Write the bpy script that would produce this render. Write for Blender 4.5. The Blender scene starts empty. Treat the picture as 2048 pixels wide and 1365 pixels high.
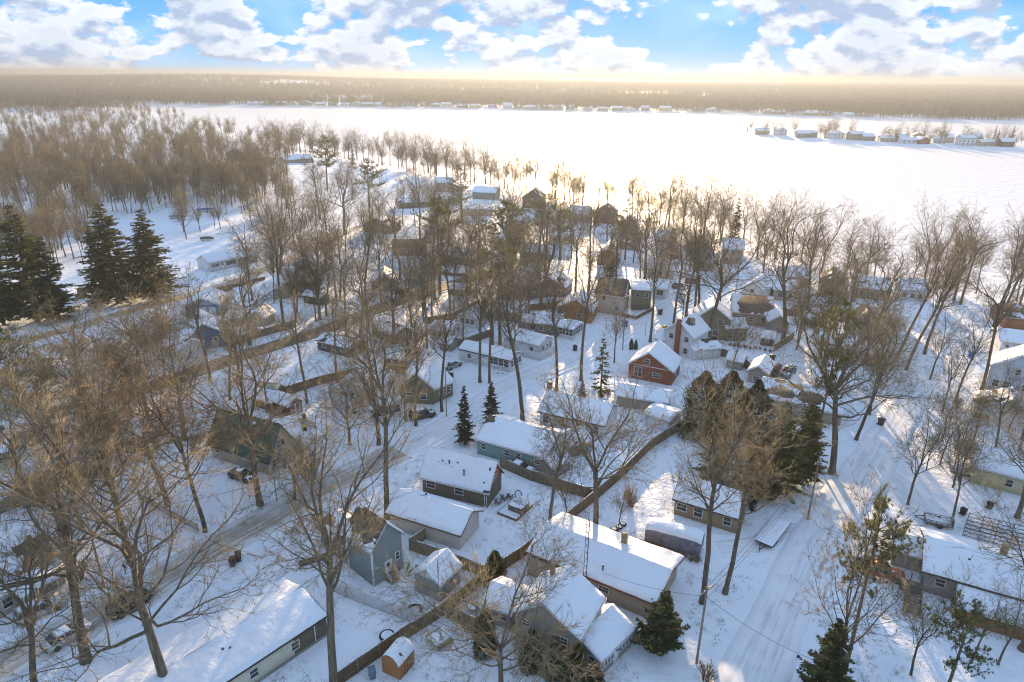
import bpy, math, random
import numpy as np
from mathutils import Vector, Matrix, Quaternion
random.seed(7)
rng = np.random.default_rng(11)
scene = bpy.context.scene
COL = scene.collection

# ------------------------------------------------------------------ camera
FPX = 1365.33; CAMH = 56.0; HORIZON_Y = 153.0; ROLL = math.radians(0.62)
PITCH = math.atan((682.5 - HORIZON_Y) / FPX)
_c, _s = math.cos(ROLL), math.sin(ROLL)
_dn = Vector((0, -math.sin(PITCH), -math.cos(PITCH)))
_fw = Vector((0, math.cos(PITCH), -math.sin(PITCH)))
_rt = Vector((_c, 0, 0)) - _s * _dn
_up = -(Vector((_s, 0, 0)) + _c * _dn)
cam_data = bpy.data.cameras.new('camera')
cam_data.sensor_width = 36.0; cam_data.lens = 24.0
cam_data.clip_start = 0.5; cam_data.clip_end = 40000
cam = bpy.data.objects.new('camera', cam_data); COL.objects.link(cam)
m = Matrix.Identity(4)
for i in range(3):
    m[i][0] = _rt[i]; m[i][1] = _up[i]; m[i][2] = -_fw[i]
m[2][3] = CAMH
cam.matrix_world = m
scene.camera = cam

# ------------------------------------------------------------------ light
SUN_AZ = math.radians(7.0); SUN_EL = math.radians(11.0)
sunvec = Vector((math.sin(SUN_AZ) * math.cos(SUN_EL), math.cos(SUN_AZ) * math.cos(SUN_EL), math.sin(SUN_EL)))
sd = bpy.data.lights.new('sun', 'SUN'); sd.energy = 5.0; sd.angle = math.radians(0.6); sd.color = (1.0, 0.70, 0.40)
sun = bpy.data.objects.new('sun', sd); COL.objects.link(sun)
sun.rotation_euler = sunvec.to_track_quat('Z', 'Y').to_euler()
sun.location = (60, 300, 120)

scene.view_settings.view_transform = 'Standard'
scene.view_settings.look = 'None'
scene.view_settings.gamma = 1.0
scene.view_settings.use_curve_mapping = False
scene.view_settings.exposure = 1.43
scene.cycles.use_denoising = True
scene.cycles.filter_width = 1.1
scene.cycles.adaptive_threshold = 0.006
scene.cycles.max_bounces = 6
scene.cycles.diffuse_bounces = 3
scene.cycles.glossy_bounces = 2
scene.cycles.volume_bounces = 0
scene.cycles.transparent_max_bounces = 8

world = bpy.data.worlds.new('World'); scene.world = world; world.use_nodes = True
def build_world():
    nt = world.node_tree; N = nt.nodes; L = nt.links; N.clear()
    out = N.new('ShaderNodeOutputWorld'); bg = N.new('ShaderNodeBackground')
    sky = N.new('ShaderNodeTexSky'); sky.sky_type = 'NISHITA'; sky.sun_disc = False
    sky.sun_elevation = SUN_EL; sky.sun_rotation = SUN_AZ
    sky.air_density = 1.0; sky.dust_density = 0.3; sky.ozone_density = 2.0
    tc = N.new('ShaderNodeTexCoord'); sep = N.new('ShaderNodeSeparateXYZ')
    L.new(tc.outputs['Generated'], sep.inputs[0])
    def math_(op, a, b=None, c=None, clamp=False):
        n = N.new('ShaderNodeMath'); n.operation = op; n.use_clamp = clamp
        for i, v in enumerate((a, b, c)):
            if v is None: continue
            if isinstance(v, (int, float)): n.inputs[i].default_value = v
            else: L.new(v, n.inputs[i])
        return n.outputs[0]
    def mix(f, a, b):
        n = N.new('ShaderNodeMix'); n.data_type = 'RGBA'
        for i, v in ((0, f), (6, a), (7, b)):
            if isinstance(v, (int, float)): n.inputs[i].default_value = v
            elif isinstance(v, tuple): n.inputs[i].default_value = v
            else: L.new(v, n.inputs[i])
        return n.outputs[2]
    z = sep.outputs['Z']
    el = math_('MAXIMUM', z, 0.0)
    # clear sky: the sky texture, pulled towards the clean winter blue seen all round the horizon
    bl = N.new('ShaderNodeValToRGB'); r = bl.color_ramp
    r.elements[0].position = 0.0; r.elements[0].color = (0.22, 0.40, 0.62, 1)
    r.elements[1].position = 1.0; r.elements[1].color = (0.075, 0.27, 0.62, 1)
    e = r.elements.new(0.035); e.color = (0.11, 0.32, 0.58, 1)
    e = r.elements.new(0.12); e.color = (0.052, 0.245, 0.54, 1)
    L.new(el, bl.inputs[0])
    skys = N.new('ShaderNodeVectorMath'); skys.operation = 'SCALE'; L.new(sky.outputs[0], skys.inputs[0]); skys.inputs['Scale'].default_value = 0.10
    clear = mix(0.97, skys.outputs[0], bl.outputs[0])
    # cumulus: billowing noise over the direction, squeezed vertically, lit from above
    mp = N.new('ShaderNodeMapping'); L.new(tc.outputs['Generated'], mp.inputs[0])
    mp.inputs['Scale'].default_value = (1, 1, 1.9); mp.inputs['Location'].default_value = (CLX, CLY, CLZ)
    def noise(vec, scale, detail, rough=0.55, dist=0.0):
        n = N.new('ShaderNodeTexNoise'); n.inputs['Scale'].default_value = scale
        n.inputs['Detail'].default_value = detail; n.inputs['Roughness'].default_value = rough; n.inputs['Distortion'].default_value = dist
        L.new(vec, n.inputs['Vector']); return n.outputs['Fac']
    def puff(vec, scale):
        n = N.new('ShaderNodeTexVoronoi'); n.feature = 'F1'; n.inputs['Scale'].default_value = scale
        L.new(vec, n.inputs['Vector']); return math_('SUBTRACT', 1.0, n.outputs['Distance'])
    def shifted(dz):
        if not dz: return mp.outputs[0]
        n = N.new('ShaderNodeVectorMath'); n.operation = 'ADD'; L.new(mp.outputs[0], n.inputs[0]); n.inputs[1].default_value = (0, 0, dz)
        return n.outputs[0]
    base = mp.outputs[0]
    def density(dz, det):
        v = shifted(dz)
        d = math_('MULTIPLY', noise(v, 8.0, 2, 0.5), 1.15)
        d = math_('ADD', d, math_('MULTIPLY', noise(v, 27.0, det, 0.60), 0.52))
        return math_('ADD', d, math_('MULTIPLY', puff(v, 40.0), 0.16))
    dens = density(0, 8)
    hz = math_('MULTIPLY', math_('SUBTRACT', 0.09, el), 0.5)
    dens = math_('ADD', dens, math_('MAXIMUM', hz, 0.0))
    mask = N.new('ShaderNodeMapRange'); mask.interpolation_type = 'SMOOTHSTEP'
    L.new(dens, mask.inputs[0]); mask.inputs[1].default_value = COV; mask.inputs[2].default_value = COV + 0.06
    # self-shading: more cloud overhead means a darker underside, thick middles are greyer than the lit rims
    sh = N.new('ShaderNodeMapRange'); L.new(math_('SUBTRACT', dens, density(0.026, 4)), sh.inputs[0])
    sh.inputs[1].default_value = -0.07; sh.inputs[2].default_value = 0.06
    body = N.new('ShaderNodeMapRange'); L.new(dens, body.inputs[0]); body.inputs[1].default_value = COV + 0.03; body.inputs[2].default_value = COV + 0.26
    body.inputs[3].default_value = 1.0; body.inputs[4].default_value = 0.62
    shade = math_('MULTIPLY', sh.outputs[0], body.outputs[0])
    shade = math_('MULTIPLY_ADD', shade, 0.85, 0.15)
    ccol = mix(shade, (0.19, 0.27, 0.42, 1), (0.54, 0.57, 0.61, 1))
    veil = N.new('ShaderNodeMapRange'); L.new(noise(base, 5.0, 3, 0.6), veil.inputs[0]); veil.inputs[1].default_value = 0.5; veil.inputs[2].default_value = 0.8
    veil.inputs[4].default_value = 0.5
    clear2 = mix(veil.outputs[0], clear, (0.50, 0.64, 0.84, 1))
    full = mix(mask.outputs[0], clear2, ccol)
    L.new(full, bg.inputs['Color']); bg.inputs['Strength'].default_value = 0.70
    L.new(bg.outputs[0], out.inputs['Surface'])
CLX, CLY, CLZ = 1.35, 0.8, 0.1; COV = 0.875
build_world()

# ------------------------------------------------------------------ helpers
def vhash(ix, iy, seed):
    n = (ix.astype(np.int64) * 374761393 + iy.astype(np.int64) * 668265263 + seed * 974634777) & 0x7fffffff
    n = ((n ^ (n >> 13)) * 1274126177) & 0x7fffffff
    n = (n ^ (n >> 16)) & 0xffffff
    return n / float(0xffffff)
def vnoise(x, y, seed=0):
    x = np.asarray(x, float); y = np.asarray(y, float)
    ix = np.floor(x); iy = np.floor(y); fx = x - ix; fy = y - iy
    fx = fx * fx * (3 - 2 * fx); fy = fy * fy * (3 - 2 * fy)
    a = vhash(ix, iy, seed); b = vhash(ix + 1, iy, seed); c = vhash(ix, iy + 1, seed); d = vhash(ix + 1, iy + 1, seed)
    return (a * (1 - fx) + b * fx) * (1 - fy) + (c * (1 - fx) + d * fx) * fy
def fbm(x, y, seed=0, octs=4):
    v = 0; amp = 0.5; t = 0
    for o in range(octs):
        v = v + amp * vnoise(np.asarray(x) * 2 ** o, np.asarray(y) * 2 ** o, seed + o); t += amp; amp *= 0.5
    return v / t
def smooth(a, b, x):
    t = np.clip((x - a) / (b - a), 0, 1); return t * t * (3 - 2 * t)

def raydir(px, py):
    u = px - 1024; v = py - 682.5
    u, v = _c * u + _s * v, -_s * u + _c * v
    return np.array([u / FPX, math.cos(PITCH) - v / FPX * math.sin(PITCH), -math.sin(PITCH) - v / FPX * math.cos(PITCH)])
def flat(px, py, z=0.0):
    d = raydir(px, py); t = (z - CAMH) / d[2]; return d[:2] * t

LAKE_Z = -1.5
def pts(z, *pp): return np.array([flat(x, y, z) for x, y in pp])
SHORE_NEAR = pts(LAKE_Z, (2300, 640), (2048, 598), (1900, 572), (1750, 548), (1600, 520), (1450, 482), (1300, 440), (1150, 402),
                 (1000, 372), (850, 343), (740, 323), (660, 312), (600, 303), (540, 290), (480, 268), (400, 244), (330, 229), (250, 219), (170, 212.5))
SHORE_FAR = pts(LAKE_Z, (170, 211.5), (330, 213), (480, 215), (600, 215), (800, 217), (1000, 221), (1200, 225), (1400, 227), (1500, 231), (1620, 235),
                (1760, 239), (1900, 245), (2048, 249), (2300, 257), (2700, 270))
LAKE = np.vstack([SHORE_NEAR, SHORE_FAR, flat(3600, 420, LAKE_Z)[None]])
PEN = pts(LAKE_Z, (1488, 270), (1560, 277), (1640, 285), (1760, 291), (1900, 297), (2048, 303), (2300, 312), (2300, 296), (2048, 289), (1900, 284), (1760, 279), (1640, 274), (1560, 269))

def poly_sd(P, x, y):
    """signed distance to polygon, positive inside"""
    x = np.asarray(x, float); y = np.asarray(y, float)
    best = np.full(x.shape, 1e18); inside = np.zeros(x.shape, bool)
    n = len(P)
    for i in range(n):
        ax, ay = P[i]; bx, by = P[(i + 1) % n]
        ex, ey = bx - ax, by - ay
        t = np.clip(((x - ax) * ex + (y - ay) * ey) / (ex * ex + ey * ey + 1e-9), 0, 1)
        d = (x - ax - t * ex) ** 2 + (y - ay - t * ey) ** 2
        best = np.minimum(best, d)
        cond = ((ay > y) != (by > y))
        xi = ax + (y - ay) / (by - ay + 1e-12) * ex
        inside ^= cond & (x < xi)
    return np.where(inside, 1, -1) * np.sqrt(best)

HILL = flat(455, 335, 3.0)
def height(x, y):
    x = np.asarray(x, float); y = np.asarray(y, float)
    sd = np.minimum(poly_sd(LAKE, x, y), -poly_sd(PEN, x, y))       # >0 on the ice
    land = -sd
    h = -1.5 + 1.5 * smooth(0, 22, land)
    h = np.where(land < 0, -1.5 - 1.6 * smooth(0, 8, -land), h)
    onland = smooth(0, 40, land)
    r2 = ((x - HILL[0]) / 75) ** 2 + ((y - HILL[1]) / 80) ** 2
    h = h + 6.5 * np.exp(-r2) * onland
    h = h + 0.5 * (fbm(x / 45, y / 45, 5, 2) - 0.5) * onland * smooth(40, 110, np.hypot(x, y))
    far = smooth(1500, 2600, y + 0.15 * np.abs(x)) * onland
    hills = 20 * smooth(1500, 4800, y) * (0.35 + 0.9 * fbm(x / 1400 + 3.1, y / 1400, 9, 3))
    hump = 24 * np.exp(-(((x + 1350) / 800) ** 2 + ((y - 3300) / 900) ** 2))
    return h + far * (hills + hump)
def hgt(x, y): return float(height(np.array([x]), np.array([y]))[0])
def P(px, py):
    """ground point seen at a photograph pixel"""
    z = 0.0
    for _ in range(6):
        g = flat(px, py, z); z = hgt(*g)
    return np.array([g[0], g[1], z])
def project(p):
    d = np.array(p, float) - np.array([0, 0, CAMH])
    cx = d @ np.array(_rt); cy = -(d @ np.array(_up)); cz = d @ np.array(_fw)
    return 1024 + FPX * cx / cz, 682.5 + FPX * cy / cz
def tall(base, top_y):
    """height in metres of an upright thing standing at base whose top is seen at photograph row top_y"""
    lo, hi = 0.0, 60.0
    for _ in range(30):
        mid = (lo + hi) / 2
        if project((base[0], base[1], base[2] + mid))[1] > top_y: lo = mid
        else: hi = mid
    return lo

# ------------------------------------------------------------------ materials
MATS = {}
def nodes_of(name):
    mt = bpy.data.materials.new(name); mt.use_nodes = True
    nt = mt.node_tree; b = nt.nodes['Principled BSDF']
    return mt, nt, b
def lnk(nt, a, b): nt.links.new(a, b)
def mat(name, col, rough=0.7, var=0.12, scale=3.0, bump=0.0, bscale=20.0, metal=0.0, spec=0.3, rand=0.0, col2=None, stretch=None, edge=None):
    """colour with a noise mottling, fine relief and optional per-object variation"""
    if name in MATS: return MATS[name]
    mt, nt, b = nodes_of(name); N = nt.nodes
    b.inputs['Roughness'].default_value = rough; b.inputs['Metallic'].default_value = metal
    b.inputs['Specular IOR Level'].default_value = spec
    tc = N.new('ShaderNodeTexCoord'); vec = tc.outputs['Object']
    if stretch:
        mp = N.new('ShaderNodeMapping'); mp.inputs['Scale'].default_value = stretch; lnk(nt, vec, mp.inputs[0]); vec = mp.outputs[0]
    nz = N.new('ShaderNodeTexNoise'); nz.inputs['Scale'].default_value = scale; nz.inputs['Detail'].default_value = 5; lnk(nt, vec, nz.inputs['Vector'])
    rp = N.new('ShaderNodeMapRange'); lnk(nt, nz.outputs['Fac'], rp.inputs[0]); rp.inputs[1].default_value = 0.3; rp.inputs[2].default_value = 0.7
    if edge: rp.inputs[1].default_value, rp.inputs[2].default_value = edge
    mx = N.new('ShaderNodeMix'); mx.data_type = 'RGBA'; lnk(nt, rp.outputs[0], mx.inputs[0])
    c2 = col2 or tuple(c * (1 - 2 * var) for c in col); c1 = tuple(min(1, c * (1 + var)) for c in col) if not col2 else col
    mx.inputs[6].default_value = (*c2, 1); mx.inputs[7].default_value = (*c1, 1)
    res = mx.outputs[2]
    if rand:
        oi = N.new('ShaderNodeObjectInfo'); hs = N.new('ShaderNodeHueSaturation')
        mr = N.new('ShaderNodeMapRange'); lnk(nt, oi.outputs['Random'], mr.inputs[0]); mr.inputs[3].default_value = 1 - rand; mr.inputs[4].default_value = 1 + rand
        lnk(nt, mr.outputs[0], hs.inputs['Value']); lnk(nt, res, hs.inputs['Color']); res = hs.outputs[0]
    lnk(nt, res, b.inputs['Base Color'])
    if bump:
        n2 = N.new('ShaderNodeTexNoise'); n2.inputs['Scale'].default_value = bscale; n2.inputs['Detail'].default_value = 4; lnk(nt, vec, n2.inputs['Vector'])
        bp = N.new('ShaderNodeBump'); bp.inputs['Strength'].default_value = bump; bp.inputs['Distance'].default_value = 0.05
        lnk(nt, n2.outputs['Fac'], bp.inputs['Height']); lnk(nt, bp.outputs[0], b.inputs['Normal'])
    MATS[name] = mt; return mt
def lined(name, col, axis=2, period=0.16, depth=0.25, rough=0.6, dark=0.72, var=0.05, rand=0.0):
    """boards or courses: narrow shadow lines every period along one axis of the object"""
    if name in MATS: return MATS[name]
    mt, nt, b = nodes_of(name); N = nt.nodes
    b.inputs['Roughness'].default_value = rough; b.inputs['Specular IOR Level'].default_value = 0.3
    tc = N.new('ShaderNodeTexCoord'); sp = N.new('ShaderNodeSeparateXYZ'); lnk(nt, tc.outputs['Object'], sp.inputs[0])
    src = sp.outputs[axis]
    if axis == 3: pass
    md = N.new('ShaderNodeMath'); md.operation = 'FRACT'; dv = N.new('ShaderNodeMath'); dv.operation = 'DIVIDE'; dv.inputs[1].default_value = period
    if axis == 0:   # vertical boards on walls in any direction: use x+y
        ad = N.new('ShaderNodeMath'); ad.operation = 'ADD'; lnk(nt, sp.outputs[0], ad.inputs[0]); lnk(nt, sp.outputs[1], ad.inputs[1]); src = ad.outputs[0]
    lnk(nt, src, dv.inputs[0]); lnk(nt, dv.outputs[0], md.inputs[0])
    cr = N.new('ShaderNodeValToRGB'); e = cr.color_ramp.elements; e[0].position = 0.0; e[0].color = (dark, dark, dark, 1); e[1].position = 0.22; e[1].color = (1, 1, 1, 1)
    lnk(nt, md.outputs[0], cr.inputs[0])
    nz = N.new('ShaderNodeTexNoise'); nz.inputs['Scale'].default_value = 1.3; nz.inputs['Detail'].default_value = 6; lnk(nt, tc.outputs['Object'], nz.inputs['Vector'])
    mr = N.new('ShaderNodeMapRange'); lnk(nt, nz.outputs['Fac'], mr.inputs[0]); mr.inputs[1].default_value = 0.3; mr.inputs[2].default_value = 0.7; mr.inputs[3].default_value = 1 - 2.2 * var; mr.inputs[4].default_value = 1 + var
    m1 = N.new('ShaderNodeMix'); m1.data_type = 'RGBA'; m1.blend_type = 'MULTIPLY'; m1.inputs[0].default_value = 1; m1.inputs[6].default_value = (*col, 1); lnk(nt, cr.outputs[0], m1.inputs[7])
    m2 = N.new('ShaderNodeVectorMath'); m2.operation = 'SCALE'; lnk(nt, m1.outputs[2], m2.inputs[0]); lnk(nt, mr.outputs[0], m2.inputs['Scale'])
    res = m2.outputs[0]
    if rand:
        oi = N.new('ShaderNodeObjectInfo'); hs = N.new('ShaderNodeHueSaturation'); mq = N.new('ShaderNodeMapRange'); lnk(nt, oi.outputs['Random'], mq.inputs[0])
        mq.inputs[3].default_value = 1 - rand; mq.inputs[4].default_value = 1 + rand; lnk(nt, mq.outputs[0], hs.inputs['Value']); lnk(nt, res, hs.inputs['Color']); res = hs.outputs[0]
    lnk(nt, res, b.inputs['Base Color'])
    bp = N.new('ShaderNodeBump'); bp.inputs['Strength'].default_value = depth; bp.inputs['Distance'].default_value = 0.03
    lnk(nt, md.outputs[0], bp.inputs['Height']); lnk(nt, bp.outputs[0], b.inputs['Normal'])
    MATS[name] = mt; return mt

def snow_mat(name, litter=0.0, streak=False, spec=0.25, rough=0.6, col=(0.86, 0.895, 0.94)):
    if name in MATS: return MATS[name]
    mt, nt, b = nodes_of(name); N = nt.nodes
    b.inputs['Roughness'].default_value = rough; b.inputs['Specular IOR Level'].default_value = spec
    geo = N.new('ShaderNodeNewGeometry'); pos = geo.outputs['Position']
    nz = N.new('ShaderNodeTexNoise'); nz.inputs['Scale'].default_value = 0.35; nz.inputs['Detail'].default_value = 6; lnk(nt, pos, nz.inputs['Vector'])
    mx = N.new('ShaderNodeMix'); mx.data_type = 'RGBA'; lnk(nt, nz.outputs['Fac'], mx.inputs[0])
    mx.inputs[6].default_value = (*(c * 0.93 for c in col), 1); mx.inputs[7].default_value = (*col, 1)
    res = mx.outputs[2]
    if litter:
        n2 = N.new('ShaderNodeTexNoise'); n2.inputs['Scale'].default_value = 0.22; n2.inputs['Detail'].default_value = 3; lnk(nt, pos, n2.inputs['Vector'])
        n3 = N.new('ShaderNodeTexNoise'); n3.inputs['Scale'].default_value = 3.4; n3.inputs['Detail'].default_value = 5; n3.inputs['Roughness'].default_value = 0.7; lnk(nt, pos, n3.inputs['Vector'])
        ad = N.new('ShaderNodeMath'); ad.operation = 'ADD'; lnk(nt, n2.outputs['Fac'], ad.inputs[0]); lnk(nt, n3.outputs['Fac'], ad.inputs[1])
        mr = N.new('ShaderNodeMapRange'); lnk(nt, ad.outputs[0], mr.inputs[0]); mr.inputs[1].default_value = 1.30 - litter; mr.inputs[2].default_value = 1.42 - litter; mr.inputs[4].default_value = 0.8
        m2 = N.new('ShaderNodeMix'); m2.data_type = 'RGBA'; lnk(nt, mr.outputs[0], m2.inputs[0]); lnk(nt, res, m2.inputs[6]); m2.inputs[7].default_value = (0.20, 0.15, 0.10, 1)
        res = m2.outputs[2]
    if streak:
        mp = N.new('ShaderNodeMapping'); mp.inputs['Scale'].default_value = (0.006, 0.035, 1); mp.inputs['Rotation'].default_value = (0, 0, math.radians(-12)); lnk(nt, pos, mp.inputs[0])
        n4 = N.new('ShaderNodeTexNoise'); n4.inputs['Scale'].default_value = 1.0; n4.inputs['Detail'].default_value = 8; n4.inputs['Roughness'].default_value = 0.65; lnk(nt, mp.outputs[0], n4.inputs['Vector'])
        mr = N.new('ShaderNodeMapRange'); lnk(nt, n4.outputs['Fac'], mr.inputs[0]); mr.inputs[1].default_value = 0.56; mr.inputs[2].default_value = 0.78; mr.inputs[4].default_value = 0.45
        m3 = N.new('ShaderNodeMix'); m3.data_type = 'RGBA'; lnk(nt, mr.outputs[0], m3.inputs[0]); lnk(nt, res, m3.inputs[6]); m3.inputs[7].default_value = (0.62, 0.64, 0.66, 1)
        res = m3.outputs[2]
    lnk(nt, res, b.inputs['Base Color'])
    nb = N.new('ShaderNodeTexNoise'); nb.inputs['Scale'].default_value = 1.1; nb.inputs['Detail'].default_value = 8; nb.inputs['Roughness'].default_value = 0.62; lnk(nt, pos, nb.inputs['Vector'])
    bp = N.new('ShaderNodeBump'); bp.inputs['Strength'].default_value = 0.7; bp.inputs['Distance'].default_value = 0.30
    nb2 = N.new('ShaderNodeTexNoise'); nb2.inputs['Scale'].default_value = 0.22; nb2.inputs['Detail'].default_value = 3; lnk(nt, pos, nb2.inputs['Vector'])
    hs = N.new('ShaderNodeMath'); hs.operation = 'MULTIPLY_ADD'; lnk(nt, nb2.outputs['Fac'], hs.inputs[0]); hs.inputs[1].default_value = 3.0; lnk(nt, nb.outputs['Fac'], hs.inputs[2])
    lnk(nt, hs.outputs[0], bp.inputs['Height']); lnk(nt, bp.outputs[0], b.inputs['Normal'])
    MATS[name] = mt; return mt

SNOW = snow_mat('snow_ground', litter=0.06)
SNOW_ROOF = snow_mat('snow_roof')
SNOW_LAKE = snow_mat('snow_lake', streak=True, spec=0.6, rough=0.5, col=(0.90, 0.885, 0.86))
BARK = mat('bark', (0.155, 0.125, 0.085), 0.9, scale=2.5, var=0.3, bump=0.6, bscale=9, rand=0.25, stretch=(3, 3, 0.5))
TWIG = mat('twig', (0.265, 0.205, 0.115), 0.85, scale=0.6, var=0.25, rand=0.22)
NEEDLE = mat('needle', (0.060, 0.085, 0.030), 0.75, scale=1.2, var=0.4, rand=0.2)
NEEDLE2 = mat('needle_pine', (0.155, 0.160, 0.050), 0.75, scale=1.0, var=0.35, rand=0.2)
def see_through(mt, amount):
    nt = mt.node_tree; N = nt.nodes; b = N['Principled BSDF']; out = N['Material Output']
    tr = N.new('ShaderNodeBsdfTranslucent'); mx = N.new('ShaderNodeMixShader'); mx.inputs[0].default_value = amount
    src = b.inputs['Base Color'].links[0].from_socket; lnk(nt, src, tr.inputs['Color']); lnk(nt, b.outputs[0], mx.inputs[1]); lnk(nt, tr.outputs[0], mx.inputs[2]); lnk(nt, mx.outputs[0], out.inputs['Surface'])
see_through(NEEDLE, 0.35); see_through(NEEDLE2, 0.45)
LEAF = mat('dead_leaf', (0.30, 0.15, 0.07), 0.8, scale=2.0, var=0.35)
GLASS = mat('window_glass', (0.035, 0.04, 0.05), 0.08, var=0.2, spec=0.6)
WHITE = mat('white_trim', (0.74, 0.74, 0.73), 0.5, var=0.04)
DARKTRIM = mat('dark_trim', (0.06, 0.055, 0.05), 0.6, var=0.1)
SHINGLE = mat('shingle', (0.11, 0.10, 0.09), 0.9, scale=6, var=0.3, bump=0.5, bscale=14)
SHINGLE_BR = mat('shingle_brown', (0.15, 0.125, 0.10), 0.9, scale=6, var=0.3, bump=0.5, bscale=14)
METAL_GREEN = lined('metal_roof_green', (0.03, 0.115, 0.085), axis=0, period=0.42, depth=0.6, rough=0.4, dark=0.6)
BRICK = mat('brick_red', (0.30, 0.095, 0.055), 0.85, scale=9, var=0.25, bump=0.4, bscale=25)
BRICK_TAN = mat('brick_tan', (0.36, 0.26, 0.15), 0.85, scale=9, var=0.25, bump=0.4, bscale=25)
WOOD = lined('wood_brown', (0.20, 0.135, 0.075), axis=0, period=0.15, depth=0.5, dark=0.5, var=0.15, rand=0.25)
POSTWOOD = mat('post_wood', (0.30, 0.23, 0.15), 0.8, var=0.2)
WOOD_GREY = lined('wood_grey', (0.24, 0.195, 0.14), axis=0, period=0.15, depth=0.5, dark=0.5, var=0.15, rand=0.2)
WOOD_TAN = lined('wood_tan', (0.33, 0.25, 0.16), axis=0, period=0.15, depth=0.5, dark=0.6, var=0.12)
VINYL = lined('vinyl_white', (0.70, 0.72, 0.72), axis=0, period=0.18, depth=0.3, dark=0.8, var=0.04)
METAL = mat('metal', (0.20, 0.20, 0.20), 0.4, metal=0.8, var=0.1)
BLACK = mat('black_rubber', (0.02, 0.02, 0.02), 0.8, var=0.2)
WALLS = {k: lined('siding_' + k, c, axis=2, period=0.17) for k, c in dict(
    cream=(0.66, 0.60, 0.46), white=(0.72, 0.73, 0.73), grey=(0.27, 0.31, 0.30), brown=(0.16, 0.13, 0.085), teal=(0.20, 0.34, 0.34),
    tan=(0.42, 0.34, 0.25), beige=(0.48, 0.43, 0.35), taupe=(0.34, 0.31, 0.26), olive=(0.20, 0.19, 0.125), blue=(0.13, 0.22, 0.34),
    skyblue=(0.42, 0.50, 0.60), orange=(0.40, 0.16, 0.055), red=(0.27, 0.075, 0.05), barnred=(0.15, 0.045, 0.035), pink=(0.55, 0.46, 0.40),
    yellow=(0.62, 0.53, 0.31), dark=(0.10, 0.085, 0.065), shedorange=(0.42, 0.185, 0.06), rust=(0.36, 0.15, 0.06), stone=(0.30, 0.28, 0.25)).items()}
WALLS['brick'] = BRICK; WALLS['bricktan'] = BRICK_TAN
WALLS['pole'] = lined('siding_pole', (0.62, 0.60, 0.53), axis=0, period=0.3, depth=0.3, dark=0.82)
WALLS['logs'] = lined('siding_logs', (0.17, 0.11, 0.06), axis=2, period=0.28, depth=0.7, dark=0.4)

# ------------------------------------------------------------------ mesh building
def mesh_np(name, V, F, mat_=None, smooth_=False):
    """V (n,3), F list of arrays (k,3|4)"""
    me = bpy.data.meshes.new(name); V = np.asarray(V, np.float32)
    me.vertices.add(len(V)); me.vertices.foreach_set('co', V.ravel())
    Fs = [np.asarray(f, np.int32) for f in F if len(f)]
    loops = np.concatenate([f.ravel() for f in Fs]); sizes = np.concatenate([np.full(len(f), f.shape[1], np.int32) for f in Fs])
    starts = np.concatenate([[0], np.cumsum(sizes)[:-1]]).astype(np.int32)
    me.loops.add(len(loops)); me.loops.foreach_set('vertex_index', loops)
    me.polygons.add(len(sizes)); me.polygons.foreach_set('loop_start', starts); me.polygons.foreach_set('loop_total', sizes)
    if smooth_: me.polygons.foreach_set('use_smooth', np.ones(len(sizes), bool))
    me.update(calc_edges=True); me.validate()
    if mat_: me.materials.append(mat_)
    return me
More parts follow.
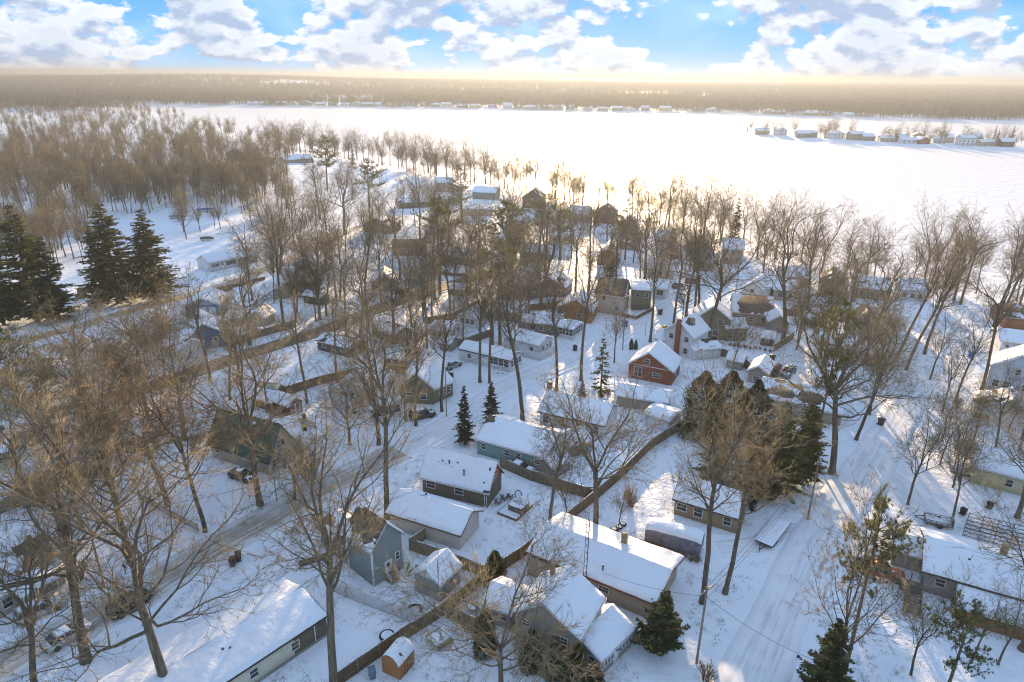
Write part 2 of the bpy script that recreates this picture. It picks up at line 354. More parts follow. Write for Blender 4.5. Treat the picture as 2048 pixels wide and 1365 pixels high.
class MB:
    def __init__(s): s.v = []; s.q = []; s.t = []
    def add(s, vs, qs=(), ts=()):
        o = len(s.v); s.v += [tuple(v) for v in vs]
        s.q += [tuple(i + o for i in f) for f in qs]; s.t += [tuple(i + o for i in f) for f in ts]
    def box(s, x0, y0, z0, x1, y1, z1, rot=0, piv=None):
        vs = [(x, y, z) for z in (z0, z1) for x, y in ((x0, y0), (x1, y0), (x1, y1), (x0, y1))]
        if rot:
            px, py = piv if piv else ((x0 + x1) / 2, (y0 + y1) / 2); c, n = math.cos(rot), math.sin(rot)
            vs = [(px + (x - px) * c - (y - py) * n, py + (x - px) * n + (y - py) * c, z) for x, y, z in vs]
        s.hexa(vs)
    def hexa(s, vs): s.add(vs, [(0, 3, 2, 1), (4, 5, 6, 7), (0, 1, 5, 4), (1, 2, 6, 5), (2, 3, 7, 6), (3, 0, 4, 7)])
    def slab(s, quad, dz0, dz1):
        lo = [(p[0], p[1], p[2] + dz0) for p in quad]; hi = [(p[0], p[1], p[2] + dz1) for p in quad]; s.hexa(lo + hi)
    def bar(s, a, b, w, h=None):
        a = Vector(a); b = Vector(b); d = (b - a).normalized(); h = h or w
        u = d.cross(Vector((0, 0, 1)));
        if u.length < 1e-3: u = Vector((1, 0, 0))
        u.normalize(); v = u.cross(d)
        vs = [p + u * (i * w / 2) + v * (j * h / 2) for p in (a, b) for i, j in ((-1, -1), (1, -1), (1, 1), (-1, 1))]
        s.hexa([vs[i] for i in (0, 1, 2, 3, 4, 5, 6, 7)])
    def tube(s, ps, rs, n=8, cap=True):
        ps = [Vector(p) for p in ps]; o = len(s.v); k = len(ps)
        for i, p in enumerate(ps):
            d = (ps[min(i + 1, k - 1)] - ps[max(i - 1, 0)]).normalized()
            u = d.cross(Vector((0.3, 0.1, 1))) if abs(d.z) < 0.95 else d.cross(Vector((1, 0.2, 0))); u.normalize(); w = d.cross(u)
            for j in range(n):
                a = 2 * math.pi * j / n; s.v.append(tuple(p + (u * math.cos(a) + w * math.sin(a)) * rs[i]))
        for i in range(k - 1):
            for j in range(n):
                s.q.append((o + i * n + j, o + i * n + (j + 1) % n, o + (i + 1) * n + (j + 1) % n, o + (i + 1) * n + j))
        if cap:
            for i in (0, k - 1):
                c = len(s.v); s.v.append(tuple(ps[i]))
                for j in range(n): s.t.append((c, o + i * n + j, o + i * n + (j + 1) % n))
    def lathe(s, cx, cy, prof, n=12, rot=0):
        o = len(s.v); k = len(prof)
        for r, z in prof:
            for j in range(n):
                a = 2 * math.pi * j / n + rot; s.v.append((cx + r * math.cos(a), cy + r * math.sin(a), z))
        for i in range(k - 1):
            for j in range(n): s.q.append((o + i * n + j, o + i * n + (j + 1) % n, o + (i + 1) * n + (j + 1) % n, o + (i + 1) * n + j))
        for i in (0, k - 1):
            c = len(s.v); s.v.append((cx, cy, prof[i][1]))
            for j in range(n): s.t.append((c, o + i * n + j, o + i * n + (j + 1) % n))
    def grid(s, Pg):
        """Pg (nu,nv,3)"""
        nu, nv, _ = Pg.shape; o = len(s.v); s.v += [tuple(p) for p in Pg.reshape(-1, 3)]
        for i in range(nu - 1):
            for j in range(nv - 1): s.q.append((o + i * nv + j, o + (i + 1) * nv + j, o + (i + 1) * nv + j + 1, o + i * nv + j + 1))
    def mesh(s, name, mat_, smooth_=False):
        return mesh_np(name, np.array(s.v, float).reshape(-1, 3), [np.array(s.q, int).reshape(-1, 4), np.array(s.t, int).reshape(-1, 3)], mat_, smooth_)
    def build(s, name, mat_, parent=None, smooth_=False):
        if not s.v: return None
        return link(name, s.mesh(name, mat_, smooth_), parent)
def link(name, me, parent=None):
    o = bpy.data.objects.new(name, me); COL.objects.link(o)
    if parent: o.parent = parent
    return o
def tag(o, label, cat, group=None):
    o['label'] = label; o['category'] = cat
    if group: o['group'] = group
    return o
def thing(name, label, cat, loc=(0, 0, 0), rz=0.0, group=None):
    o = bpy.data.objects.new(name, None); COL.objects.link(o); o.empty_display_size = 0.5
    o.location = loc; o.rotation_euler = (0, 0, rz); return tag(o, label, cat, group)
def copy_tree(o, parent=None):
    c = o.copy(); COL.objects.link(c); c.parent = parent
    for ch in KIDS.get(o.name) or o.children: copy_tree(ch, c)
    return c
KIDS = {}
def struct(name, me, kind='structure'):
    o = link(name, me); o['kind'] = kind; return o
# ------------------------------------------------------------------ terrain
def build_ground():
    na, nd = 380, 460
    ang = np.radians(np.linspace(-78, 78, na)); dist = np.concatenate([[0.5, 8, 16], np.geomspace(24, 16000, nd - 3)])
    A, D = np.meshgrid(ang, dist)
    X = D * np.sin(A); Y = D * np.cos(A); Z = height(X.ravel(), Y.ravel()).reshape(X.shape)
    V = np.stack([X, Y, Z], -1).reshape(-1, 3)
    i = np.arange(nd - 1)[:, None] * na + np.arange(na - 1)[None]
    F = np.stack([i, i + 1, i + na + 1, i + na], -1).reshape(-1, 4)
    struct('ground', mesh_np('ground', V, [F], SNOW, True))
build_ground()
def build_lake():
    lo = LAKE.copy(); cen = lo.mean(0)
    n = len(lo)
    # ice sheet: a strip between the two shores, widened a little under the banks
    A = SHORE_NEAR; B = SHORE_FAR
    def resample(Q, k):
        d = np.concatenate([[0], np.cumsum(np.linalg.norm(np.diff(Q, axis=0), axis=1))]); t = np.linspace(0, d[-1], k)
        return np.stack([np.interp(t, d, Q[:, 0]), np.interp(t, d, Q[:, 1])], -1)
    x0, x1 = -2200, 3600; y0, y1 = 60, 2600
    xs = np.linspace(x0, x1, 60); ys = np.linspace(y0, y1, 60)
    X, Y = np.meshgrid(xs, ys)
    V = np.stack([X, Y, np.full_like(X, LAKE_Z - 0.02)], -1).reshape(-1, 3)
    i = np.arange(59)[:, None] * 60 + np.arange(59)[None]
    F = np.stack([i, i + 1, i + 61, i + 60], -1).reshape(-1, 4)
    struct('frozen_lake', mesh_np('frozen_lake', V, [F], SNOW_LAKE, True))
build_lake()

def road_mat(name, c_track, c_snow, amount):
    mt, nt, b = nodes_of(name); N = nt.nodes
    b.inputs['Roughness'].default_value = 0.65; b.inputs['Specular IOR Level'].default_value = 0.3
    uv = N.new('ShaderNodeUVMap'); uv.uv_map = 'road'
    mp = N.new('ShaderNodeMapping'); mp.inputs['Scale'].default_value = (2.2, 0.10, 1); lnk(nt, uv.outputs[0], mp.inputs[0])
    nz = N.new('ShaderNodeTexNoise'); nz.inputs['Scale'].default_value = 1.0; nz.inputs['Detail'].default_value = 7; nz.inputs['Roughness'].default_value = 0.6; lnk(nt, mp.outputs[0], nz.inputs['Vector'])
    n2 = N.new('ShaderNodeTexNoise'); n2.inputs['Scale'].default_value = 0.35; n2.inputs['Detail'].default_value = 5; lnk(nt, uv.outputs[0], n2.inputs['Vector'])
    sp = N.new('ShaderNodeSeparateXYZ'); lnk(nt, uv.outputs[0], sp.inputs[0])
    ab = N.new('ShaderNodeMath'); ab.operation = 'ABSOLUTE'; lnk(nt, sp.outputs[0], ab.inputs[0])
    ed = N.new('ShaderNodeMapRange'); lnk(nt, ab.outputs[0], ed.inputs[0]); ed.inputs[1].default_value = 1.6; ed.inputs[2].default_value = 3.2; ed.inputs[3].default_value = 0.0; ed.inputs[4].default_value = -0.38
    s1 = N.new('ShaderNodeMath'); s1.operation = 'ADD'; lnk(nt, nz.outputs['Fac'], s1.inputs[0]); lnk(nt, ed.outputs[0], s1.inputs[1])
    s2 = N.new('ShaderNodeMath'); s2.operation = 'MULTIPLY_ADD'; lnk(nt, n2.outputs['Fac'], s2.inputs[0]); s2.inputs[1].default_value = 0.5; lnk(nt, s1.outputs[0], s2.inputs[2])
    mr = N.new('ShaderNodeMapRange'); lnk(nt, s2.outputs[0], mr.inputs[0]); mr.inputs[1].default_value = 0.72 - amount; mr.inputs[2].default_value = 0.95 - amount
    mx = N.new('ShaderNodeMix'); mx.data_type = 'RGBA'; lnk(nt, mr.outputs[0], mx.inputs[0]); mx.inputs[6].default_value = (*c_snow, 1); mx.inputs[7].default_value = (*c_track, 1)
    lnk(nt, mx.outputs[2], b.inputs['Base Color'])
    bp = N.new('ShaderNodeBump'); bp.inputs['Strength'].default_value = 0.5; bp.inputs['Distance'].default_value = 0.08; lnk(nt, nz.outputs['Fac'], bp.inputs['Height']); lnk(nt, bp.outputs[0], b.inputs['Normal'])
    return mt
def spline(Q, step=1.2):
    Q = np.asarray(Q, float)
    out = []
    for i in range(len(Q) - 1):
        p0 = Q[max(i - 1, 0)]; p1 = Q[i]; p2 = Q[i + 1]; p3 = Q[min(i + 2, len(Q) - 1)]
        n = max(2, int(np.linalg.norm(p2 - p1) / step))
        for t in np.linspace(0, 1, n, endpoint=False):
            out.append(0.5 * ((2 * p1) + (-p0 + p2) * t + (2 * p0 - 5 * p1 + 4 * p2 - p3) * t * t + (-p0 + 3 * p1 - 3 * p2 + p3) * t ** 3))
    out.append(Q[-1]); return np.array(out)
ROADS = []
def road(name, pix, width, mt, bank=True, lift=0.05, seed=0):
    C = spline([P(*p)[:2] for p in pix]); n = len(C)
    T = np.gradient(C, axis=0); T /= np.linalg.norm(T, axis=1)[:, None]; Nn = np.stack([T[:, 1], -T[:, 0]], -1)
    cross = np.array([-1.0, -0.97, -0.6, -0.2, 0.2, 0.6, 0.97, 1.0]) * width / 2; k = len(cross)
    s = np.concatenate([[0], np.cumsum(np.linalg.norm(np.diff(C, axis=0), axis=1))])
    wob = (fbm(s / 6, s * 0 + seed, 3, 3) - 0.5) * 0.9
    XY = C[:, None] + Nn[:, None] * (cross[None, :, None] * (1 + 0.25 * wob[:, None, None] / 1))
    Z = height(XY[..., 0].ravel(), XY[..., 1].ravel()).reshape(n, k) + lift
    Z[:, 0] -= 0.2; Z[:, -1] -= 0.2
    V = np.concatenate([XY, Z[..., None]], -1).reshape(-1, 3)
    i = np.arange(n - 1)[:, None] * k + np.arange(k - 1)[None]
    F = np.stack([i, i + 1, i + k + 1, i + k], -1).reshape(-1, 4)
    me = mesh_np(name, V, [F], mt, True)
    uvl = me.uv_layers.new(name='road')
    U = np.stack([np.broadcast_to(cross[None], (n, k)) * (6.2 / width), np.broadcast_to(s[:, None], (n, k))], -1).reshape(-1, 2)
    li = np.empty(len(me.loops), np.int32); me.loops.foreach_get('vertex_index', li)
    uvl.data.foreach_set('uv', U[li].ravel().astype(np.float32))
    struct(name, me); ROADS.append((C, width))
    if bank:   # ploughed snow thrown up along both edges
        mb = []
        for sgn in (-1, 1):
            prof = np.array([(-0.75, -0.15), (-0.45, 0.14), (-0.1, 0.25), (0.25, 0.15), (0.6, -0.15)])
            hh = 0.45 + 1.0 * fbm(s / 2.2, s * 0 + 7 * sgn + seed, 8, 3)
            off = sgn * (width / 2 + 0.5) + 0.4 * (fbm(s / 3, s * 0 + sgn, 4, 2) - 0.5)
            G = np.zeros((n, 5, 3))
            for j, (o, zz) in enumerate(prof):
                xy = C + Nn * (off + sgn * o)[:, None]
                G[:, j, :2] = xy; G[:, j, 2] = height(xy[:, 0], xy[:, 1]) + np.where(zz > 0, zz * hh, zz)
            mb.append(G)
        M = MB()
        for G in mb: M.grid(G)
        o = M.build('snow_bank', SNOW_ROOF, None, True); o['kind'] = 'stuff'
R1M = road_mat('road_snow', (0.35, 0.315, 0.265), (0.68, 0.67, 0.655), 0.15)
R2M = road_mat('road_white', (0.60, 0.60, 0.61), (0.82, 0.83, 0.85), 0.03)
R3M = road_mat('road_brown', (0.15, 0.125, 0.09), (0.36, 0.32, 0.27), 0.36)
R4M = road_mat('road_tan', (0.42, 0.34, 0.23), (0.70, 0.66, 0.58), 0.16)
road('road', [(-220, 1470), (0, 1332), (130, 1265), (255, 1200), (400, 1113), (530, 1040), (620, 988), (720, 940), (800, 903)], 6.3, R1M, seed=1)
road('road', [(795, 905), (900, 848), (1010, 777), (1110, 733), (1180, 702), (1280, 645), (1400, 577), (1500, 507), (1545, 478)], 5.8, R2M, seed=2, lift=0.045)
road('road', [(1440, 1500), (1500, 1365), (1600, 1150), (1682, 1010), (1745, 925), (1790, 850), (1825, 780), (1850, 715), (1885, 640)], 6.6, R2M, bank=False, seed=3)
road('road', [(-160, 920), (0, 862), (150, 815), (300, 775), (480, 714), (650, 660), (800, 603), (1000, 540), (1060, 520)], 6.0, R3M, seed=4)
def drive(pix, w, seed): road('driveway', pix, w, R2D, bank=False, lift=0.035, seed=seed)
R2D = road_mat('driveway_snow', (0.62, 0.61, 0.60), (0.80, 0.81, 0.83), 0.02)
drive([(520, 1020), (500, 1000), (482, 968), (470, 948)], 4.0, 11)
drive([(1655, 1060), (1700, 1110), (1750, 1145), (1800, 1165)], 4.5, 12)
drive([(1740, 930), (1790, 960), (1830, 1010), (1870, 1045)], 3.6, 13)
drive([(1640, 700), (1600, 725), (1570, 745), (1545, 750)], 5.0, 14)
drive([(160, 1210), (110, 1210), (70, 1225)], 4.5, 15)
drive([(820, 885), (850, 850), (880, 815)], 3.0, 16)
drive([(1150, 715), (1135, 695), (1120, 685)], 3.0, 17)
drive([(1640, 1080), (1580, 1060), (1520, 1090), (1440, 1100)], 3.5, 18)
road('road', [(-90, 735), (20, 693), (150, 655), (300, 612), (400, 586), (480, 560), (560, 527), (640, 492), (720, 452)], 5.2, R4M, seed=5)
# ------------------------------------------------------------------ buildings
def snow_grid(mb, quad, thick, seed, bare=0.0, holes=(), step=0.45, ridge=True):
    """snow lying on one roof slope: quad = eave-left, eave-right, ridge-right, ridge-left"""
    p00, p10, p11, p01 = [np.array(q, float) for q in quad]
    Lu = np.linalg.norm(p10 - p00); Lv = np.linalg.norm(p01 - p00)
    nu = max(3, int(Lu / step)); nv = max(3, int(Lv / step))
    u = np.concatenate([[0, 0.05 / Lu], np.linspace(0.14 / Lu, 1 - 0.14 / Lu, nu), [1 - 0.05 / Lu, 1]])
    v = np.concatenate([[0, 0.05 / Lv], np.linspace(0.16 / Lv, 1 - (0.0 if ridge else 0.14 / Lv), nv)])
    if not ridge: v = np.concatenate([v, [1]])
    U, Vv = np.meshgrid(u, v, indexing='ij')
    Pg = (p00 * (1 - U)[..., None] + p10 * U[..., None]) * (1 - Vv)[..., None] + (p01 * (1 - U)[..., None] + p11 * U[..., None]) * Vv[..., None]
    x = U * Lu; y = Vv * Lv
    t = thick * (0.50 + 1.0 * fbm(x / 1.5 + seed * 3.7, y / 1.5, seed, 3))
    edge = np.minimum(np.minimum(U * Lu, (1 - U) * Lu), Vv * Lv if ridge else np.minimum(Vv * Lv, (1 - Vv) * Lv))
    en = 0.24 * fbm(x / 0.8 + seed, y / 0.8, seed + 3, 2) - 0.05
    t = t * smooth(-0.001, 0.11, edge - np.where(edge < 0.2, en * 0.5, 0)) - 0.02 * (edge < 1e-6)
    if bare > 0:
        nz = fbm(x / 1.9 + seed * 1.3, y / 1.5, seed + 17, 4)
        t = np.where(nz < 0.32 + 0.36 * bare, -0.05, 0) + t * smooth(0.32 + 0.36 * bare, 0.40 + 0.36 * bare, nz)
    for (cu, cv, ru, rv) in holes:
        q = np.hypot((U - cu) / ru, (Vv - cv) / rv) + 0.9 * (fbm(x / 0.8, y / 0.8, seed + 5, 3) - 0.5)
        t = np.where(q < 1, -0.05, t * smooth(1.0, 1.22, q))
    Pg = Pg.copy(); Pg[..., 2] += t
    mb.grid(Pg)
FACES = {'f': ((0, 0), (1, 0), (0, -1)), 'r': ((1, 0), (0, 1), (1, 0)), 'l': ((0, 1), (0, -1), (-1, 0)), 'b': ((1, 1), (-1, 0), (0, 1))}
def opening(root, L, D, face, pos, z, w, h, style='w', frame=WHITE, cache=None):
    (ox, oy), (dx, dy), (nx, ny) = FACES[face]
    ln = L if face in 'fb' else D
    cx = ox * L + dx * ln * pos; cy = oy * D + dy * ln * pos
    def bx(mb, a0, a1, z0, z1, d0, d1):
        vs = []
        for zz in (z0, z1):
            for a, d in ((a0, d0), (a1, d0), (a1, d1), (a0, d1)):
                vs.append((cx + dx * a + nx * d, cy + dy * a + ny * d, zz))
        mb.hexa(vs)
    fw = 0.09
    if style in 'ws':
        mb = MB()
        bx(mb, -w / 2 - fw, w / 2 + fw, z - fw, z, -0.02, 0.07); bx(mb, -w / 2 - fw, w / 2 + fw, z + h, z + h + fw, -0.02, 0.07)
        bx(mb, -w / 2 - fw, -w / 2, z, z + h, -0.02, 0.06); bx(mb, w / 2, w / 2 + fw, z, z + h, -0.02, 0.06)
        bx(mb, -w / 2, w / 2, z + h / 2 - 0.03, z + h / 2 + 0.03, -0.01, 0.045)
        if w > 1.3:
            for q in range(1, int(round(w / 0.85))):
                a = -w / 2 + q * w / round(w / 0.85); bx(mb, a - 0.04, a + 0.04, z, z + h, -0.01, 0.055)
        o = mb.build('window', frame, root)
        g = MB(); bx(g, -w / 2 - 0.01, w / 2 + 0.01, z - 0.01, z + h + 0.01, -0.03, 0.02); g.build('pane', GLASS, o)
        if style == 's':
            sh = MB()
            for q in (-1, 1): bx(sh, q * (w / 2 + 0.3) - 0.18, q * (w / 2 + 0.3) + 0.18, z - 0.05, z + h + 0.05, -0.02, 0.05)
            sh.build('shutters', DARKTRIM, o)
    elif style == 'd':
        mb = MB(); bx(mb, -w / 2 - 0.1, w / 2 + 0.1, 0.12, z + h + 0.1, -0.02, 0.05); bx(mb, -w / 2, w / 2, 0.16, z + h, 0.0, 0.08)
        o = mb.build('door', frame, root)
        g = MB(); bx(g, -w / 2 + 0.18, w / 2 - 0.18, z + h * 0.5, z + h * 0.9, 0.05, 0.092); g.build('door_pane', GLASS, o)
        k = MB(); bx(k, w / 2 - 0.16, w / 2 - 0.1, z + h * 0.44, z + h * 0.48, 0.08, 0.14); k.build('handle', METAL, o)
    elif style == 'g':
        mb = MB()
        n = 4
        for q in range(n): bx(mb, -w / 2, w / 2, 0.06 + q * h / n, 0.06 + (q + 1) * h / n - 0.025, 0.0, 0.06)
        bx(mb, -w / 2 - 0.12, w / 2 + 0.12, h + 0.06, h + 0.2, -0.01, 0.085)
        mb.build('garage_door', frame, root)
    elif style == 'x':   # barn doors with crossed braces
        mb = MB()
        for q in (-1, 1):
            a0, a1 = (-w / 2, -0.03) if q < 0 else (0.03, w / 2)
            for (e0, e1) in ((a0, a0 + 0.1), (a1 - 0.1, a1)): bx(mb, e0, e1, 0.15, h, 0.02, 0.07)
            for zz in (0.15, h * 0.5, h - 0.1): bx(mb, a0, a1, zz, zz + 0.1, 0.02, 0.075)
        o = mb.build('barn_door', frame, root)
        br = MB()
        for q in (-1, 1):
            a0, a1 = (-w / 2, -0.03) if q < 0 else (0.03, w / 2)
            for e0, e1 in ((a0, a1), (a1, a0)):
                pa = (cx + dx * e0 + nx * 0.05, cy + dy * e0 + ny * 0.05, 0.2); pb = (cx + dx * e1 + nx * 0.05, cy + dy * e1 + ny * 0.05, h * 0.5)
                br.bar(pa, pb, 0.06, 0.09)
        br.build('brace', frame, o)
def slopes(L, D, hw, rise, ridge, o, rf=0.5, x0=0.0, y0=0.0):
    if ridge == 'x':
        yr = D * rf; s1 = rise / yr; s2 = rise / (D - yr)
        f = [(-o, -o, hw - o * s1), (L + o, -o, hw - o * s1), (L + o, yr, hw + rise), (-o, yr, hw + rise)]
        b = [(L + o, D + o, hw - o * s2), (-o, D + o, hw - o * s2), (-o, yr, hw + rise), (L + o, yr, hw + rise)]
        return [f, b]
    if ridge == 'y':
        xr = L * rf; s1 = rise / xr; s2 = rise / (L - xr)
        l = [(-o, D + o, hw - o * s1), (-o, -o, hw - o * s1), (xr, -o, hw + rise), (xr, D + o, hw + rise)]
        r = [(L + o, -o, hw - o * s2), (L + o, D + o, hw - o * s2), (xr, D + o, hw + rise), (xr, -o, hw + rise)]
        return [l, r]
    s = rise / D   # shed roof rising to the back
    return [[(-o, -o, hw - o * s), (L + o, -o, hw - o * s), (L + o, D + o, hw + rise + o * s), (-o, D + o, hw + rise + o * s)]]
HOUSE_N = [0]
def house(label, a, b, dep, hw, rise, ridge='x', wall='white', roofm=None, snow=0.16, bare=0.0, holes=None, over=0.35, rf=0.5, wins=(), trim=WHITE,
          name='house', cat='house', group=None, gable=None, base=None, z=None, chim=None, vents=(), step=0.5, frame=WHITE, detail=True):
    HOUSE_N[0] += 1; seed = HOUSE_N[0]
    A = P(*a) if len(a) == 2 else np.array(a); B = P(*b) if len(b) == 2 else np.array(b)
    if np.ndim(dep): dep = float(abs(np.cross(B[:2] - A[:2], P(*dep)[:2] - A[:2])) / np.linalg.norm(B[:2] - A[:2]))
    L = float(np.linalg.norm(B[:2] - A[:2])); D = float(dep); rz = math.atan2(B[1] - A[1], B[0] - A[0])
    z0 = min(A[2], B[2]) if z is None else z
    root = thing(name, label, cat, (A[0], A[1], z0), rz, group)
    roofm = roofm or SHINGLE; wm = WALLS.get(wall, wall)
    # walls
    mb = MB(); lo = -0.6
    if ridge == 'x':
        yr = D * rf; sec = [(0, lo), (D, lo), (D, hw), (yr, hw + rise), (0, hw)]
        vs = [(x, y, zz) for x in (0, L) for y, zz in sec]
    elif ridge == 'y':
        xr = L * rf; sec = [(0, lo), (L, lo), (L, hw), (xr, hw + rise), (0, hw)]
        vs = [(x, y, zz) for y in (D, 0) for x, zz in sec]
    else:
        sec = [(0, lo), (D, lo), (D, hw + rise), (0, hw)]
        vs = [(x, y, zz) for x in (0, L) for y, zz in sec]
    n = len(sec); qs = [(i, (i + 1) % n, n + (i + 1) % n, n + i) for i in range(n)]
    mb.add(vs, qs)
    if n == 5: mb.add([vs[i] for i in range(10)], [(1, 0, 4, 2), (5, 6, 7, 9)], [(2, 4, 3), (9, 7, 8)])
    else: mb.add(vs, [(3, 2, 1, 0), (4, 5, 6, 7)])
    mb.build('wall', wm, root)
    if gable and n == 5:   # gable ends clad differently, a hand's breadth proud of the wall
        for k in (0, 1):
            g = MB()
            if ridge == 'x': e0, e1 = ((-0.03, -0.002), (L + 0.002, L + 0.03))[k]; tr = [(e, *q) for e in (e0, e1) for q in ((0.02, hw), (D - 0.02, hw), (D * rf, hw + rise - 0.03))]
            else: e0, e1 = ((-0.03, -0.002), (D + 0.002, D + 0.03))[k]; tr = [(q[0], e, q[1]) for e in (e0, e1) for q in ((0.02, hw), (L - 0.02, hw), (L * rf, hw + rise - 0.03))]
            g.add(tr, [(0, 1, 4, 3), (1, 2, 5, 4), (2, 0, 3, 5)], [(0, 2, 1), (3, 4, 5)]); g.build('gable', WALLS.get(gable, gable), root)
    if base:
        g = MB(); g.box(-0.04, -0.04, lo, L + 0.04, D + 0.04, 0.35); g.build('foundation', base, root)
    # roof
    S = slopes(L, D, hw, rise, ridge, over, rf)
    rm = MB()
    for q in S: rm.slab(q, 0.0, 0.13)
    roof = rm.build('roof', roofm, root)
    if detail:
        fm = MB()
        for q in S:
            cen = sum((Vector(p) for p in q), Vector()) / 4
            edges = [(0, 1), (1, 2), (3, 0)] if len(S) == 2 else [(0, 1), (1, 2), (2, 3), (3, 0)]
            for i, j in edges:
                pa, pb = Vector(q[i]), Vector(q[j]); e = (pb - pa); nrm = Vector((e.y, -e.x, 0)).normalized()
                if nrm.dot(((pa + pb) / 2 - cen)) < 0: nrm = -nrm
                vs = [p + nrm * d + Vector((0, 0, zz)) for zz in (-0.06, 0.125) for p, d in ((pa, 0.002), (pb, 0.002), (pb, 0.03), (pa, 0.03))]
                fm.hexa(vs)
        fm.build('fascia', trim, roof)
    if snow > 0:
        sm = MB()
        for k, q in enumerate(S):
            hs = (holes or {}).get(k, ()) if isinstance(holes, dict) else (holes or ())
            bb = bare[k] if isinstance(bare, (tuple, list)) else bare
            if bb >= 1: continue
            snow_grid(sm, [(p[0], p[1], p[2] + 0.13) for p in q], snow, seed * 7 + k, bb, hs, step, len(S) == 2)
        if sm.v: sm.build('snow', SNOW_ROOF, roof, True)
    if chim:   # (x, y, size, top height, material)
        for (x, y, s_, top, cm) in ([chim] if not isinstance(chim, list) else chim):
            c = MB(); c.box(x - s_ / 2, y - s_ / 2, hw * 0.6, x + s_ / 2, y + s_ / 2, top); c.box(x - s_ / 2 - 0.05, y - s_ / 2 - 0.05, top, x + s_ / 2 + 0.05, y + s_ / 2 + 0.05, top + 0.1)
            c.build('chimney', cm, root)
    for (fx, fy, hh) in vents:
        x, y = fx * L, fy * D
        zz = roof_z(x, y, L, D, hw, rise, ridge, rf)
        c = MB(); c.lathe(x, y, [(0.09, zz), (0.09, zz + hh), (0.15, zz + hh + 0.01), (0.15, zz + hh + 0.1)], 8); c.build('vent_pipe', DARKTRIM, roof)
    for w in wins: opening(root, L, D, *w, frame=frame)
    root['L'] = L; root['D'] = D
    return root
def roof_z(x, y, L, D, hw, rise, ridge, rf):
    if ridge == 'x': t = y / (D * rf) if y < D * rf else (D - y) / (D - D * rf)
    elif ridge == 'y': t = x / (L * rf) if x < L * rf else (L - x) / (L - L * rf)
    else: t = y / D
    return hw + rise * t + 0.13
def ext(p, q, dist):
    """point reached going from pixel p's ground point towards pixel q's for dist metres"""
    A = P(*p); B = P(*q); d = (B - A)[:2]; d /= np.linalg.norm(d); xy = A[:2] + d * dist
    return np.array([xy[0], xy[1], hgt(*xy)])
def at(root, x, y, z=0.0):
    """world point from a building's own axes"""
    a = root.rotation_euler[2]; o = root.location
    return np.array([o[0] + x * math.cos(a) - y * math.sin(a), o[1] + x * math.sin(a) + y * math.cos(a), o[2] + z])
def W(face, *spec):
    """row of equal windows: face, positions..., then z,w,h"""
    *ps, z, w, h = spec
    return [(face, p, z, w, h, 'w') for p in ps]

# --- the block in front
mobile = house('long low cream mobile home with a snow covered roof beside the street', ext((655, 1271), (525, 1360), 27), (655, 1271), 8.6, 2.7, 1.0, 'x', 'cream',
      wins=[('f', 0.86, 1.0, 0.8, 0.95, 'w'), ('f', 0.69, 1.0, 0.8, 0.95, 'w'), ('f', 0.575, 0.2, 1.7, 1.95, 'w'), ('f', 0.40, 1.0, 0.9, 0.95, 'w')], snow=0.2, base=WALLS['stone'],
      vents=[(0.62, 0.62, 0.1), (0.66, 0.30, 0.1), (0.64, 0.33, 0.12)], over=0.25, trim=DARKTRIM, name='mobile_home', cat='mobile home')
end = MB(); end.box(mobile['L'] * 0.855, -0.035, -0.3, mobile['L'] + 0.03, -0.002, 2.62); end.box(mobile['L'] + 0.002, -0.03, -0.3, mobile['L'] + 0.03, 8.6, 2.62)
end.build('brown_cladding', WALLS['brown'], mobile)
ds = MB(); ds.bar((mobile['L'] * 0.945, -0.1, 2.6), (mobile['L'] * 0.945, -0.1, 0.4), 0.1); ds.build('downspout', WHITE, mobile)

g1 = house('narrow tall grey green house with white corner boards and steep roof', (748, 1174), (807, 1137), 4.9, 5.3, 2.6, 'y', 'grey',
      wins=[('f', 0.50, 0.9, 0.85, 1.5, 'd'), ('f', 0.82, 1.9, 0.5, 1.0, 'w'), ('l', 0.2, 4.0, 0.5, 0.5, 'w')], bare=0, holes={0: [(0.5, 0.62, 0.62, 0.46)]}, snow=0.16, over=0.3, step=0.3)
cb = MB()
for (x, y) in ((0, 0), (g1['L'], 0), (0, 4.9)): cb = MB(); cb.box(x - 0.09, y - 0.09, -0.2, x + 0.09, y + 0.09, 5.2); cb.build('corner_board', WHITE, g1)
# its low rear wing
A = at(g1, 0.12, 4.95); B = at(g1, g1['L'] - 0.1, 4.95)
house('low rear wing with patchy snow behind the narrow grey green house', A, B, 6.0, 3.0, 1.3, 'y', 'grey', name='house_wing', cat='house', bare=0.35, wins=[('l', 0.85, 1.5, 0.9, 0.8, 'w'), ('l', 0.35, 1.5, 0.9, 0.8, 'w')], over=0.3, step=0.35)

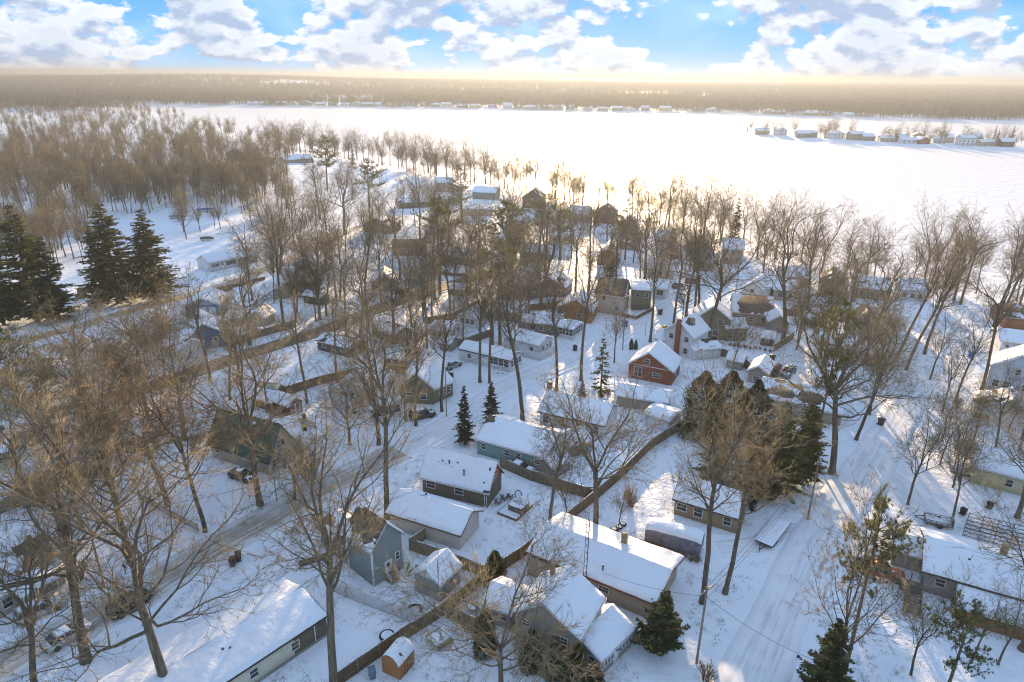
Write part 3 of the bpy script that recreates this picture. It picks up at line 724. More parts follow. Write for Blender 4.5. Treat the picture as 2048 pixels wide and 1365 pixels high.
house('small grey single garage with white gable beside the board fence', (830, 1181), (881, 1205), (931, 1170), 2.6, 1.25, 'y', 'grey', gable='white', name='garage', cat='garage', over=0.3, wins=[('r', 0.55, 1.2, 0.8, 0.7, 'w')])
pg = house('long pale metal pole garage under smooth snow next to the brown house', (781, 1056), (920, 1101), (974, 1060), 2.7, 1.5, 'x', 'pole', name='garage', cat='garage', snow=0.2, over=0.45, trim=WOOD, vents=[(0.35, 0.62, 0.4)])
hb = house('brown house with a rust red gable and dotted snowy roof by the hot tub', (846, 984), (975, 1016), (1024, 983), 2.9, 2.9, 'x', 'brown', gable='red', snow=0.14, over=0.4,
      wins=[('f', 0.13, 1.1, 1.3, 1.1, 'w'), ('f', 0.57, 1.1, 1.2, 1.1, 'w'), ('r', 0.42, 3.15, 0.7, 1.2, 'w'), ('r', 0.58, 3.3, 0.7, 1.0, 'w'), ('f', 0.97, 0.2, 0.2, 2.5, 'w')],
      holes={0: [(0.22, 0.62, 0.012, 0.03), (0.31, 0.60, 0.014, 0.035), (0.42, 0.58, 0.014, 0.035), (0.93, 0.75, 0.016, 0.05), (0.80, 0.45, 0.01, 0.03), (0.9, 0.30, 0.012, 0.04), (0.955, 0.06, 0.05, 0.05)]},
      vents=[(0.36, 0.28, 0.5), (0.62, 0.13, 0.9), (0.25, 0.3, 0.12), (0.48, 0.33, 0.12)], step=0.18)
house('teal sided house under a patchy snow roof behind the brown house', (955, 908), (1088, 946), 8.5, 2.8, 1.9, 'x', 'teal', wins=W('f', 0.1, 0.45, 0.62, 0.9, 1.2, 0.8, 0.9), holes={0: [(0.05, 0.85, 0.09, 0.2)]}, bare=(0.0, 0.2))
house('small teal outbuilding with snowy roof beyond the teal house', (1110, 925), (1180, 905), 4.5, 2.3, 1.1, 'x', 'teal', name='shed', cat='shed')
house('low snowy roofed lean-to shed against the fence corner', (1105, 958), (1140, 940), 3.2, 2.0, 0.7, 'x', 'stone', name='shed', cat='shed')

fl = house('long tan garage with a low snow roof and red brown eaves', (1063, 1140), (1302, 1241), 8.2, 2.9, 1.1, 'x', 'tan', trim=WALLS['red'], name='garage', cat='garage', over=0.6, snow=0.22,
      wins=[('f', 0.62, 1.2, 1.2, 0.7, 'w'), ('f', 0.25, 0.5, 2.2, 2.0, 'w')], chim=[(9.2, 6.2, 0.6, 5.0, BRICK_TAN)], vents=[(0.58, 0.1, 0.7)])
lo_ = MB(); lo_.box(-0.02, -1.0, -0.4, 3.0, 0.0, 2.4); lo_.build('porch_bay', WALLS['tan'], fl)
h8 = house('two storey grey beige house with a broad snow roof among evergreens', (1030, 1296), (1154, 1350), (1219, 1278), 5.0, 2.4, 'y', 'taupe', over=0.35, snow=0.2, rf=0.45,
      wins=[('f', 0.18, 3.6, 0.7, 0.7, 'w'), ('f', 0.72, 3.2, 1.5, 0.8, 'w'), ('f', 0.35, 1.0, 0.9, 1.1, 'w'), ('r', 0.22, 3.6, 0.9, 0.9, 'w'), ('r', 0.62, 3.6, 0.9, 0.9, 'w')], chim=[(1.8, 4.9, 0.45, 8.0, BRICK_TAN)])
A = at(h8, h8['L'] + 0.02, 0.2); A2 = at(h8, h8['L'] + 3.4, 0.2)
house('glazed side porch with white framed windows on the grey beige house', (1199, 1357), (1262, 1293), 4.3, 2.5, 1.1, 'x', 'taupe', name='porch', cat='porch', over=0.3, snow=0.2, rf=0.62,
      wins=W('f', 0.06, 0.16, 0.26, 0.36, 0.62, 0.72, 0.82, 0.93, 1.0, 0.55, 1.1) + [('f', 0.49, 0.9, 0.8, 1.3, 'd')] + W('l', 0.75, 1.0, 0.7, 1.1))
house('small snow covered annex joined to the grey beige house', (968, 1240), (1020, 1262), 4.2, 2.5, 1.0, 'x', 'taupe', name='house_wing', cat='house', wins=[('f', 0.75, 1.1, 0.8, 1.0, 'w')])
house('tan brick cottage with wide windows behind the covered camper', (1347, 1028), (1474, 1069), (1503, 1040), 2.7, 2.3, 'x', 'bricktan', over=0.3,
      wins=[('f', 0.12, 1.0, 1.3, 1.0, 'w'), ('f', 0.38, 0.8, 1.1, 1.3, 'w'), ('f', 0.83, 0.9, 0.9, 1.2, 'w'), ('r', 0.4, 1.0, 0.9, 1.1, 'w')], trim=DARKTRIM)
# orange garden shed with curved roof
A = P(765, 1344); B = P(801, 1361); C = P(842, 1335)
L = float(np.linalg.norm(B[:2] - A[:2])); D = float(np.linalg.norm(C[:2] - B[:2])); rz = math.atan2(B[1] - A[1], B[0] - A[0])
sh = thing('garden_shed', 'orange wooden garden shed with torn snow on its rounded roof', 'shed', tuple(A), rz)
prof = [(0, -0.2), (0, 1.75), (0.12 * L, 2.25), (0.3 * L, 2.6), (0.5 * L, 2.72), (0.7 * L, 2.6), (0.88 * L, 2.25), (L, 1.75), (L, -0.2)]
mb = MB(); n = len(prof); vs = [(x, y, z) for y in (0, D) for x, z in prof]
mb.add(vs, [(i, (i + 1) % n, n + (i + 1) % n, n + i) for i in range(n)]); o = len(mb.v)
mb.add([(L / 2, y, 1.0) for y in (0, D)] + vs, (), [(0, 2 + i, 2 + (i + 1) % n) for i in range(n)] + [(1, 2 + n + (i + 1) % n, 2 + n + i) for i in range(n)])
mb.build('wall', WALLS['shedorange'], sh)
arc = np.array([(x, z) for x, z in prof[1:-1]]); t = np.linspace(0, len(arc) - 1, 15)
ax = np.interp(t, range(len(arc)), arc[:, 0]); az = np.interp(t, range(len(arc)), arc[:, 1])
Yv = np.linspace(-0.15, D + 0.15, 14); G = np.zeros((15, 14, 3)); G[..., 0] = ax[:, None]; G[..., 1] = Yv[None]
th = 0.16 * smooth(0, 1.2, np.minimum(np.arange(15), 14 - np.arange(15)))[:, None] * smooth(0.0, 0.5, np.minimum(Yv - Yv[0] + 0.1, Yv[-1] - Yv + 0.1))[None]
th = np.where(fbm(G[..., 0] * 1.6, G[..., 1] * 1.2, 5, 3) + 0.25 * np.abs(ax[:, None] / L - 0.5) < 0.40, -0.03, th)
rfm = MB(); g0 = G.copy(); g0[..., 2] = az[:, None] + 0.02; rfm.grid(g0); ro = rfm.build('roof', SHINGLE_BR, sh, True)
G[..., 2] = az[:, None] + 0.03 + th; sm = MB(); sm.grid(G); sm.build('snow', SNOW_ROOF, ro, True)
dm = MB(); dm.box(L + 0.002, D * 0.3, 0.05, L + 0.05, D * 0.49, 1.75); dm.box(L + 0.002, D * 0.51, 0.05, L + 0.05, D * 0.7, 1.75); dm.build('door', WALLS['rust'], sh)

# --- along the middle street
house('long white cottage with tall windows behind the spruces', (1079, 850), (1206, 879), (1266, 848), 2.7, 2.0, 'x', 'white', wins=W('f', 0.1, 0.35, 0.62, 0.88, 0.7, 0.95, 1.4), bare=(0.0, 0.1), trim=DARKTRIM)
hr = house('red brick house with white windows and a white band across the gable', (1256, 755), (1342, 772), (1364, 747), 3.1, 3.0, 'y', 'brick', rf=0.45, over=0.4,
      wins=[('f', 0.22, 0.7, 1.5, 1.9, 'w'), ('f', 0.64, 1.1, 1.3, 0.9, 'w'), ('f', 0.42, 3.6, 0.8, 1.0, 'w'), ('r', 0.5, 1.0, 1.0, 1.1, 'w')])
bd = MB(); bd.box(0, -0.06, 3.05, hr['L'], -0.005, 3.2); bd.build('band', WHITE, hr)
house('low brown outbuilding with a snow roof in front of the red brick house', (1232, 812), (1332, 829), 5.2, 2.3, 0.9, 'x', 'stone', name='garage', cat='garage', trim=WHITE)
house('pale flat snow roofed shed at the end of the long white cottage', (1289, 850), (1335, 866), 4.6, 2.3, 0.5, 'x', 'white', name='shed', cat='shed')
hwc = house('white two storey house with a tall red brick chimney on its gable', (1325, 703), (1382, 719), (1411, 700), 5.0, 2.8, 'y', 'white', rf=0.5, over=0.4, holes={1: [(0.45, 0.75, 0.25, 0.2)]},
      wins=[('f', 0.25, 3.6, 0.9, 1.0, 'w'), ('f', 0.78, 3.6, 0.9, 1.0, 'w'), ('f', 0.78, 0.9, 0.9, 1.2, 'w')], step=0.35)
c = MB(); c.box(hwc['L'] * 0.5 - 0.45, -0.7, -0.3, hwc['L'] * 0.5 + 0.45, -0.01, 8.3); c.build('chimney', BRICK, hwc)
house('small white front wing of the house with the brick chimney', (1308, 700), (1326, 704), 5.5, 2.8, 1.2, 'x', 'white', name='house_wing', cat='house')
house('white lean-to with patchy snow beside the chimney house', (1385, 722), (1440, 716), 5, 2.4, 1.2, 'x', 'white', name='house_wing', cat='house', bare=0.3)
ho = house('dark olive two storey house with white windows facing the street', (1388, 676), (1457, 682), (1496, 665), 5.0, 3.0, 'y', 'olive', over=0.4, rf=0.48,
      wins=[('f', 0.12, 1.2, 1.0, 1.3, 'w'), ('f', 0.12, 3.7, 1.0, 1.2, 'w'), ('f', 0.72, 3.7, 1.2, 1.1, 'w'), ('f', 0.6, 1.0, 1.1, 1.3, 'w')])
house('olive rear wing with big white windows behind the olive house', (1450, 683), (1492, 682), 6, 3.2, 1.2, 'x', 'olive', name='house_wing', cat='house', wins=W('f', 0.2, 0.45, 0.7, 0.8, 1.1, 1.4))
house('brown house with a bare dark shingle roof and two skylights', (1462, 648), (1540, 655), 9, 3.2, 3.0, 'x', 'stone', roofm=SHINGLE_BR, holes={0: [(0.55, 0.55, 0.42, 0.6)]}, wins=W('f', 0.2, 0.5, 0.8, 1.0, 1.0, 1.2))
house('grey garage with a snowy roof beside the bare roofed house', (1535, 665), (1575, 668), 8, 2.8, 1.6, 'y', 'stone', name='garage', cat='garage')
hp = house('cottage with large bare patches melted into its snowy roof', (1515, 820), (1636, 843), (1657, 805), 2.7, 1.8, 'x', 'beige', wins=[('f', 0.08, 0.9, 1.2, 1.2, 'w'), ('f', 0.5, 0.9, 1.2, 1.2, 'w'), ('f', 0.85, 0.9, 1.2, 1.2, 'w')],
      holes={0: [(0.36, 0.45, 0.22, 0.26), (0.80, 0.42, 0.2, 0.32), (0.55, 0.85, 0.12, 0.12), (0.3, 0.95, 0.1, 0.1)]}, roofm=SHINGLE, step=0.3)
house('tan shed roofed annex beside the patchy roofed cottage', (1638, 846), (1680, 852), 6, 2.4, 1.0, 'x', 'tan', name='house_wing', cat='house')
house('small olive garage with a curved gable by the parked pickup', (1494, 764), (1531, 772), (1546, 750), 2.6, 1.2, 'y', 'stone', name='garage', cat='garage', wins=[('f', 0.45, 0.6, 1.2, 0.9, 'w')])
house('long low white shed with a snow roof behind the big leaning oak', (1621, 778), (1700, 792), 5.5, 2.3, 1.0, 'x', 'white', name='shed', cat='shed')
hs = house('white modular house with a glazed sunroom at its end', (919, 720), (1021, 745), (1049, 731), 2.6, 1.0, 'x', 'white', wins=W('f', 0.63, 0.72, 0.82, 0.92, 1.0, 1.0, 1.2) + W('r', 0.15, 0.35, 0.55, 0.8, 1.0, 1.0, 1.2) + [('f', 0.2, 1.0, 0.8, 0.9, 'w')], trim=DARKTRIM, over=0.25)
house('plain white house with a small porch next to the sunroom house', (1008, 695), (1077, 714), (1109, 700), 2.7, 1.2, 'x', 'white', wins=[('r', 0.3, 1.1, 0.7, 0.8, 'w'), ('r', 0.62, 0.9, 0.8, 1.2, 'd'), ('r', 0.85, 0.9, 0.5, 1.2, 'w'), ('f', 0.8, 1.0, 0.9, 0.8, 'w')])
house('olive bungalow behind the glass porch', (1070, 668), (1120, 672), 7, 2.8, 1.3, 'x', 'olive', wins=W('f', 0.25, 0.7, 1.0, 1.0, 1.1))
house('white glass porch with a flat snow roof', (1117, 674), (1145, 680), (1164, 667), 2.6, 0.6, 'x', 'white', name='porch', cat='porch', wins=W('f', 0.15, 0.38, 0.62, 0.86, 0.9, 0.9, 1.4) + W('r', 0.12, 0.3, 0.5, 0.7, 0.88, 0.9, 1.0, 1.4))
house('bright orange red house with a broad gable', (1113, 640), (1182, 648), (1224, 632), 3.2, 2.6, 'y', 'orange', rf=0.55, wins=[('f', 0.2, 1.0, 1.2, 1.2, 'w'), ('f', 0.65, 1.0, 1.2, 1.2, 'w')])
house('pale pink two storey house with a bare dark roof', (1190, 625), (1244, 632), (1264, 616), 5.2, 3.2, 'x', 'pink', bare=(1.0, 0.2), wins=[('f', 0.3, 3.6, 0.9, 1.0, 'w'), ('f', 0.8, 1.2, 0.9, 1.0, 'w'), ('r', 0.3, 3.6, 0.8, 1.0, 'w'), ('r', 0.7, 3.6, 0.8, 1.0, 'w'), ('r', 0.5, 1.2, 1.2, 1.1, 'w')])
house('tall olive box house with a flat snow roof', (1262, 620), (1300, 622), 9, 5.5, 0.8, 'x', 'olive', wins=W('f', 0.3, 0.75, 3.6, 0.9, 1.1) + W('r', 0.3, 0.7, 3.6, 0.9, 1.1))
house('white sided cottage next to the tall olive box house', (1307, 597), (1330, 600), (1347, 588), 3.0, 1.6, 'x', 'white', wins=[('f', 0.5, 1.1, 1.6, 1.3, 'w'), ('r', 0.3, 1.1, 0.9, 1.1, 'w')])
house('white house with a sunny gable and dark roof vents', (1480, 602), (1522, 610), 15, 3.6, 2.4, 'y', 'white', wins=[('f', 0.5, 2.8, 0.9, 1.0, 'w'), ('r', 0.5, 1.0, 0.9, 1.0, 'w')], bare=(0, 0.12))
house('stone grey cottage with a small window behind the white gabled house', (1545, 600), (1590, 604), 8, 3.0, 1.8, 'x', 'beige', wins=W('f', 0.3, 0.75, 1.0, 1.0, 1.1))
MID = [  # label, a, b, depth, wall height, rise, ridge, wall, bare
 ('two storey pale house under a tall spruce at the lake edge', (1442, 527), (1484, 530), 9, 5.0, 2.2, 'x', 'pink', 0),
 ('house with a snowy roof and red eaves among the lakeside oaks', (1562, 573), (1620, 577), 9, 3.0, 1.9, 'x', 'tan', 0.05),
 ('brown gabled house with a grey wall near the ice', (1638, 590), (1692, 596), 10, 3.4, 2.6, 'y', 'stone', (0.9, 0.05)),
 ('tan house with two stepped snow roofs by the shore', (1706, 596), (1776, 603), 9, 3.2, 2.0, 'x', 'tan', 0.1),
 ('pale lakeside house with small dormers', (1795, 600), (1850, 606), 8, 3.2, 2.0, 'x', 'white', 0.1),
 ('grey sided house with a broad brown gable', (1716, 688), (1772, 692), 11, 3.4, 2.8, 'y', 'stone', (0.95, 0.05)),
 ('white house end with steep snow roof behind the leaning oaks', (1776, 668), (1812, 660), 8, 3.6, 2.0, 'x', 'white', 0),
 ('low grey house seen through the pine', (1658, 712), (1702, 720), 7, 2.6, 1.4, 'x', 'stone', 0.05),
 ('dark garage with a flat snow roof below the grey sided house', (1724, 728), (1768, 736), 6, 2.6, 0.7, 'x', 'dark', 0),
 ('cream cottage with a wide lit roof by the street bend', (1294, 556), (1346, 560), 8, 3.0, 1.8, 'x', 'cream', 0),
 ('brown cabin with a steep roof in the middle of the trees', (1194, 530), (1236, 533), 8, 3.0, 2.4, 'y', 'brown', 0.1),
 ('snow roofed cottage among pines with yellowish walls', (1098, 486), (1140, 489), 8, 3.0, 2.0, 'x', 'yellow', 0),
 ('small grey cottage with a snow roof near the lake row', (1236, 499), (1272, 502), 8, 3.0, 2.0, 'x', 'stone', 0),
 ('tall brown peaked house against the bright ice', (1045, 416), (1084, 418), 9, 5.0, 3.4, 'y', 'dark', 0.9),
 ('pale house with a snow slope next to the dark peaked roof', (1136, 443), (1174, 446), 9, 3.4, 2.4, 'x', 'beige', 0),
 ('dark peaked lakeside house with chimney', (1186, 446), (1228, 449), 9, 4.0, 3.2, 'y', 'dark', 0.85),
 ('low grey lakeside house with a shallow dark roof', (1233, 460), (1266, 463), 8, 3.0, 1.6, 'y', 'stone', 0.4),
 ('pale cottage half hidden by the lakeside maples', (1310, 491), (1342, 494), 8, 3.2, 1.8, 'x', 'white', 0),
 ('brown gabled cabin above the sloping yards', (728, 464), (778, 469), 9, 3.2, 2.4, 'y', 'brown', (0.3, 0.6)),
 ('long shed with a bare ribbed roof', (786, 512), (852, 512), 9, 2.6, 2.0, 'x', 'brown', (1.0, 0.5)),
 ('log cabin with a covered porch and white posts', (877, 524), (952, 535), 8, 2.8, 1.8, 'x', 'logs', 0.1),
 ('flat roofed bungalow with deep snow on top', (924, 432), (984, 433), 10, 3.0, 0.9, 'x', 'beige', 0),
 ('bungalow with a low arched snow roof near the lake', (884, 411), (922, 409), 9, 3.0, 1.2, 'x', 'tan', 0),
 ('brown garage with steep gable beside the far street', (744, 584), (792, 583), 8, 2.8, 2.2, 'y', 'taupe', 0),
 ('long brown cabin at the top of the snowy yard', (798, 418), (862, 415), 7, 2.8, 1.4, 'x', 'brown', 0.1),
 ('two storey tan house with blue roof snow at the shore', (870, 385), (908, 385), 9, 5.0, 2.0, 'x', 'tan', 0),
 ('grey lakeside house with a broad snow roof', (945, 398), (990, 400), 9, 3.4, 2.0, 'x', 'stone', 0),
 ('small white cottage by the fence of the far street', (918, 652), (952, 658), 6, 2.6, 1.4, 'y', 'white', 0),
 ('greenish cottage with a low snow roof in the central yards', (992, 640), (1040, 646), 7, 2.5, 1.2, 'x', 'teal', 0),
 ('low white garage between the central trees', (860, 678), (900, 684), 6, 2.4, 0.9, 'x', 'white', 0),
 ('brown shed row along the far street', (636, 700), (700, 716), 5, 2.3, 0.9, 'x', 'dark', 0.3),
 ('dark shed with a sunlit roof edge along the far street', (745, 672), (790, 690), 5, 2.4, 1.2, 'x', 'dark', 0.1),
 ('tan cottage between the central oaks and the fence', (770, 735), (815, 742), 6, 2.4, 1.2, 'x', 'tan', 0),
 ('grey house with hidden porch among central pines', (1000, 585), (1060, 590), 8, 3.0, 2.0, 'x', 'stone', 0.1),
 ('brown house with wide eaves beyond the orange red house', (1070, 590), (1130, 596), 8, 3.0, 2.2, 'y', 'brown', (0.8, 0.1)),
 ('white cottage with snow roof among the old street trees', (980, 500), (1030, 504), 8, 3.0, 1.8, 'x', 'white', 0),
 ('pale green cottage with a snow roof on the wooded slope', (1040, 520), (1080, 524), 8, 3.0, 1.8, 'x', 'teal', 0),
 ('tan cottage with a snow roof beside the street bend', (1385, 540), (1425, 545), 8, 3.0, 1.8, 'x', 'tan', 0),
 ('brown house on the rise with a covered balcony', (454, 323), (492, 324), 9, 5.2, 2.6, 'y', 'tan', 0.05),
 ('low blue grey house at the tip of the rise', (572, 327), (627, 326), 9, 3.0, 1.8, 'x', 'stone', 0),
 ('dark house with attached shed in the wood', (228, 352), (272, 354), 9, 3.2, 2.2, 'x', 'dark', 0.1),
 ('dark steep cabin in the wood', (298, 353), (338, 354), 8, 3.0, 3.2, 'y', 'dark', 0.8),
 ('long grey house deep in the wood', (168, 325), (222, 324), 9, 3.0, 1.6, 'x', 'teal', 0),
 ('brown boathouse between the trees of the rise', (420, 345), (452, 346), 6, 2.6, 1.6, 'x', 'brown', 0.3),
 ('tan bungalow at the edge of the wood', (150, 470), (205, 468), 8, 2.8, 1.8, 'x', 'taupe', 0.2),
]
for (lb, a, b, dp, hw, ri, rg, wl, br) in MID:
    house(lb, a, b, dp, hw, ri, rg, wl, bare=br, wins=W('f', 0.22, 0.5, 0.78, 1.0 if hw < 4 else 3.4, 0.9, 1.1) + ([] if hw < 4 else W('f', 0.25, 0.75, 0.9, 0.9, 1.2)) + W('r', 0.35, 0.7, 1.0, 0.9, 1.1), step=0.7)

SHEDS = [('tiny snow capped shed behind the sunroom house', (880, 700), (902, 704), 'stone'), ('small dark shed by the central grey fence', (948, 640), (970, 644), 'dark'), ('little tan shed near the log cabin', (842, 548), (866, 550), 'tan'), ('small white shed behind the pink house', (1160, 612), (1182, 615), 'white'),
 ('low grey shed beside the olive bungalow', (1040, 655), (1062, 660), 'stone'), ('brown shed by the street bend cottage', (1370, 566), (1392, 570), 'brown'), ('small teal shed behind the olive house', (745, 770), (770, 775), 'teal'), ('grey garden shed behind the chimney house', (1452, 735), (1482, 742), 'stone'),
 ('small dark shed at the hedge of the great oak', (1520, 690), (1545, 694), 'dark'), ('white garden shed by the lakeside tan house', (1700, 640), (1725, 644), 'white'), ('brown woodshed near the stone grey cottage', (1605, 650), (1635, 655), 'brown'), ('small red shed among the lakeside houses', (1790, 632), (1812, 636), 'red'),
 ('tan shed on the upper street corner', (590, 540), (615, 541), 'tan'), ('dark lean-to shed by the central pines', (900, 590), (928, 594), 'dark'), ('white shed on the wooded slope', (1000, 465), (1026, 467), 'white'), ('grey shed above the log cabin', (850, 470), (878, 472), 'stone')]
for lb, a, b, wl in SHEDS: house(lb, a, b, 3.2, 2.0, 0.9, 'x', wl, name='shed', cat='shed', wins=[('f', 0.5, 0.9, 0.6, 0.6, 'w')], step=0.6)
# --- left side
hg = house('beige house with a green metal roof beside the old oak', (425, 915), (541, 951), (604, 919), 3.0, 4.2, 'x', 'beige', roofm=METAL_GREEN, bare=(1.0, 0.0), over=0.5, trim=DARKTRIM,
      wins=[('f', 0.12, 1.2, 0.7, 1.1, 'w'), ('f', 0.42, 1.2, 0.8, 1.1, 'w'), ('f', 0.78, 1.2, 0.9, 1.1, 'w'), ('r', 0.25, 1.0, 1.5, 1.2, 'w'), ('r', 0.7, 1.0, 1.5, 1.2, 'w'), ('r', 0.5, 3.6, 1.7, 1.1, 'w')], frame=WHITE)
pt = MB()
for (u, v, s_) in ((0.2, 0.22, 0.35), (0.63, 0.42, 0.3), (0.42, 0.55, 0.25)):
    x, y = u * hg['L'], v * hg['D']; zz = roof_z(x, y, hg['L'], hg['D'], 3.0, 4.2, 'x', 0.5); pt.lathe(x, y, [(s_, zz - 0.1), (s_ * 0.8, zz + 0.12), (s_ * 0.3, zz + 0.2)], 9)
pt.build('snow_patch', SNOW_ROOF, hg, True)
house('small beige wing with a snow slope behind the green metal roof', (560, 918), (606, 905), 5, 3.4, 2.0, 'x', 'beige', name='house_wing', cat='house')
house('dark red garden barn with white trim and crossed double doors', (544, 822), (579, 836), (607, 824), 2.3, 1.0, 'x', 'barnred', name='garden_barn', cat='shed', wins=[('f', 0.5, 0.9, 0.7, 0.9, 'w'), ('r', 0.5, 0.2, 2.0, 2.2, 'x')], over=0.25)
house('low dark shed beside the red garden barn', (505, 812), (545, 824), 3.5, 1.9, 0.7, 'x', 'dark', name='shed', cat='shed')
house('teal roofed dark shed behind the red garden barn', (512, 800), (548, 806), 3.5, 2.0, 0.8, 'x', 'dark', roofm=WALLS['teal'], bare=(1.0, 0.3), name='shed', cat='shed')
hw2 = house('white two storey house with dark windows in front of the olive house', (664, 832), (740, 843), 10, 4.8, 3.0, 'y', 'white', rf=0.5, wins=[('f', 0.42, 3.9, 0.7, 1.2, 'w'), ('f', 0.60, 3.9, 0.7, 1.2, 'w'), ('f', 0.42, 1.0, 0.7, 1.3, 'w'), ('f', 0.62, 1.0, 0.7, 1.3, 'w'), ('f', 0.83, 3.2, 0.7, 0.8, 'w')])
house('white sunroom wing with teal tinted windows', (741, 846), (802, 830), 5, 2.8, 1.6, 'x', 'white', name='house_wing', cat='house', wins=W('f', 0.12, 0.3, 0.5, 0.7, 0.88, 0.8, 1.0, 1.4))
house('olive house with a yellow green gable under snow', (800, 806), (868, 810), 12, 3.4, 2.8, 'y', 'olive', wins=[('f', 0.3, 1.0, 1.1, 1.2, 'w'), ('f', 0.7, 1.0, 1.1, 1.2, 'w'), ('r', 0.5, 1.0, 1.5, 1.2, 'w')])
house('olive side wing with a bare gable next to the street', (868, 808), (906, 791), 6, 3.0, 1.8, 'x', 'olive', name='house_wing', cat='house', wins=W('f', 0.4, 0.75, 1.0, 0.9, 1.1))
house('blue garage with two white doors', (373, 634), (440, 632), 9, 2.9, 1.7, 'y', 'blue', gable='skyblue', name='garage', cat='garage', wins=[('f', 0.45, 0, 2.6, 2.1, 'g'), ('f', 0.80, 0, 1.6, 2.1, 'g')])
house('bright blue house with a sunlit snow roof', (380, 703), (456, 692), 10, 3.0, 2.8, 'y', 'blue', rf=0.42, wins=[('f', 0.28, 0.9, 1.4, 1.3, 'w'), ('f', 0.7, 0.9, 0.9, 1.6, 'd')], chim=[(2.5, 4.5, 0.6, 6.6, BRICK_TAN)])
house('tiny white shed with a window near the blue house', (454, 652), (482, 654), 4, 2.2, 1.0, 'x', 'beige', name='shed', cat='shed', wins=[('f', 0.5, 0.9, 0.8, 0.7, 'w')])
house('small white gabled shed near the blue house', (500, 653), (530, 655), 5, 2.4, 1.6, 'y', 'beige', name='shed', cat='shed')
hc = house('grey house with an open carport under its snow roof', (549, 600), (640, 592), 10, 2.9, 2.4, 'y', 'stone', over=0.5, wins=[('f', 0.6, 1.0, 1.2, 1.0, 'w')])
house('small brown shed near the carport house', (608, 606), (642, 612), 3.5, 2.3, 0.6, 'x', 'dark', name='shed', cat='shed')
house('white ranch house with black shutters on the upper street', (421, 545), (478, 532), (386, 540), 2.9, 1.7, 'x', 'white', wins=[('f', 0.2, 1.3, 1.4, 0.8, 's'), ('f', 0.42, 0.9, 0.9, 1.2, 'd'), ('f', 0.74, 1.0, 2.4, 1.2, 's')], over=0.3)
house('grey garage at the end of the white ranch house', (480, 532), (515, 524), 8, 2.6, 1.4, 'x', 'stone', name='garage', cat='garage')
hd = house('beige house with a brown shingle roof and porch by the parked white car', ext((132, 1166), (0, 1238), 17), (132, 1166), 8.5, 2.9, 2.4, 'x', 'beige', roofm=SHINGLE_BR, bare=(0.25, 0.85), wins=W('f', 0.3, 0.5, 0.66, 0.9, 0.9, 1.2) + [('f', 0.8, 0.9, 0.9, 1.2, 'd'), ('r', 0.5, 1.0, 0.9, 1.1, 'w')])
pc = MB()
for q in (0.72, 0.82, 0.92, 0.99): pc.box(hd['L'] * q - 0.06, -1.7, -0.3, hd['L'] * q + 0.06, -1.58, 2.4)
pc.build('porch_post', WHITE, hd); pr = MB(); pr.slab([(hd['L'] * 0.7, -1.9, 2.4), (hd['L'] + 0.1, -1.9, 2.4), (hd['L'] + 0.1, 0, 2.85), (hd['L'] * 0.7, 0, 2.85)], 0, 0.2); pr.build('porch_roof', SNOW_ROOF, hd)
house('cream trailer home behind the tall grey board fence', (-70, 958), (28, 936), 5, 3.0, 0.9, 'x', 'yellow', name='mobile_home', cat='mobile home', wins=[('r', 0.5, 1.4, 0.8, 0.8, 'w'), ('f', 0.75, 1.3, 0.8, 0.7, 'w')])
house('tan garage against the tall grey board fence', (46, 986), (118, 972), 5.5, 2.4, 1.0, 'x', 'tan', name='garage', cat='garage')
for (lb, a, b, wl) in (('brown ranch house below the huge spruces', (40, 770), (90, 765), 'dark'), ('pale shed by the white picket fence of the far street', (30, 815), (72, 808), 'stone'), ('tan garage under the oaks by the far street', (195, 712), (240, 705), 'tan'),
                       ('grey cottage behind the twiggy oaks', (262, 690), (310, 688), 'stone'), ('snow topped shed at the foot of the oak hill', (330, 716), (362, 724), 'white'), ('greenish cottage half hidden by the street oaks', (150, 880), (230, 866), 'taupe'),
                       ('pale trailer home between the oaks and the far street', (0, 905), (95, 882), 'white'), ('grey shed by the street oaks', (245, 905), (290, 900), 'stone')):
    house(lb, a, b, 6, 2.5, 1.4, 'x', wl, wins=W('f', 0.3, 0.7, 1.0, 0.8, 0.9), step=0.6, bare=0.1)

# --- right side
house('cream house with a wooden pergola deck above the dock frames', (1940, 966), ext((1940, 966), (2034, 990), 15), 7.5, 2.9, 1.8, 'x', 'yellow', wins=W('f', 0.30, 0.48, 0.85, 1.0, 0.85, 1.1))
house('white house with a sunlit brown patched roof slope', (1941, 843), (2052, 868), 6.5, 3.0, 2.2, 'y', 'white', rf=0.62, roofm=SHINGLE_BR, bare=(0.2, 0), wins=[('f', 0.1, 0.9, 1.0, 0.9, 'w'), ('f', 0.24, 0.9, 1.0, 0.9, 'w')])
wv = MB()
house('light blue grey two storey house with white windows', (1968, 779), ext((1968, 779), (2065, 799), 10.5), 6, 5.2, 3.4, 'y', 'skyblue', wins=[('f', 0.14, 1.2, 1.0, 1.3, 'w'), ('f', 0.30, 1.2, 1.0, 1.3, 'w'), ('f', 0.58, 1.2, 0.8, 1.3, 'w'), ('f', 0.42, 4.2, 0.8, 1.1, 'w'), ('f', 0.7, 4.2, 0.8, 1.1, 'w')])
house('white cottage with an arched door behind the blue grey house', (1997, 706), (2085, 717), 8, 2.9, 1.5, 'x', 'white', wins=[('f', 0.15, 0.9, 0.9, 1.3, 'd'), ('f', 0.45, 1.0, 1.4, 1.0, 'w')])
house('brown lakeside house with a bare tan roof', (2006, 657), (2090, 664), 9, 3.0, 2.0, 'x', 'rust', roofm=SHINGLE_BR, bare=(0.9, 0.5))
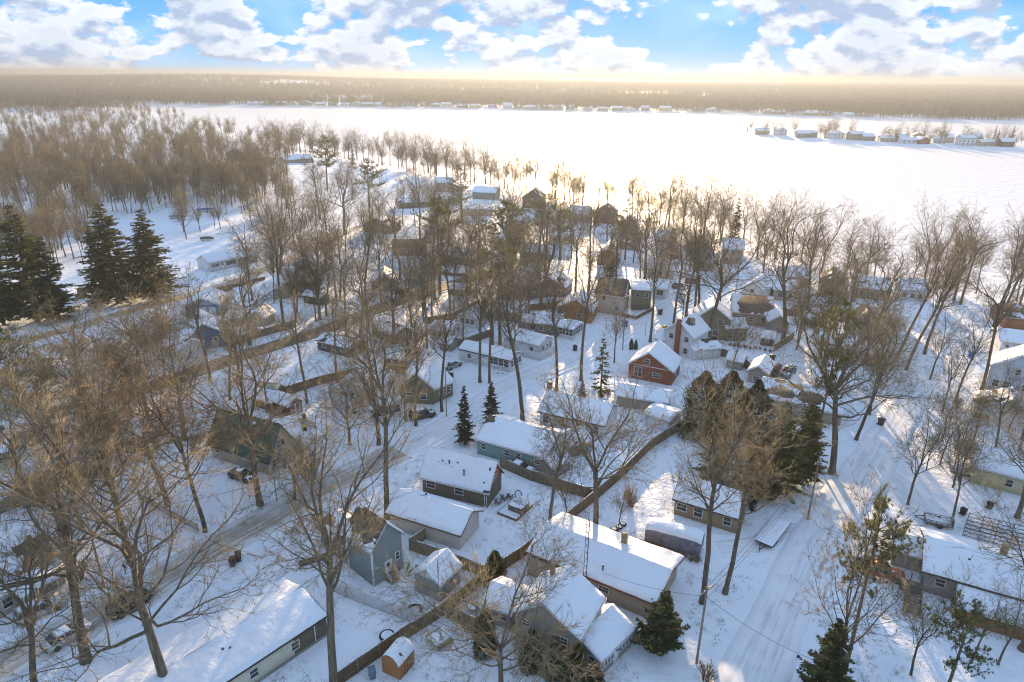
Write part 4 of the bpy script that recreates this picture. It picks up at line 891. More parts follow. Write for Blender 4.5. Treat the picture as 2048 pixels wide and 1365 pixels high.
hq = house('long grey house with a broad snow roof and orange lean-to', (1840, 1181), ext((1840, 1181), (2060, 1246), 21), 8.5, 3.0, 1.6, 'x', 'stone', over=0.45, snow=0.2, wins=[('f', 0.08, 1.3, 0.9, 1.0, 'w')], chim=[(7.6, 4.9, 0.65, 6.0, BRICK_TAN)], vents=[(0.2, 0.3, 0.2), (0.72, 0.3, 0.2)], trim=DARKTRIM)
house('orange clad lean-to with a snow roof against the long grey house', at(hq, 3.4, -3.6), at(hq, 12.5, -3.6), 3.58, 1.9, 0.55, 'shed', 'rust', name='lean_to', cat='lean-to', over=0.25, snow=0.2)
house('small snowy roofed annex at the corner of the long grey house', at(hq, -3.2, 3.5), at(hq, -0.05, 3.5), 4.5, 2.3, 0.8, 'x', 'stone', name='shed', cat='shed')
# ------------------------------------------------------------------ trees
class TB:
    def __init__(s): s.v = []; s.q = []; s.t = []
    def tube(s, ps, rs, n):
        o = len(s.v); k = len(ps)
        for i in range(k):
            d = ps[min(i + 1, k - 1)] - ps[max(i - 1, 0)]
            u = d.cross(Vector((0.31, 0.17, 0.93))) if abs(d.z) < 0.9 * d.length else d.cross(Vector((1, 0.2, 0)))
            u.normalize(); w = d.cross(u); w.normalize(); r = rs[i]
            for j in range(n):
                a = 6.2832 * j / n; s.v.append(ps[i] + u * (math.cos(a) * r) + w * (math.sin(a) * r))
        for i in range(k - 1):
            for j in range(n): s.q.append((o + i * n + j, o + i * n + (j + 1) % n, o + (i + 1) * n + (j + 1) % n, o + (i + 1) * n + j))
    def spike(s, a, b, r):
        d = b - a; u = d.cross(Vector((0.31, 0.17, 0.93))); u.normalize(); w = d.cross(u); w.normalize()
        o = len(s.v); s.v += [a + u * r, a - u * (r * 0.5) + w * (r * 0.87), a - u * (r * 0.5) - w * (r * 0.87), b]
        s.t += [(o, o + 1, o + 3), (o + 1, o + 2, o + 3), (o + 2, o, o + 3)]
    def tri(s, a, b, c):
        o = len(s.v); s.v += [a, b, c]; s.t.append((o, o + 1, o + 2))
    def mesh(s, name, mt, sm=False):
        V = np.array([tuple(p) for p in s.v]); return mesh_np(name, V, [np.array(s.q, int).reshape(-1, 4), np.array(s.t, int).reshape(-1, 3)], mt, sm)
def rvec(R): return Vector((R.gauss(0, 1), R.gauss(0, 1), R.gauss(0, 1)))
def perp(d, ang, R, az=None):
    """direction at an angle from d, at a random azimuth round it"""
    u = d.orthogonal().normalized(); w = d.cross(u); a = R.uniform(0, 6.2832) if az is None else az
    return (d * math.cos(ang) + (u * math.cos(a) + w * math.sin(a)) * math.sin(ang)).normalized()
def gen_tree(seed, H=20, cb=0.45, spread=0.3, ang=48, gnarl=0.16, r0=0.32, limbs=11, leaders=3, dens=1.0, leaf=0.0, twig=0.0085, rise=0.10):
    R = random.Random(seed); TR = TB(); CR = TB(); LF = TB()
    UP = Vector((0, 0, 1))
    def grow(p, d, ln, r, lev, nseg, wander, up, tip):
        ps = [p.copy()]; rs = [r]; dirs = [d.copy()]
        for i in range(nseg):
            d = (d + rvec(R) * wander + UP * up).normalized(); p = p + d * (ln / nseg)
            ps.append(p.copy()); dirs.append(d.copy()); t = (i + 1) / nseg; rs.append(r * (1 - t * (1 - tip)))
        return ps, rs, dirs
    def pick(ps, rs, dirs, t):
        f = t * (len(ps) - 1); i = min(int(f), len(ps) - 2); k = f - i
        return ps[i].lerp(ps[i + 1], k), rs[i] * (1 - k) + rs[i + 1] * k, dirs[i + 1]
    def twigs(p, d, r, ln, n):
        for _ in range(n):
            dd = perp(d, R.uniform(0.15, 0.85), R); a = p; L1 = ln * R.uniform(0.5, 1.15)
            CR.spike(a, a + (dd + UP * 0.15).normalized() * L1, r)
            if leaf and R.random() < leaf:
                for _k in range(3):
                    c = a + dd * L1 * R.uniform(0.5, 1.05) + rvec(R) * 0.06; u = rvec(R).normalized() * 0.09; w = rvec(R).normalized() * 0.075
                    LF.tri(c - u, c + w, c + u)
    def sub(p, d, r, ln):      # level 3
        ps, rs, dirs = grow(p, d, ln, r, 3, 3, gnarl * 1.2, 0.05, 0.45); CR.tube(ps, rs, 3)
        n = max(3, int(R.uniform(7, 10) * dens))
        for i in range(n):
            q, rr, dd = pick(ps, rs, dirs, R.uniform(0.15, 1)); twigs(q, dd, twig, ln * R.uniform(0.45, 0.85), 1)
        twigs(ps[-1], dirs[-1], twig, ln * 0.65, 3)
    def branch(p, d, r, ln):   # level 2
        ps, rs, dirs = grow(p, d, ln, r, 2, 4, gnarl * 1.15, 0.04, 0.35); TR.tube(ps, rs, 4)
        n = max(4, int(R.uniform(6, 8.5) * dens))
        for i in range(n):
            t = R.uniform(0.15, 1.0); q, rr, dd = pick(ps, rs, dirs, t)
            sub(q, perp(dd, math.radians(R.uniform(30, 65)), R), min(rr * 0.6, 0.016), ln * R.uniform(0.32, 0.55) * (1.15 - 0.4 * t))
        sub(ps[-1], dirs[-1], rs[-1], ln * 0.42)
    def limb(p, d, r, ln, nb=None, up=None):
        ps, rs, dirs = grow(p, d, ln, r, 1, 7, gnarl, rise if up is None else up, 0.25); TR.tube(ps, rs, 6)
        n = nb or R.randint(6, 8)
        for i in range(n):
            t = 0.22 + 0.78 * (i + R.random()) / n; q, rr, dd = pick(ps, rs, dirs, t)
            branch(q, perp(dd, math.radians(R.uniform(32, 62)), R), min(rr * 0.58, 0.07), ln * R.uniform(0.32, 0.5) * (1.2 - 0.5 * t))
        branch(ps[-1], dirs[-1], rs[-1], ln * 0.3)
    tl = H * (cb + (0.12 if leaders else 0.48) * (1 - cb))
    ps, rs, dirs = grow(Vector((0, 0, -0.3)), Vector((R.gauss(0, 0.03), R.gauss(0, 0.03), 1)).normalized(), tl + 0.3, r0, 0, 9, 0.035, 0.03, 0.62)
    rs[0] *= 1.35; TR.tube(ps, rs, 9)
    az0 = R.uniform(0, 6.28)
    for i in range(leaders):
        d = perp(dirs[-1], math.radians(R.uniform(10, 26)), R, az0 + i * 6.2832 / leaders + R.uniform(-0.4, 0.4))
        limb(ps[-1], d, rs[-1] * 0.72, (H - tl) * R.uniform(0.72, 0.92), 9, 0.06)
    for i in range(limbs):
        t = cb * H / tl * 0.82 + (1 - cb * H / tl * 0.82) * (i + R.random()) / limbs
        t = min(t, 1.0); q, rr, dd = pick(ps, rs, dirs, t)
        d = perp(UP, math.radians(ang * R.uniform(0.75, 1.25)), R, az0 + i * 2.4 + R.uniform(-0.4, 0.4))
        limb(q, d, rr * R.uniform(0.32, 0.52), H * spread * R.uniform(0.75, 1.25) * (1.1 - 0.3 * i / limbs))
    tm = TR.mesh('tree_trunk', BARK, True); cm = CR.mesh('tree_crown', TWIG)
    if leaf:
        lm = LF.mesh('tree_leaves', LEAF)
        return H, [('trunk', tm), ('crown', cm), ('leaves', lm)]
    return H, [('trunk', tm), ('crown', cm)]
def gen_spruce(seed, H=16, Rr=3.4, droop=0.35, dens=1.0, mt=None, clear=0.06, gap=0.36, nb=5):
    R = random.Random(seed); TR = TB(); CR = TB()
    TR.tube([Vector((0, 0, -0.3)), Vector((0, 0, H * 0.5)), Vector((0, 0, H))], [H * 0.016, H * 0.010, 0.02], 7)
    z = H * clear
    while z < H * 0.985:
        f = 1 - z / H; rad = Rr * (f ** 0.8) * (0.8 + 0.2 * math.sin(z * 2.1 + seed)) + 0.12
        if z < H * 0.14: rad *= 0.65 + 2.5 * (z / H)
        n = nb if f > 0.15 else 4
        for i in range(n):
            a = R.uniform(0, 6.2832); ln = rad * R.uniform(0.7, 1.12); d = Vector((math.cos(a), math.sin(a), 0))
            p0 = Vector((0, 0, z)); slope = 0.25 - droop * R.uniform(0.7, 1.5) * (0.4 + 0.6 * f)
            tip = p0 + d * ln + Vector((0, 0, slope * ln))
            TR.tube([p0, tip], [0.022, 0.008], 3)
            side = Vector((-d.y, d.x, 0)); m = max(5, int(ln * 8.5 * dens))
            for k in range(m):
                t = R.uniform(0.18, 1.02); b = p0.lerp(tip, t) + Vector((0, 0, R.uniform(-0.06, 0.08)))
                for sgn in (-1, 1):
                    l2 = (0.22 + 0.34 * (1 - t) * min(ln, 2.2)) * R.uniform(0.7, 1.3)
                    dd = (d * R.uniform(0.3, 0.9) + side * sgn * R.uniform(0.5, 1.1) + Vector((0, 0, R.uniform(-0.45, 0.15)))).normalized()
                    w = dd.cross(Vector((0, 0, 1))).normalized() * R.uniform(0.07, 0.14) + Vector((0, 0, R.uniform(-0.05, 0.05)))
                    CR.tri(b + w, b - w, b + dd * l2)
                    if R.random() < 0.55: CR.tri(b + Vector((0, 0, 0.05)), b + dd * l2 * 0.5 + Vector((0, 0, -0.13)), b + dd * l2 * 0.9)
        z += gap * R.uniform(0.8, 1.2)
    return H, [('trunk', TR.mesh('conifer_trunk', BARK)), ('crown', CR.mesh('conifer_crown', mt or NEEDLE))]
def gen_pine(seed, H=17, Rr=3.6, cb=0.3, tufts=17, mt=None):
    R = random.Random(seed); TR = TB(); CR = TB()
    lean = Vector((R.gauss(0, 0.02), R.gauss(0, 0.02), 1))
    TR.tube([Vector((0, 0, -0.3)), lean * (H * 0.5), lean * H], [H * 0.014, H * 0.009, 0.025], 7)
    z = H * cb
    while z < H:
        f = (H - z) / (H * (1 - cb)); rad = Rr * (0.35 + 0.85 * math.sin(min(1, f * 1.25) * 1.75)) * (0.65 if f < 0.25 else 1)
        for i in range(R.choice((3, 4, 5))):
            a = R.uniform(0, 6.2832); ln = rad * R.uniform(0.45, 1.15); d = Vector((math.cos(a), math.sin(a), R.uniform(0.05, 0.45))).normalized()
            p0 = lean * z; ps = [p0, p0 + d * ln * 0.5 + Vector((0, 0, -0.05 * ln)), p0 + d * ln + Vector((0, 0, 0.12 * ln))]
            TR.tube(ps, [0.05, 0.03, 0.012], 4)
            for k in range(max(4, int(tufts * ln / 3))):
                t = R.uniform(0.35, 1.05); b = ps[0].lerp(ps[2], t) + rvec(R) * (0.22 * (0.4 + t))
                TR.spike(ps[0].lerp(ps[2], max(0.2, t - 0.15)), b, 0.012)
                ax = (d * 0.5 + Vector((0, 0, 0.6)) + rvec(R) * 0.3).normalized()
                for q in range(24):
                    dd = (ax * R.uniform(-0.2, 1.0) + rvec(R) * 0.55).normalized(); l2 = R.uniform(0.22, 0.40); w = dd.orthogonal().normalized() * 0.028
                    CR.tri(b + w, b - w, b + dd * l2)
        z += R.uniform(0.55, 1.0)
    return H, [('trunk', TR.mesh('pine_trunk', BARK)), ('crown', CR.mesh('pine_crown', mt or NEEDLE2))]
def gen_column(seed, H=5, Rr=0.9, n=5200, mt=None, lumpy=0.25):
    R = random.Random(seed); CR = TB(); TR = TB()
    TR.tube([Vector((0, 0, -0.2)), Vector((0, 0, H * 0.9))], [0.07, 0.02], 6)
    for k in range(n):
        t = R.random() ** 1.25; z = H * t; a = R.uniform(0, 6.2832)
        rad = Rr * (math.sin(min(1, (1 - t) * 1.6 + 0.02) * 1.57)) * (1 + lumpy * math.sin(a * 3 + z * 2.3 + seed) * math.sin(z * 3.1 + a))
        rad *= R.uniform(0.55, 1.05); b = Vector((rad * math.cos(a), rad * math.sin(a), z))
        d = (Vector((math.cos(a), math.sin(a), 1.3)) + rvec(R) * 0.5).normalized(); w = d.cross(rvec(R)).normalized() * R.uniform(0.03, 0.06)
        CR.tri(b - w, b + w, b + d * R.uniform(0.16, 0.36))
    return H, [('trunk', TR.mesh('shrub_stem', BARK)), ('crown', CR.mesh('shrub_crown', mt or NEEDLE))]
def gen_shrub(seed, H=2.0, W_=1.6, stems=26, leaf=0.0, dens=1.0):
    R = random.Random(seed); TR = TB(); CR = TB(); LF = TB()
    for i in range(stems):
        a = R.uniform(0, 6.28); tl = R.uniform(0.1, 1.0) ** 0.6
        d = Vector((math.cos(a) * tl * W_ / 2, math.sin(a) * tl * W_ / 2, H * (1 - 0.45 * tl * tl))); d = d * R.uniform(0.7, 1.0)
        b = Vector((math.cos(a) * 0.12, math.sin(a) * 0.12, -0.1)); mid = b.lerp(d, 0.5) + rvec(R) * 0.06 + Vector((0, 0, 0.1 * H)); TR.tube([b, mid, d], [0.022, 0.015, 0.008], 3)
        for k in range(int(22 * dens)):
            q = (mid.lerp(d, R.random()) if R.random() < 0.75 else b.lerp(mid, R.uniform(0.4, 1))); dd = ((d - b).normalized() + rvec(R) * 0.7).normalized(); l2 = R.uniform(0.2, 0.5) * H * 0.4
            CR.spike(q, q + dd * l2, 0.011)
            if leaf and R.random() < leaf:
                for _ in range(2):
                    c = q + dd * l2 * R.random(); u = rvec(R).normalized() * 0.07; w = rvec(R).normalized() * 0.06; LF.tri(c - u, c + w, c + u)
    parts = [('trunk', TR.mesh('shrub_stem', BARK)), ('crown', CR.mesh('shrub_twigs', TWIG))]
    if leaf: parts.append(('leaves', LF.mesh('shrub_leaves', LEAF)))
    return H, parts

LIB = {}
for i in range(5): LIB[f'O{i}'] = gen_tree(100 + i, 18, 0.36, 0.36, 56, 0.20, 0.29, 9, 3, 1.0)
for i in range(5): LIB[f'M{i}'] = gen_tree(200 + i, 22, 0.50, 0.22, 42, 0.14, 0.25, 10, 3 if i % 2 else 2, 1.0)
for i in range(3): LIB[f'Y{i}'] = gen_tree(300 + i, 12, 0.30, 0.28, 36, 0.12, 0.12, 9, 2, 0.75, twig=0.009)
for i in range(2): LIB[f'L{i}'] = gen_tree(400 + i, 15, 0.34, 0.30, 55, 0.15, 0.16, 9, 2, 0.7, leaf=0.30, twig=0.009)
for i in range(2): LIB[f'B{i}'] = gen_tree(450 + i, 13, 0.22, 0.44, 50, 0.20, 0.2, 8, 4, 1.15)
for i in range(3): LIB[f'S{i}'] = gen_spruce(500 + i, 16, 3.3)
for i in range(4): LIB[f'F{i}'] = gen_tree(480 + i, 20, 0.24, 0.27, 40, 0.15, 0.26, 10, 4 if i % 2 else 3, 0.95)
LIB['T8'] = gen_tree(470, 22, 0.47, 0.24, 38, 0.13, 0.30, 9, 3, 1.0)
LIB['S3'] = gen_spruce(510, 9, 2.5, droop=0.55, dens=0.55, mt=NEEDLE2, gap=0.5)
LIB['S4'] = gen_spruce(511, 18, 5.2, droop=0.25, dens=1.1, mt=NEEDLE2, gap=0.34, nb=7)
for i in range(3): LIB[f'P{i}'] = gen_pine(600 + i, 17, 3.4, 0.32 + 0.1 * i)
LIB['P3'] = gen_pine(610, 20, 3.0, 0.62)
for i in range(2): LIB[f'C{i}'] = gen_column(700 + i, 5, 0.85)
LIB['C2'] = gen_column(710, 8, 2.2, 16000, lumpy=0.35)
LIB['J0'] = gen_spruce(520, 7, 2.7, droop=-0.15, dens=1.15, gap=0.27, nb=6, clear=0.12)
LIB['C3'] = gen_column(711, 7, 2.4, 9000, mt=NEEDLE, lumpy=0.6)
for i in range(3): LIB[f'H{i}'] = gen_shrub(800 + i)
LIB['H3'] = gen_shrub(805, 1.3, 2.2, 34, 0.4)
NAMES = {'T': 'maple_tree', 'F': 'spreading_tree', 'O': 'oak_tree', 'M': 'bare_tree', 'Y': 'young_tree', 'L': 'leafy_oak_tree', 'B': 'bushy_tree', 'S': 'spruce_tree', 'P': 'pine_tree', 'J': 'juniper_tree', 'C': 'evergreen_shrub', 'H': 'bare_shrub'}
CATS = {'T': 'tree', 'F': 'tree', 'O': 'tree', 'M': 'tree', 'Y': 'tree', 'L': 'tree', 'B': 'tree', 'S': 'conifer', 'P': 'pine', 'J': 'juniper', 'C': 'evergreen', 'H': 'shrub'}
TREES = []
def plant(kind, loc, hm, label, group=None, rz=None, lean=(0, 0), wide=1.0):
    H, parts = LIB[kind]; s = hm / H
    o = thing(NAMES[kind[0]], label, CATS[kind[0]], tuple(loc), 0, group)
    o.rotation_euler = (lean[1], lean[0], random.uniform(0, 6.28) if rz is None else rz)
    if lean != (0, 0):
        o.rotation_mode = 'QUATERNION'; q = Quaternion((0, 1, 0), lean[0]) @ Quaternion((1, 0, 0), -lean[1]); o.rotation_quaternion = q @ Quaternion((0, 0, 1), random.uniform(0, 6.28) if rz is None else rz)
    o.scale = (s * wide, s * wide, s)
    for nm, me in parts: link(nm, me, o)
    TREES.append((loc[0], loc[1])); return o
def tree_px(kind, bx, by, top, label, group=None, rz=None, lean=(0, 0), wide=1.0):
    b = P(bx, by); return plant(kind, b, max(1.0, tall(b, top)), label, group, rz, lean, wide)
# hero trees of the foreground, each with its own description
HERO = [
 ('O0', 172, 1322, 745, 'stout old oak by the white car with a forked crown', 0.4),
 ('O1', 75, 1410, 1030, 'twin stemmed oak at the street edge with crooked limbs', 1.0),
 ('O2', 342, 1412, 830, 'thick crooked oak beside the long cream mobile home', 2.1),
 ('O3', 262, 1126, 730, 'oak with a wide twiggy crown above the street beyond the dark car', 0.2),
 ('O4', 336, 1012, 690, 'oak growing behind the leaning picket fence', 3.2),
 ('L0', 411, 1067, 660, 'slim oak holding brown leaves at the end of the picket fence', 1.2),
 ('O3', 521, 1011, 610, 'old oak with sprawling limbs in front of the green metal roof', 4.1),
 ('T8', 667, 1392, 800, 'tall maple with ascending limbs in the cream mobile home yard', 5.0),
 ('M1', 775, 1037, 560, 'large oak rising behind the narrow grey green house', 1.7),
 ('M0', 758, 892, 540, 'straight oak beside the street before the white two storey house', 2.5),
 ('M2', 1098, 1068, 760, 'straight trunked oak with flat spreading limbs by the hot tub yard', 0.9),
 ('O1', 1192, 1072, 720, 'heavy oak on the snowy lawn above the long tan garage', 3.9),
 ('M3', 1404, 1206, 740, 'tall bare tree by the utility pole and long tan garage', 0.1),
 ('M4', 1450, 1187, 780, 'slender leaning tree beside the snow track near the camper', 1.1),
 ('O4', 1664, 946, 545, 'massive oak standing at the edge of the wide snow track street', 2.9),
 ('M1', 1712, 880, 600, 'thin leaning tree next to the massive street oak', 0.7),
 ('Y0', 1815, 1010, 770, 'young spreading tree beside the roadside log', 1.9),
 ('Y1', 1884, 825, 640, 'young tree with upright branches in the sunny open yard', 2.2),
 ('M2', 1910, 806, 610, 'bare tree with a bush at its foot in the sunny open yard', 0.3),
 ('Y0', 1660, 1400, 985, 'bare spreading tree in front of the pine by the red pickup', 4.4),
 ('Y2', 1905, 1038, 820, 'forked tree above the black utility trailer', 3.0),
 ('O0', 2034, 1036, 760, 'thick trunked tree at the edge of the cream house yard', 1.5),
 ('O3', 2044, 1300, 900, 'dark trunked tree beside the long grey house', 0.6),
 ('Y1', 1822, 1350, 1130, 'thin sapling in front of the black deck frame', 0.6),
 ('Y2', 1945, 1320, 1150, 'pale sapling in front of the orange lean-to', 1.6),
 ('Y0', 1996, 1330, 1140, 'thin sapling between the orange lean-to and dark trunked tree', 2.6),
 ('B0', 1000, 1392, 1050, 'low many branched tree beside the two storey grey beige house', 0.0),
 ('B1', 1460, 1010, 850, 'twiggy many stemmed tree in front of the dark evergreens', 1.0),
 ('Y2', 1236, 1064, 940, 'small tree on the lawn in front of the round bush', 2.0),
 ('Y0', 1133, 1056, 900, 'thin dark sapling against the board fence', 0.5),
 ('M3', 569, 659, 388, 'tall dark oak on the snowy yard beyond the far street', 1.4),
 ('M0', 614, 806, 560, 'bare oak beside the dark red garden barn', 2.4),
 ('Y1', 537, 824, 630, 'thin tree next to the low dark shed', 0.4),
 ('M4', 676, 771, 555, 'oak behind the dark board fence', 0.0),
 ('M2', 812, 842, 570, 'straight oak beside the sunroom wing of the white house', 0.8),
 ('M3', 832, 852, 590, 'second straight oak beside the sunroom wing of the white house', 2.8),
 ('M1', 884, 823, 560, 'oak near the roadside pole in front of the olive side wing', 3.3),
 ('M0', 960, 765, 490, 'thick oak in front of the white modular sunroom house', 3.7),
 ('M4', 979, 768, 520, 'slim oak next to the thick one at the sunroom house', 4.7),
 ('M2', 1045, 841, 470, 'very tall oak on the near verge of the middle street', 5.2),
 ('M1', 1112, 783, 500, 'tall oak on the verge opposite the sunroom house', 0.3),
 ('M3', 1162, 762, 480, 'tall oak with clear trunk near the open branched spruce', 1.3),
 ('Y1', 1228, 726, 570, 'forked young tree in front of the blue bin', 2.3),
 ('M4', 1300, 684, 440, 'tall oak beside the small front wing of the chimney house', 3.1),
 ('M0', 1347, 652, 420, 'bare oak along the far stretch of the middle street', 4.0),
 ('O4', 1415, 677, 410, 'great oak with one long level limb before the olive house', 5.6),
 ('L1', 1464, 748, 590, 'leafy brown tree in the yard before the small olive garage', 0.0),
 ('O1', 1566, 683, 395, 'great spreading oak beside the low dark hedge', 2.0),
 ('M2', 1793, 718, 455, 'leaning oak behind the low white shed', 2.2),
 ('M3', 1812, 741, 470, 'strongly leaning oak over the wide snow track street', 2.0),
 ('M1', 1849, 709, 440, 'tall oak leaning towards the bright yard', 3.0),
 ('M0', 1963, 781, 500, 'oak with clinging leaves before the blue grey house', 1.0),
]
LEANS = {1712: (0.14, 0), 1812: (0.16, 0), 1793: (0.12, 0), 1849: (0.06, 0), 1450: (0.07, 0), 172: (0.05, 0), 1664: (0.03, 0), 1815: (-0.03, 0), 75: (0.0, 0.05), 342: (0.06, 0)}
for k, bx, by, top, lb, rz in HERO: tree_px(k, bx, by, top, lb, None, rz, LEANS.get(bx, (0, 0)))
for k, bx, by, top in [('M3', 1372, 637, 410), ('M4', 1387, 642, 430), ('M2', 1396, 636, 400), ('M1', 1907, 601, 410), ('M0', 1921, 609, 420), ('M3', 1984, 666, 430), ('M2', 2006, 636, 425), ('M4', 2038, 613, 415),
                       ('M0', 855, 722, 500), ('M2', 729, 606, 400), ('M4', 763, 612, 430), ('M1', 800, 560, 370), ('M0', 640, 440, 290), ('O0', 690, 470, 310), ('M3', 660, 520, 350), ('M1', 840, 480, 320), ('O2', 940, 590, 400),
                       ('O4', 720, 690, 500), ('O3', 790, 700, 480), ('M2', 1010, 610, 420), ('O1', 1080, 620, 400), ('M0', 1150, 600, 390), ('M3', 900, 640, 440), ('O0', 640, 640, 470), ('M4', 1230, 590, 400), ('O2', 1290, 560, 380),
                       ('O3', 480, 770, 580), ('O1', 370, 880, 650), ('O0', 300, 860, 600), ('O2', 200, 900, 640), ('O4', 120, 890, 650), ('O3', 55, 1010, 740), ('B0', 250, 800, 600), ('B1', 330, 760, 590), ('M3', 420, 760, 540), ('O1', 160, 790, 590),
                       ('O0', 500, 690, 500), ('M2', 460, 800, 600), ('O2', 60, 850, 640), ('O3', 230, 1000, 720), ('B1', 165, 1060, 830), ('B0', 590, 1000, 830), ('B1', 700, 890, 720), ('O1', 1040, 680, 480), ('M4', 985, 700, 480), ('O3', 870, 600, 420),
                       ('O2', 960, 560, 390), ('M0', 1075, 560, 370), ('M1', 1180, 540, 370), ('M3', 640, 600, 420), ('O4', 560, 560, 400), ('M2', 505, 600, 420), ('O0', 1120, 520, 350), ('O1', 1020, 500, 340), ('O2', 900, 520, 350),
                       ('M2', 1640, 760, 520), ('Y1', 1740, 830, 620), ('Y2', 1760, 760, 560), ('O1', 1735, 700, 480), ('M4', 1690, 660, 440), ('M3', 1610, 640, 420), ('Y0', 1860, 760, 600), ('Y1', 1940, 900, 740), ('Y2', 1990, 900, 700), ('Y0', 1880, 930, 790), ('M0', 2046, 880, 560)]:
    tree_px(k, bx, by, top, 'YARD', 'bare trees between the houses', None, (0, 0), 1.15)
RECTS = [o for o in COL.objects if o.type == 'EMPTY' and 'L' in o.keys()]
RC = np.concatenate([C for C, w in ROADS]); RW = np.concatenate([np.full(len(C), (w / 2 + 0.8) ** 2) for C, w in ROADS])
RA = np.array([(o.location[0], o.location[1], math.cos(o.rotation_euler[2]), math.sin(o.rotation_euler[2]), o['L'], o['D']) for o in RECTS]).T
def free(x, y, pad=1.5):
    if np.any((RC[:, 0] - x) ** 2 + (RC[:, 1] - y) ** 2 < RW): return False
    dx, dy = x - RA[0], y - RA[1]; u = dx * RA[2] + dy * RA[3]; v = -dx * RA[3] + dy * RA[2]
    return not np.any((u > -pad) & (u < RA[4] + pad) & (v > -pad) & (v < RA[5] + pad))
def inpoly(px, py, Q):
    c = False; n = len(Q)
    for i in range(n):
        (x0, y0), (x1, y1) = Q[i], Q[(i + 1) % n]
        if (y0 > py) != (y1 > py) and px < x0 + (py - y0) / (y1 - y0) * (x1 - x0): c = not c
    return c
# lakeshore row
RS = random.Random(5)
dsh = np.concatenate([[0], np.cumsum(np.linalg.norm(np.diff(SHORE_NEAR[1:14], axis=0), axis=1))])
t = 0; k = 0
while t < dsh[-1]:
    x = np.interp(t, dsh, SHORE_NEAR[1:14, 0]); y = np.interp(t, dsh, SHORE_NEAR[1:14, 1])
    for j in range(2 if RS.random() < 0.55 else 1):
        off = RS.uniform(3, 26) if j else RS.uniform(2, 10); xx = x + RS.uniform(-3, 3) - off * 0.15; yy = y - off
        if free(xx, yy):
            plant(RS.choice(['F0', 'F1', 'F2', 'F3', 'F0', 'F2', 'M1', 'M3', 'O0', 'O3']), (xx, yy, hgt(xx, yy)), RS.uniform(15, 25), 'SHORE', 'lakeshore trees'); k += 1
    t += RS.uniform(4, 10.5)
print('shore trees', k)
# the crowded middle of the neighbourhood
CENTRE = [(560, 400), (900, 400), (1150, 470), (1420, 520), (1560, 580), (1500, 640), (1250, 590), (1000, 690), (700, 700), (480, 680), (520, 540)]
n = 0
while n < 75:
    px, py = RS.uniform(480, 1560), RS.uniform(400, 700)
    if not inpoly(px, py, CENTRE): continue
    b = P(px, py)
    if free(b[0], b[1], 1.0): plant(RS.choice(['M0', 'M1', 'M2', 'M3', 'M4', 'F0', 'F1', 'F2', 'O1', 'O4']), b, RS.uniform(15, 24), 'YARD', 'bare trees between the houses'); n += 1
for (x0, y0, x1, y1, nn) in [(1560, 560, 1900, 720, 14), (0, 720, 420, 900, 12), (1850, 860, 2048, 1000, 6)]:
    n = 0
    while n < nn:
        b = P(RS.uniform(x0, x1), RS.uniform(y0, y1))
        if free(b[0], b[1], 1.0): plant(RS.choice(['M0', 'M2', 'F0', 'F1', 'Y0', 'Y1', 'Y2']), b, RS.uniform(10, 19), 'YARD', 'bare trees between the houses'); n += 1
# name each yard and shore tree after the building it stands next to
import re
HS = [(at(o, o['L'] / 2, o['D'] / 2), o['label']) for o in RECTS]
def shortlab(s):
    s = re.split(r' (?:with|beside|behind|next|under|by|on|in|at|among|between|near|of|beyond|against|and|seen|half|along|above|below|before|facing) ', s)[0]; return ' '.join(s.split()[:7])
def near_house(x, y):
    d = [((x - c[0]) ** 2 + (y - c[1]) ** 2, lb) for c, lb in HS]; d.sort(); return shortlab(d[0][1])
for o in list(COL.objects):
    if o.get('label') == 'YARD': o['label'] = 'bare yard tree close to the ' + near_house(o.location[0], o.location[1])
    if o.get('label') == 'SHORE': o['label'] = 'bare lakeshore tree close to the ' + near_house(o.location[0], o.location[1])
# wood on the rise at the upper left
WOOD_POLY = [(-40, 262), (120, 262), (330, 285), (450, 310), (560, 330), (600, 380), (560, 420), (470, 430), (360, 440), (240, 425), (190, 520), (120, 560), (-40, 560)]
n = 0
while n < 105:
    # even over the ground, not over the picture
    px, py = RS.uniform(-40, 600), 262 + 300 * RS.random() ** 1.5
    if not inpoly(px, py, WOOD_POLY): continue
    b = P(px, py)
    if not free(b[0], b[1]): continue
    plant(RS.choice(['M0', 'M1', 'M2', 'M3', 'M4', 'F0', 'F1', 'F3']), b, RS.uniform(13, 22), 'bare slender tree in the wood on the rise', 'trees of the wood on the rise', wide=RS.uniform(0.7, 0.95)); n += 1
SLOPE = [(330, 395), (470, 400), (620, 370), (640, 470), (500, 500), (350, 480)]
n = 0
while n < 22:
    px, py = RS.uniform(330, 640), RS.uniform(370, 500)
    if not inpoly(px, py, SLOPE): continue
    b = P(px, py)
    if free(b[0], b[1]): plant(RS.choice(['M0', 'M2', 'F1', 'F2', 'Y0']), b, RS.uniform(11, 19), 'scattered bare tree on the open snowy slope above the boats', 'trees on the open slope', wide=0.9); n += 1
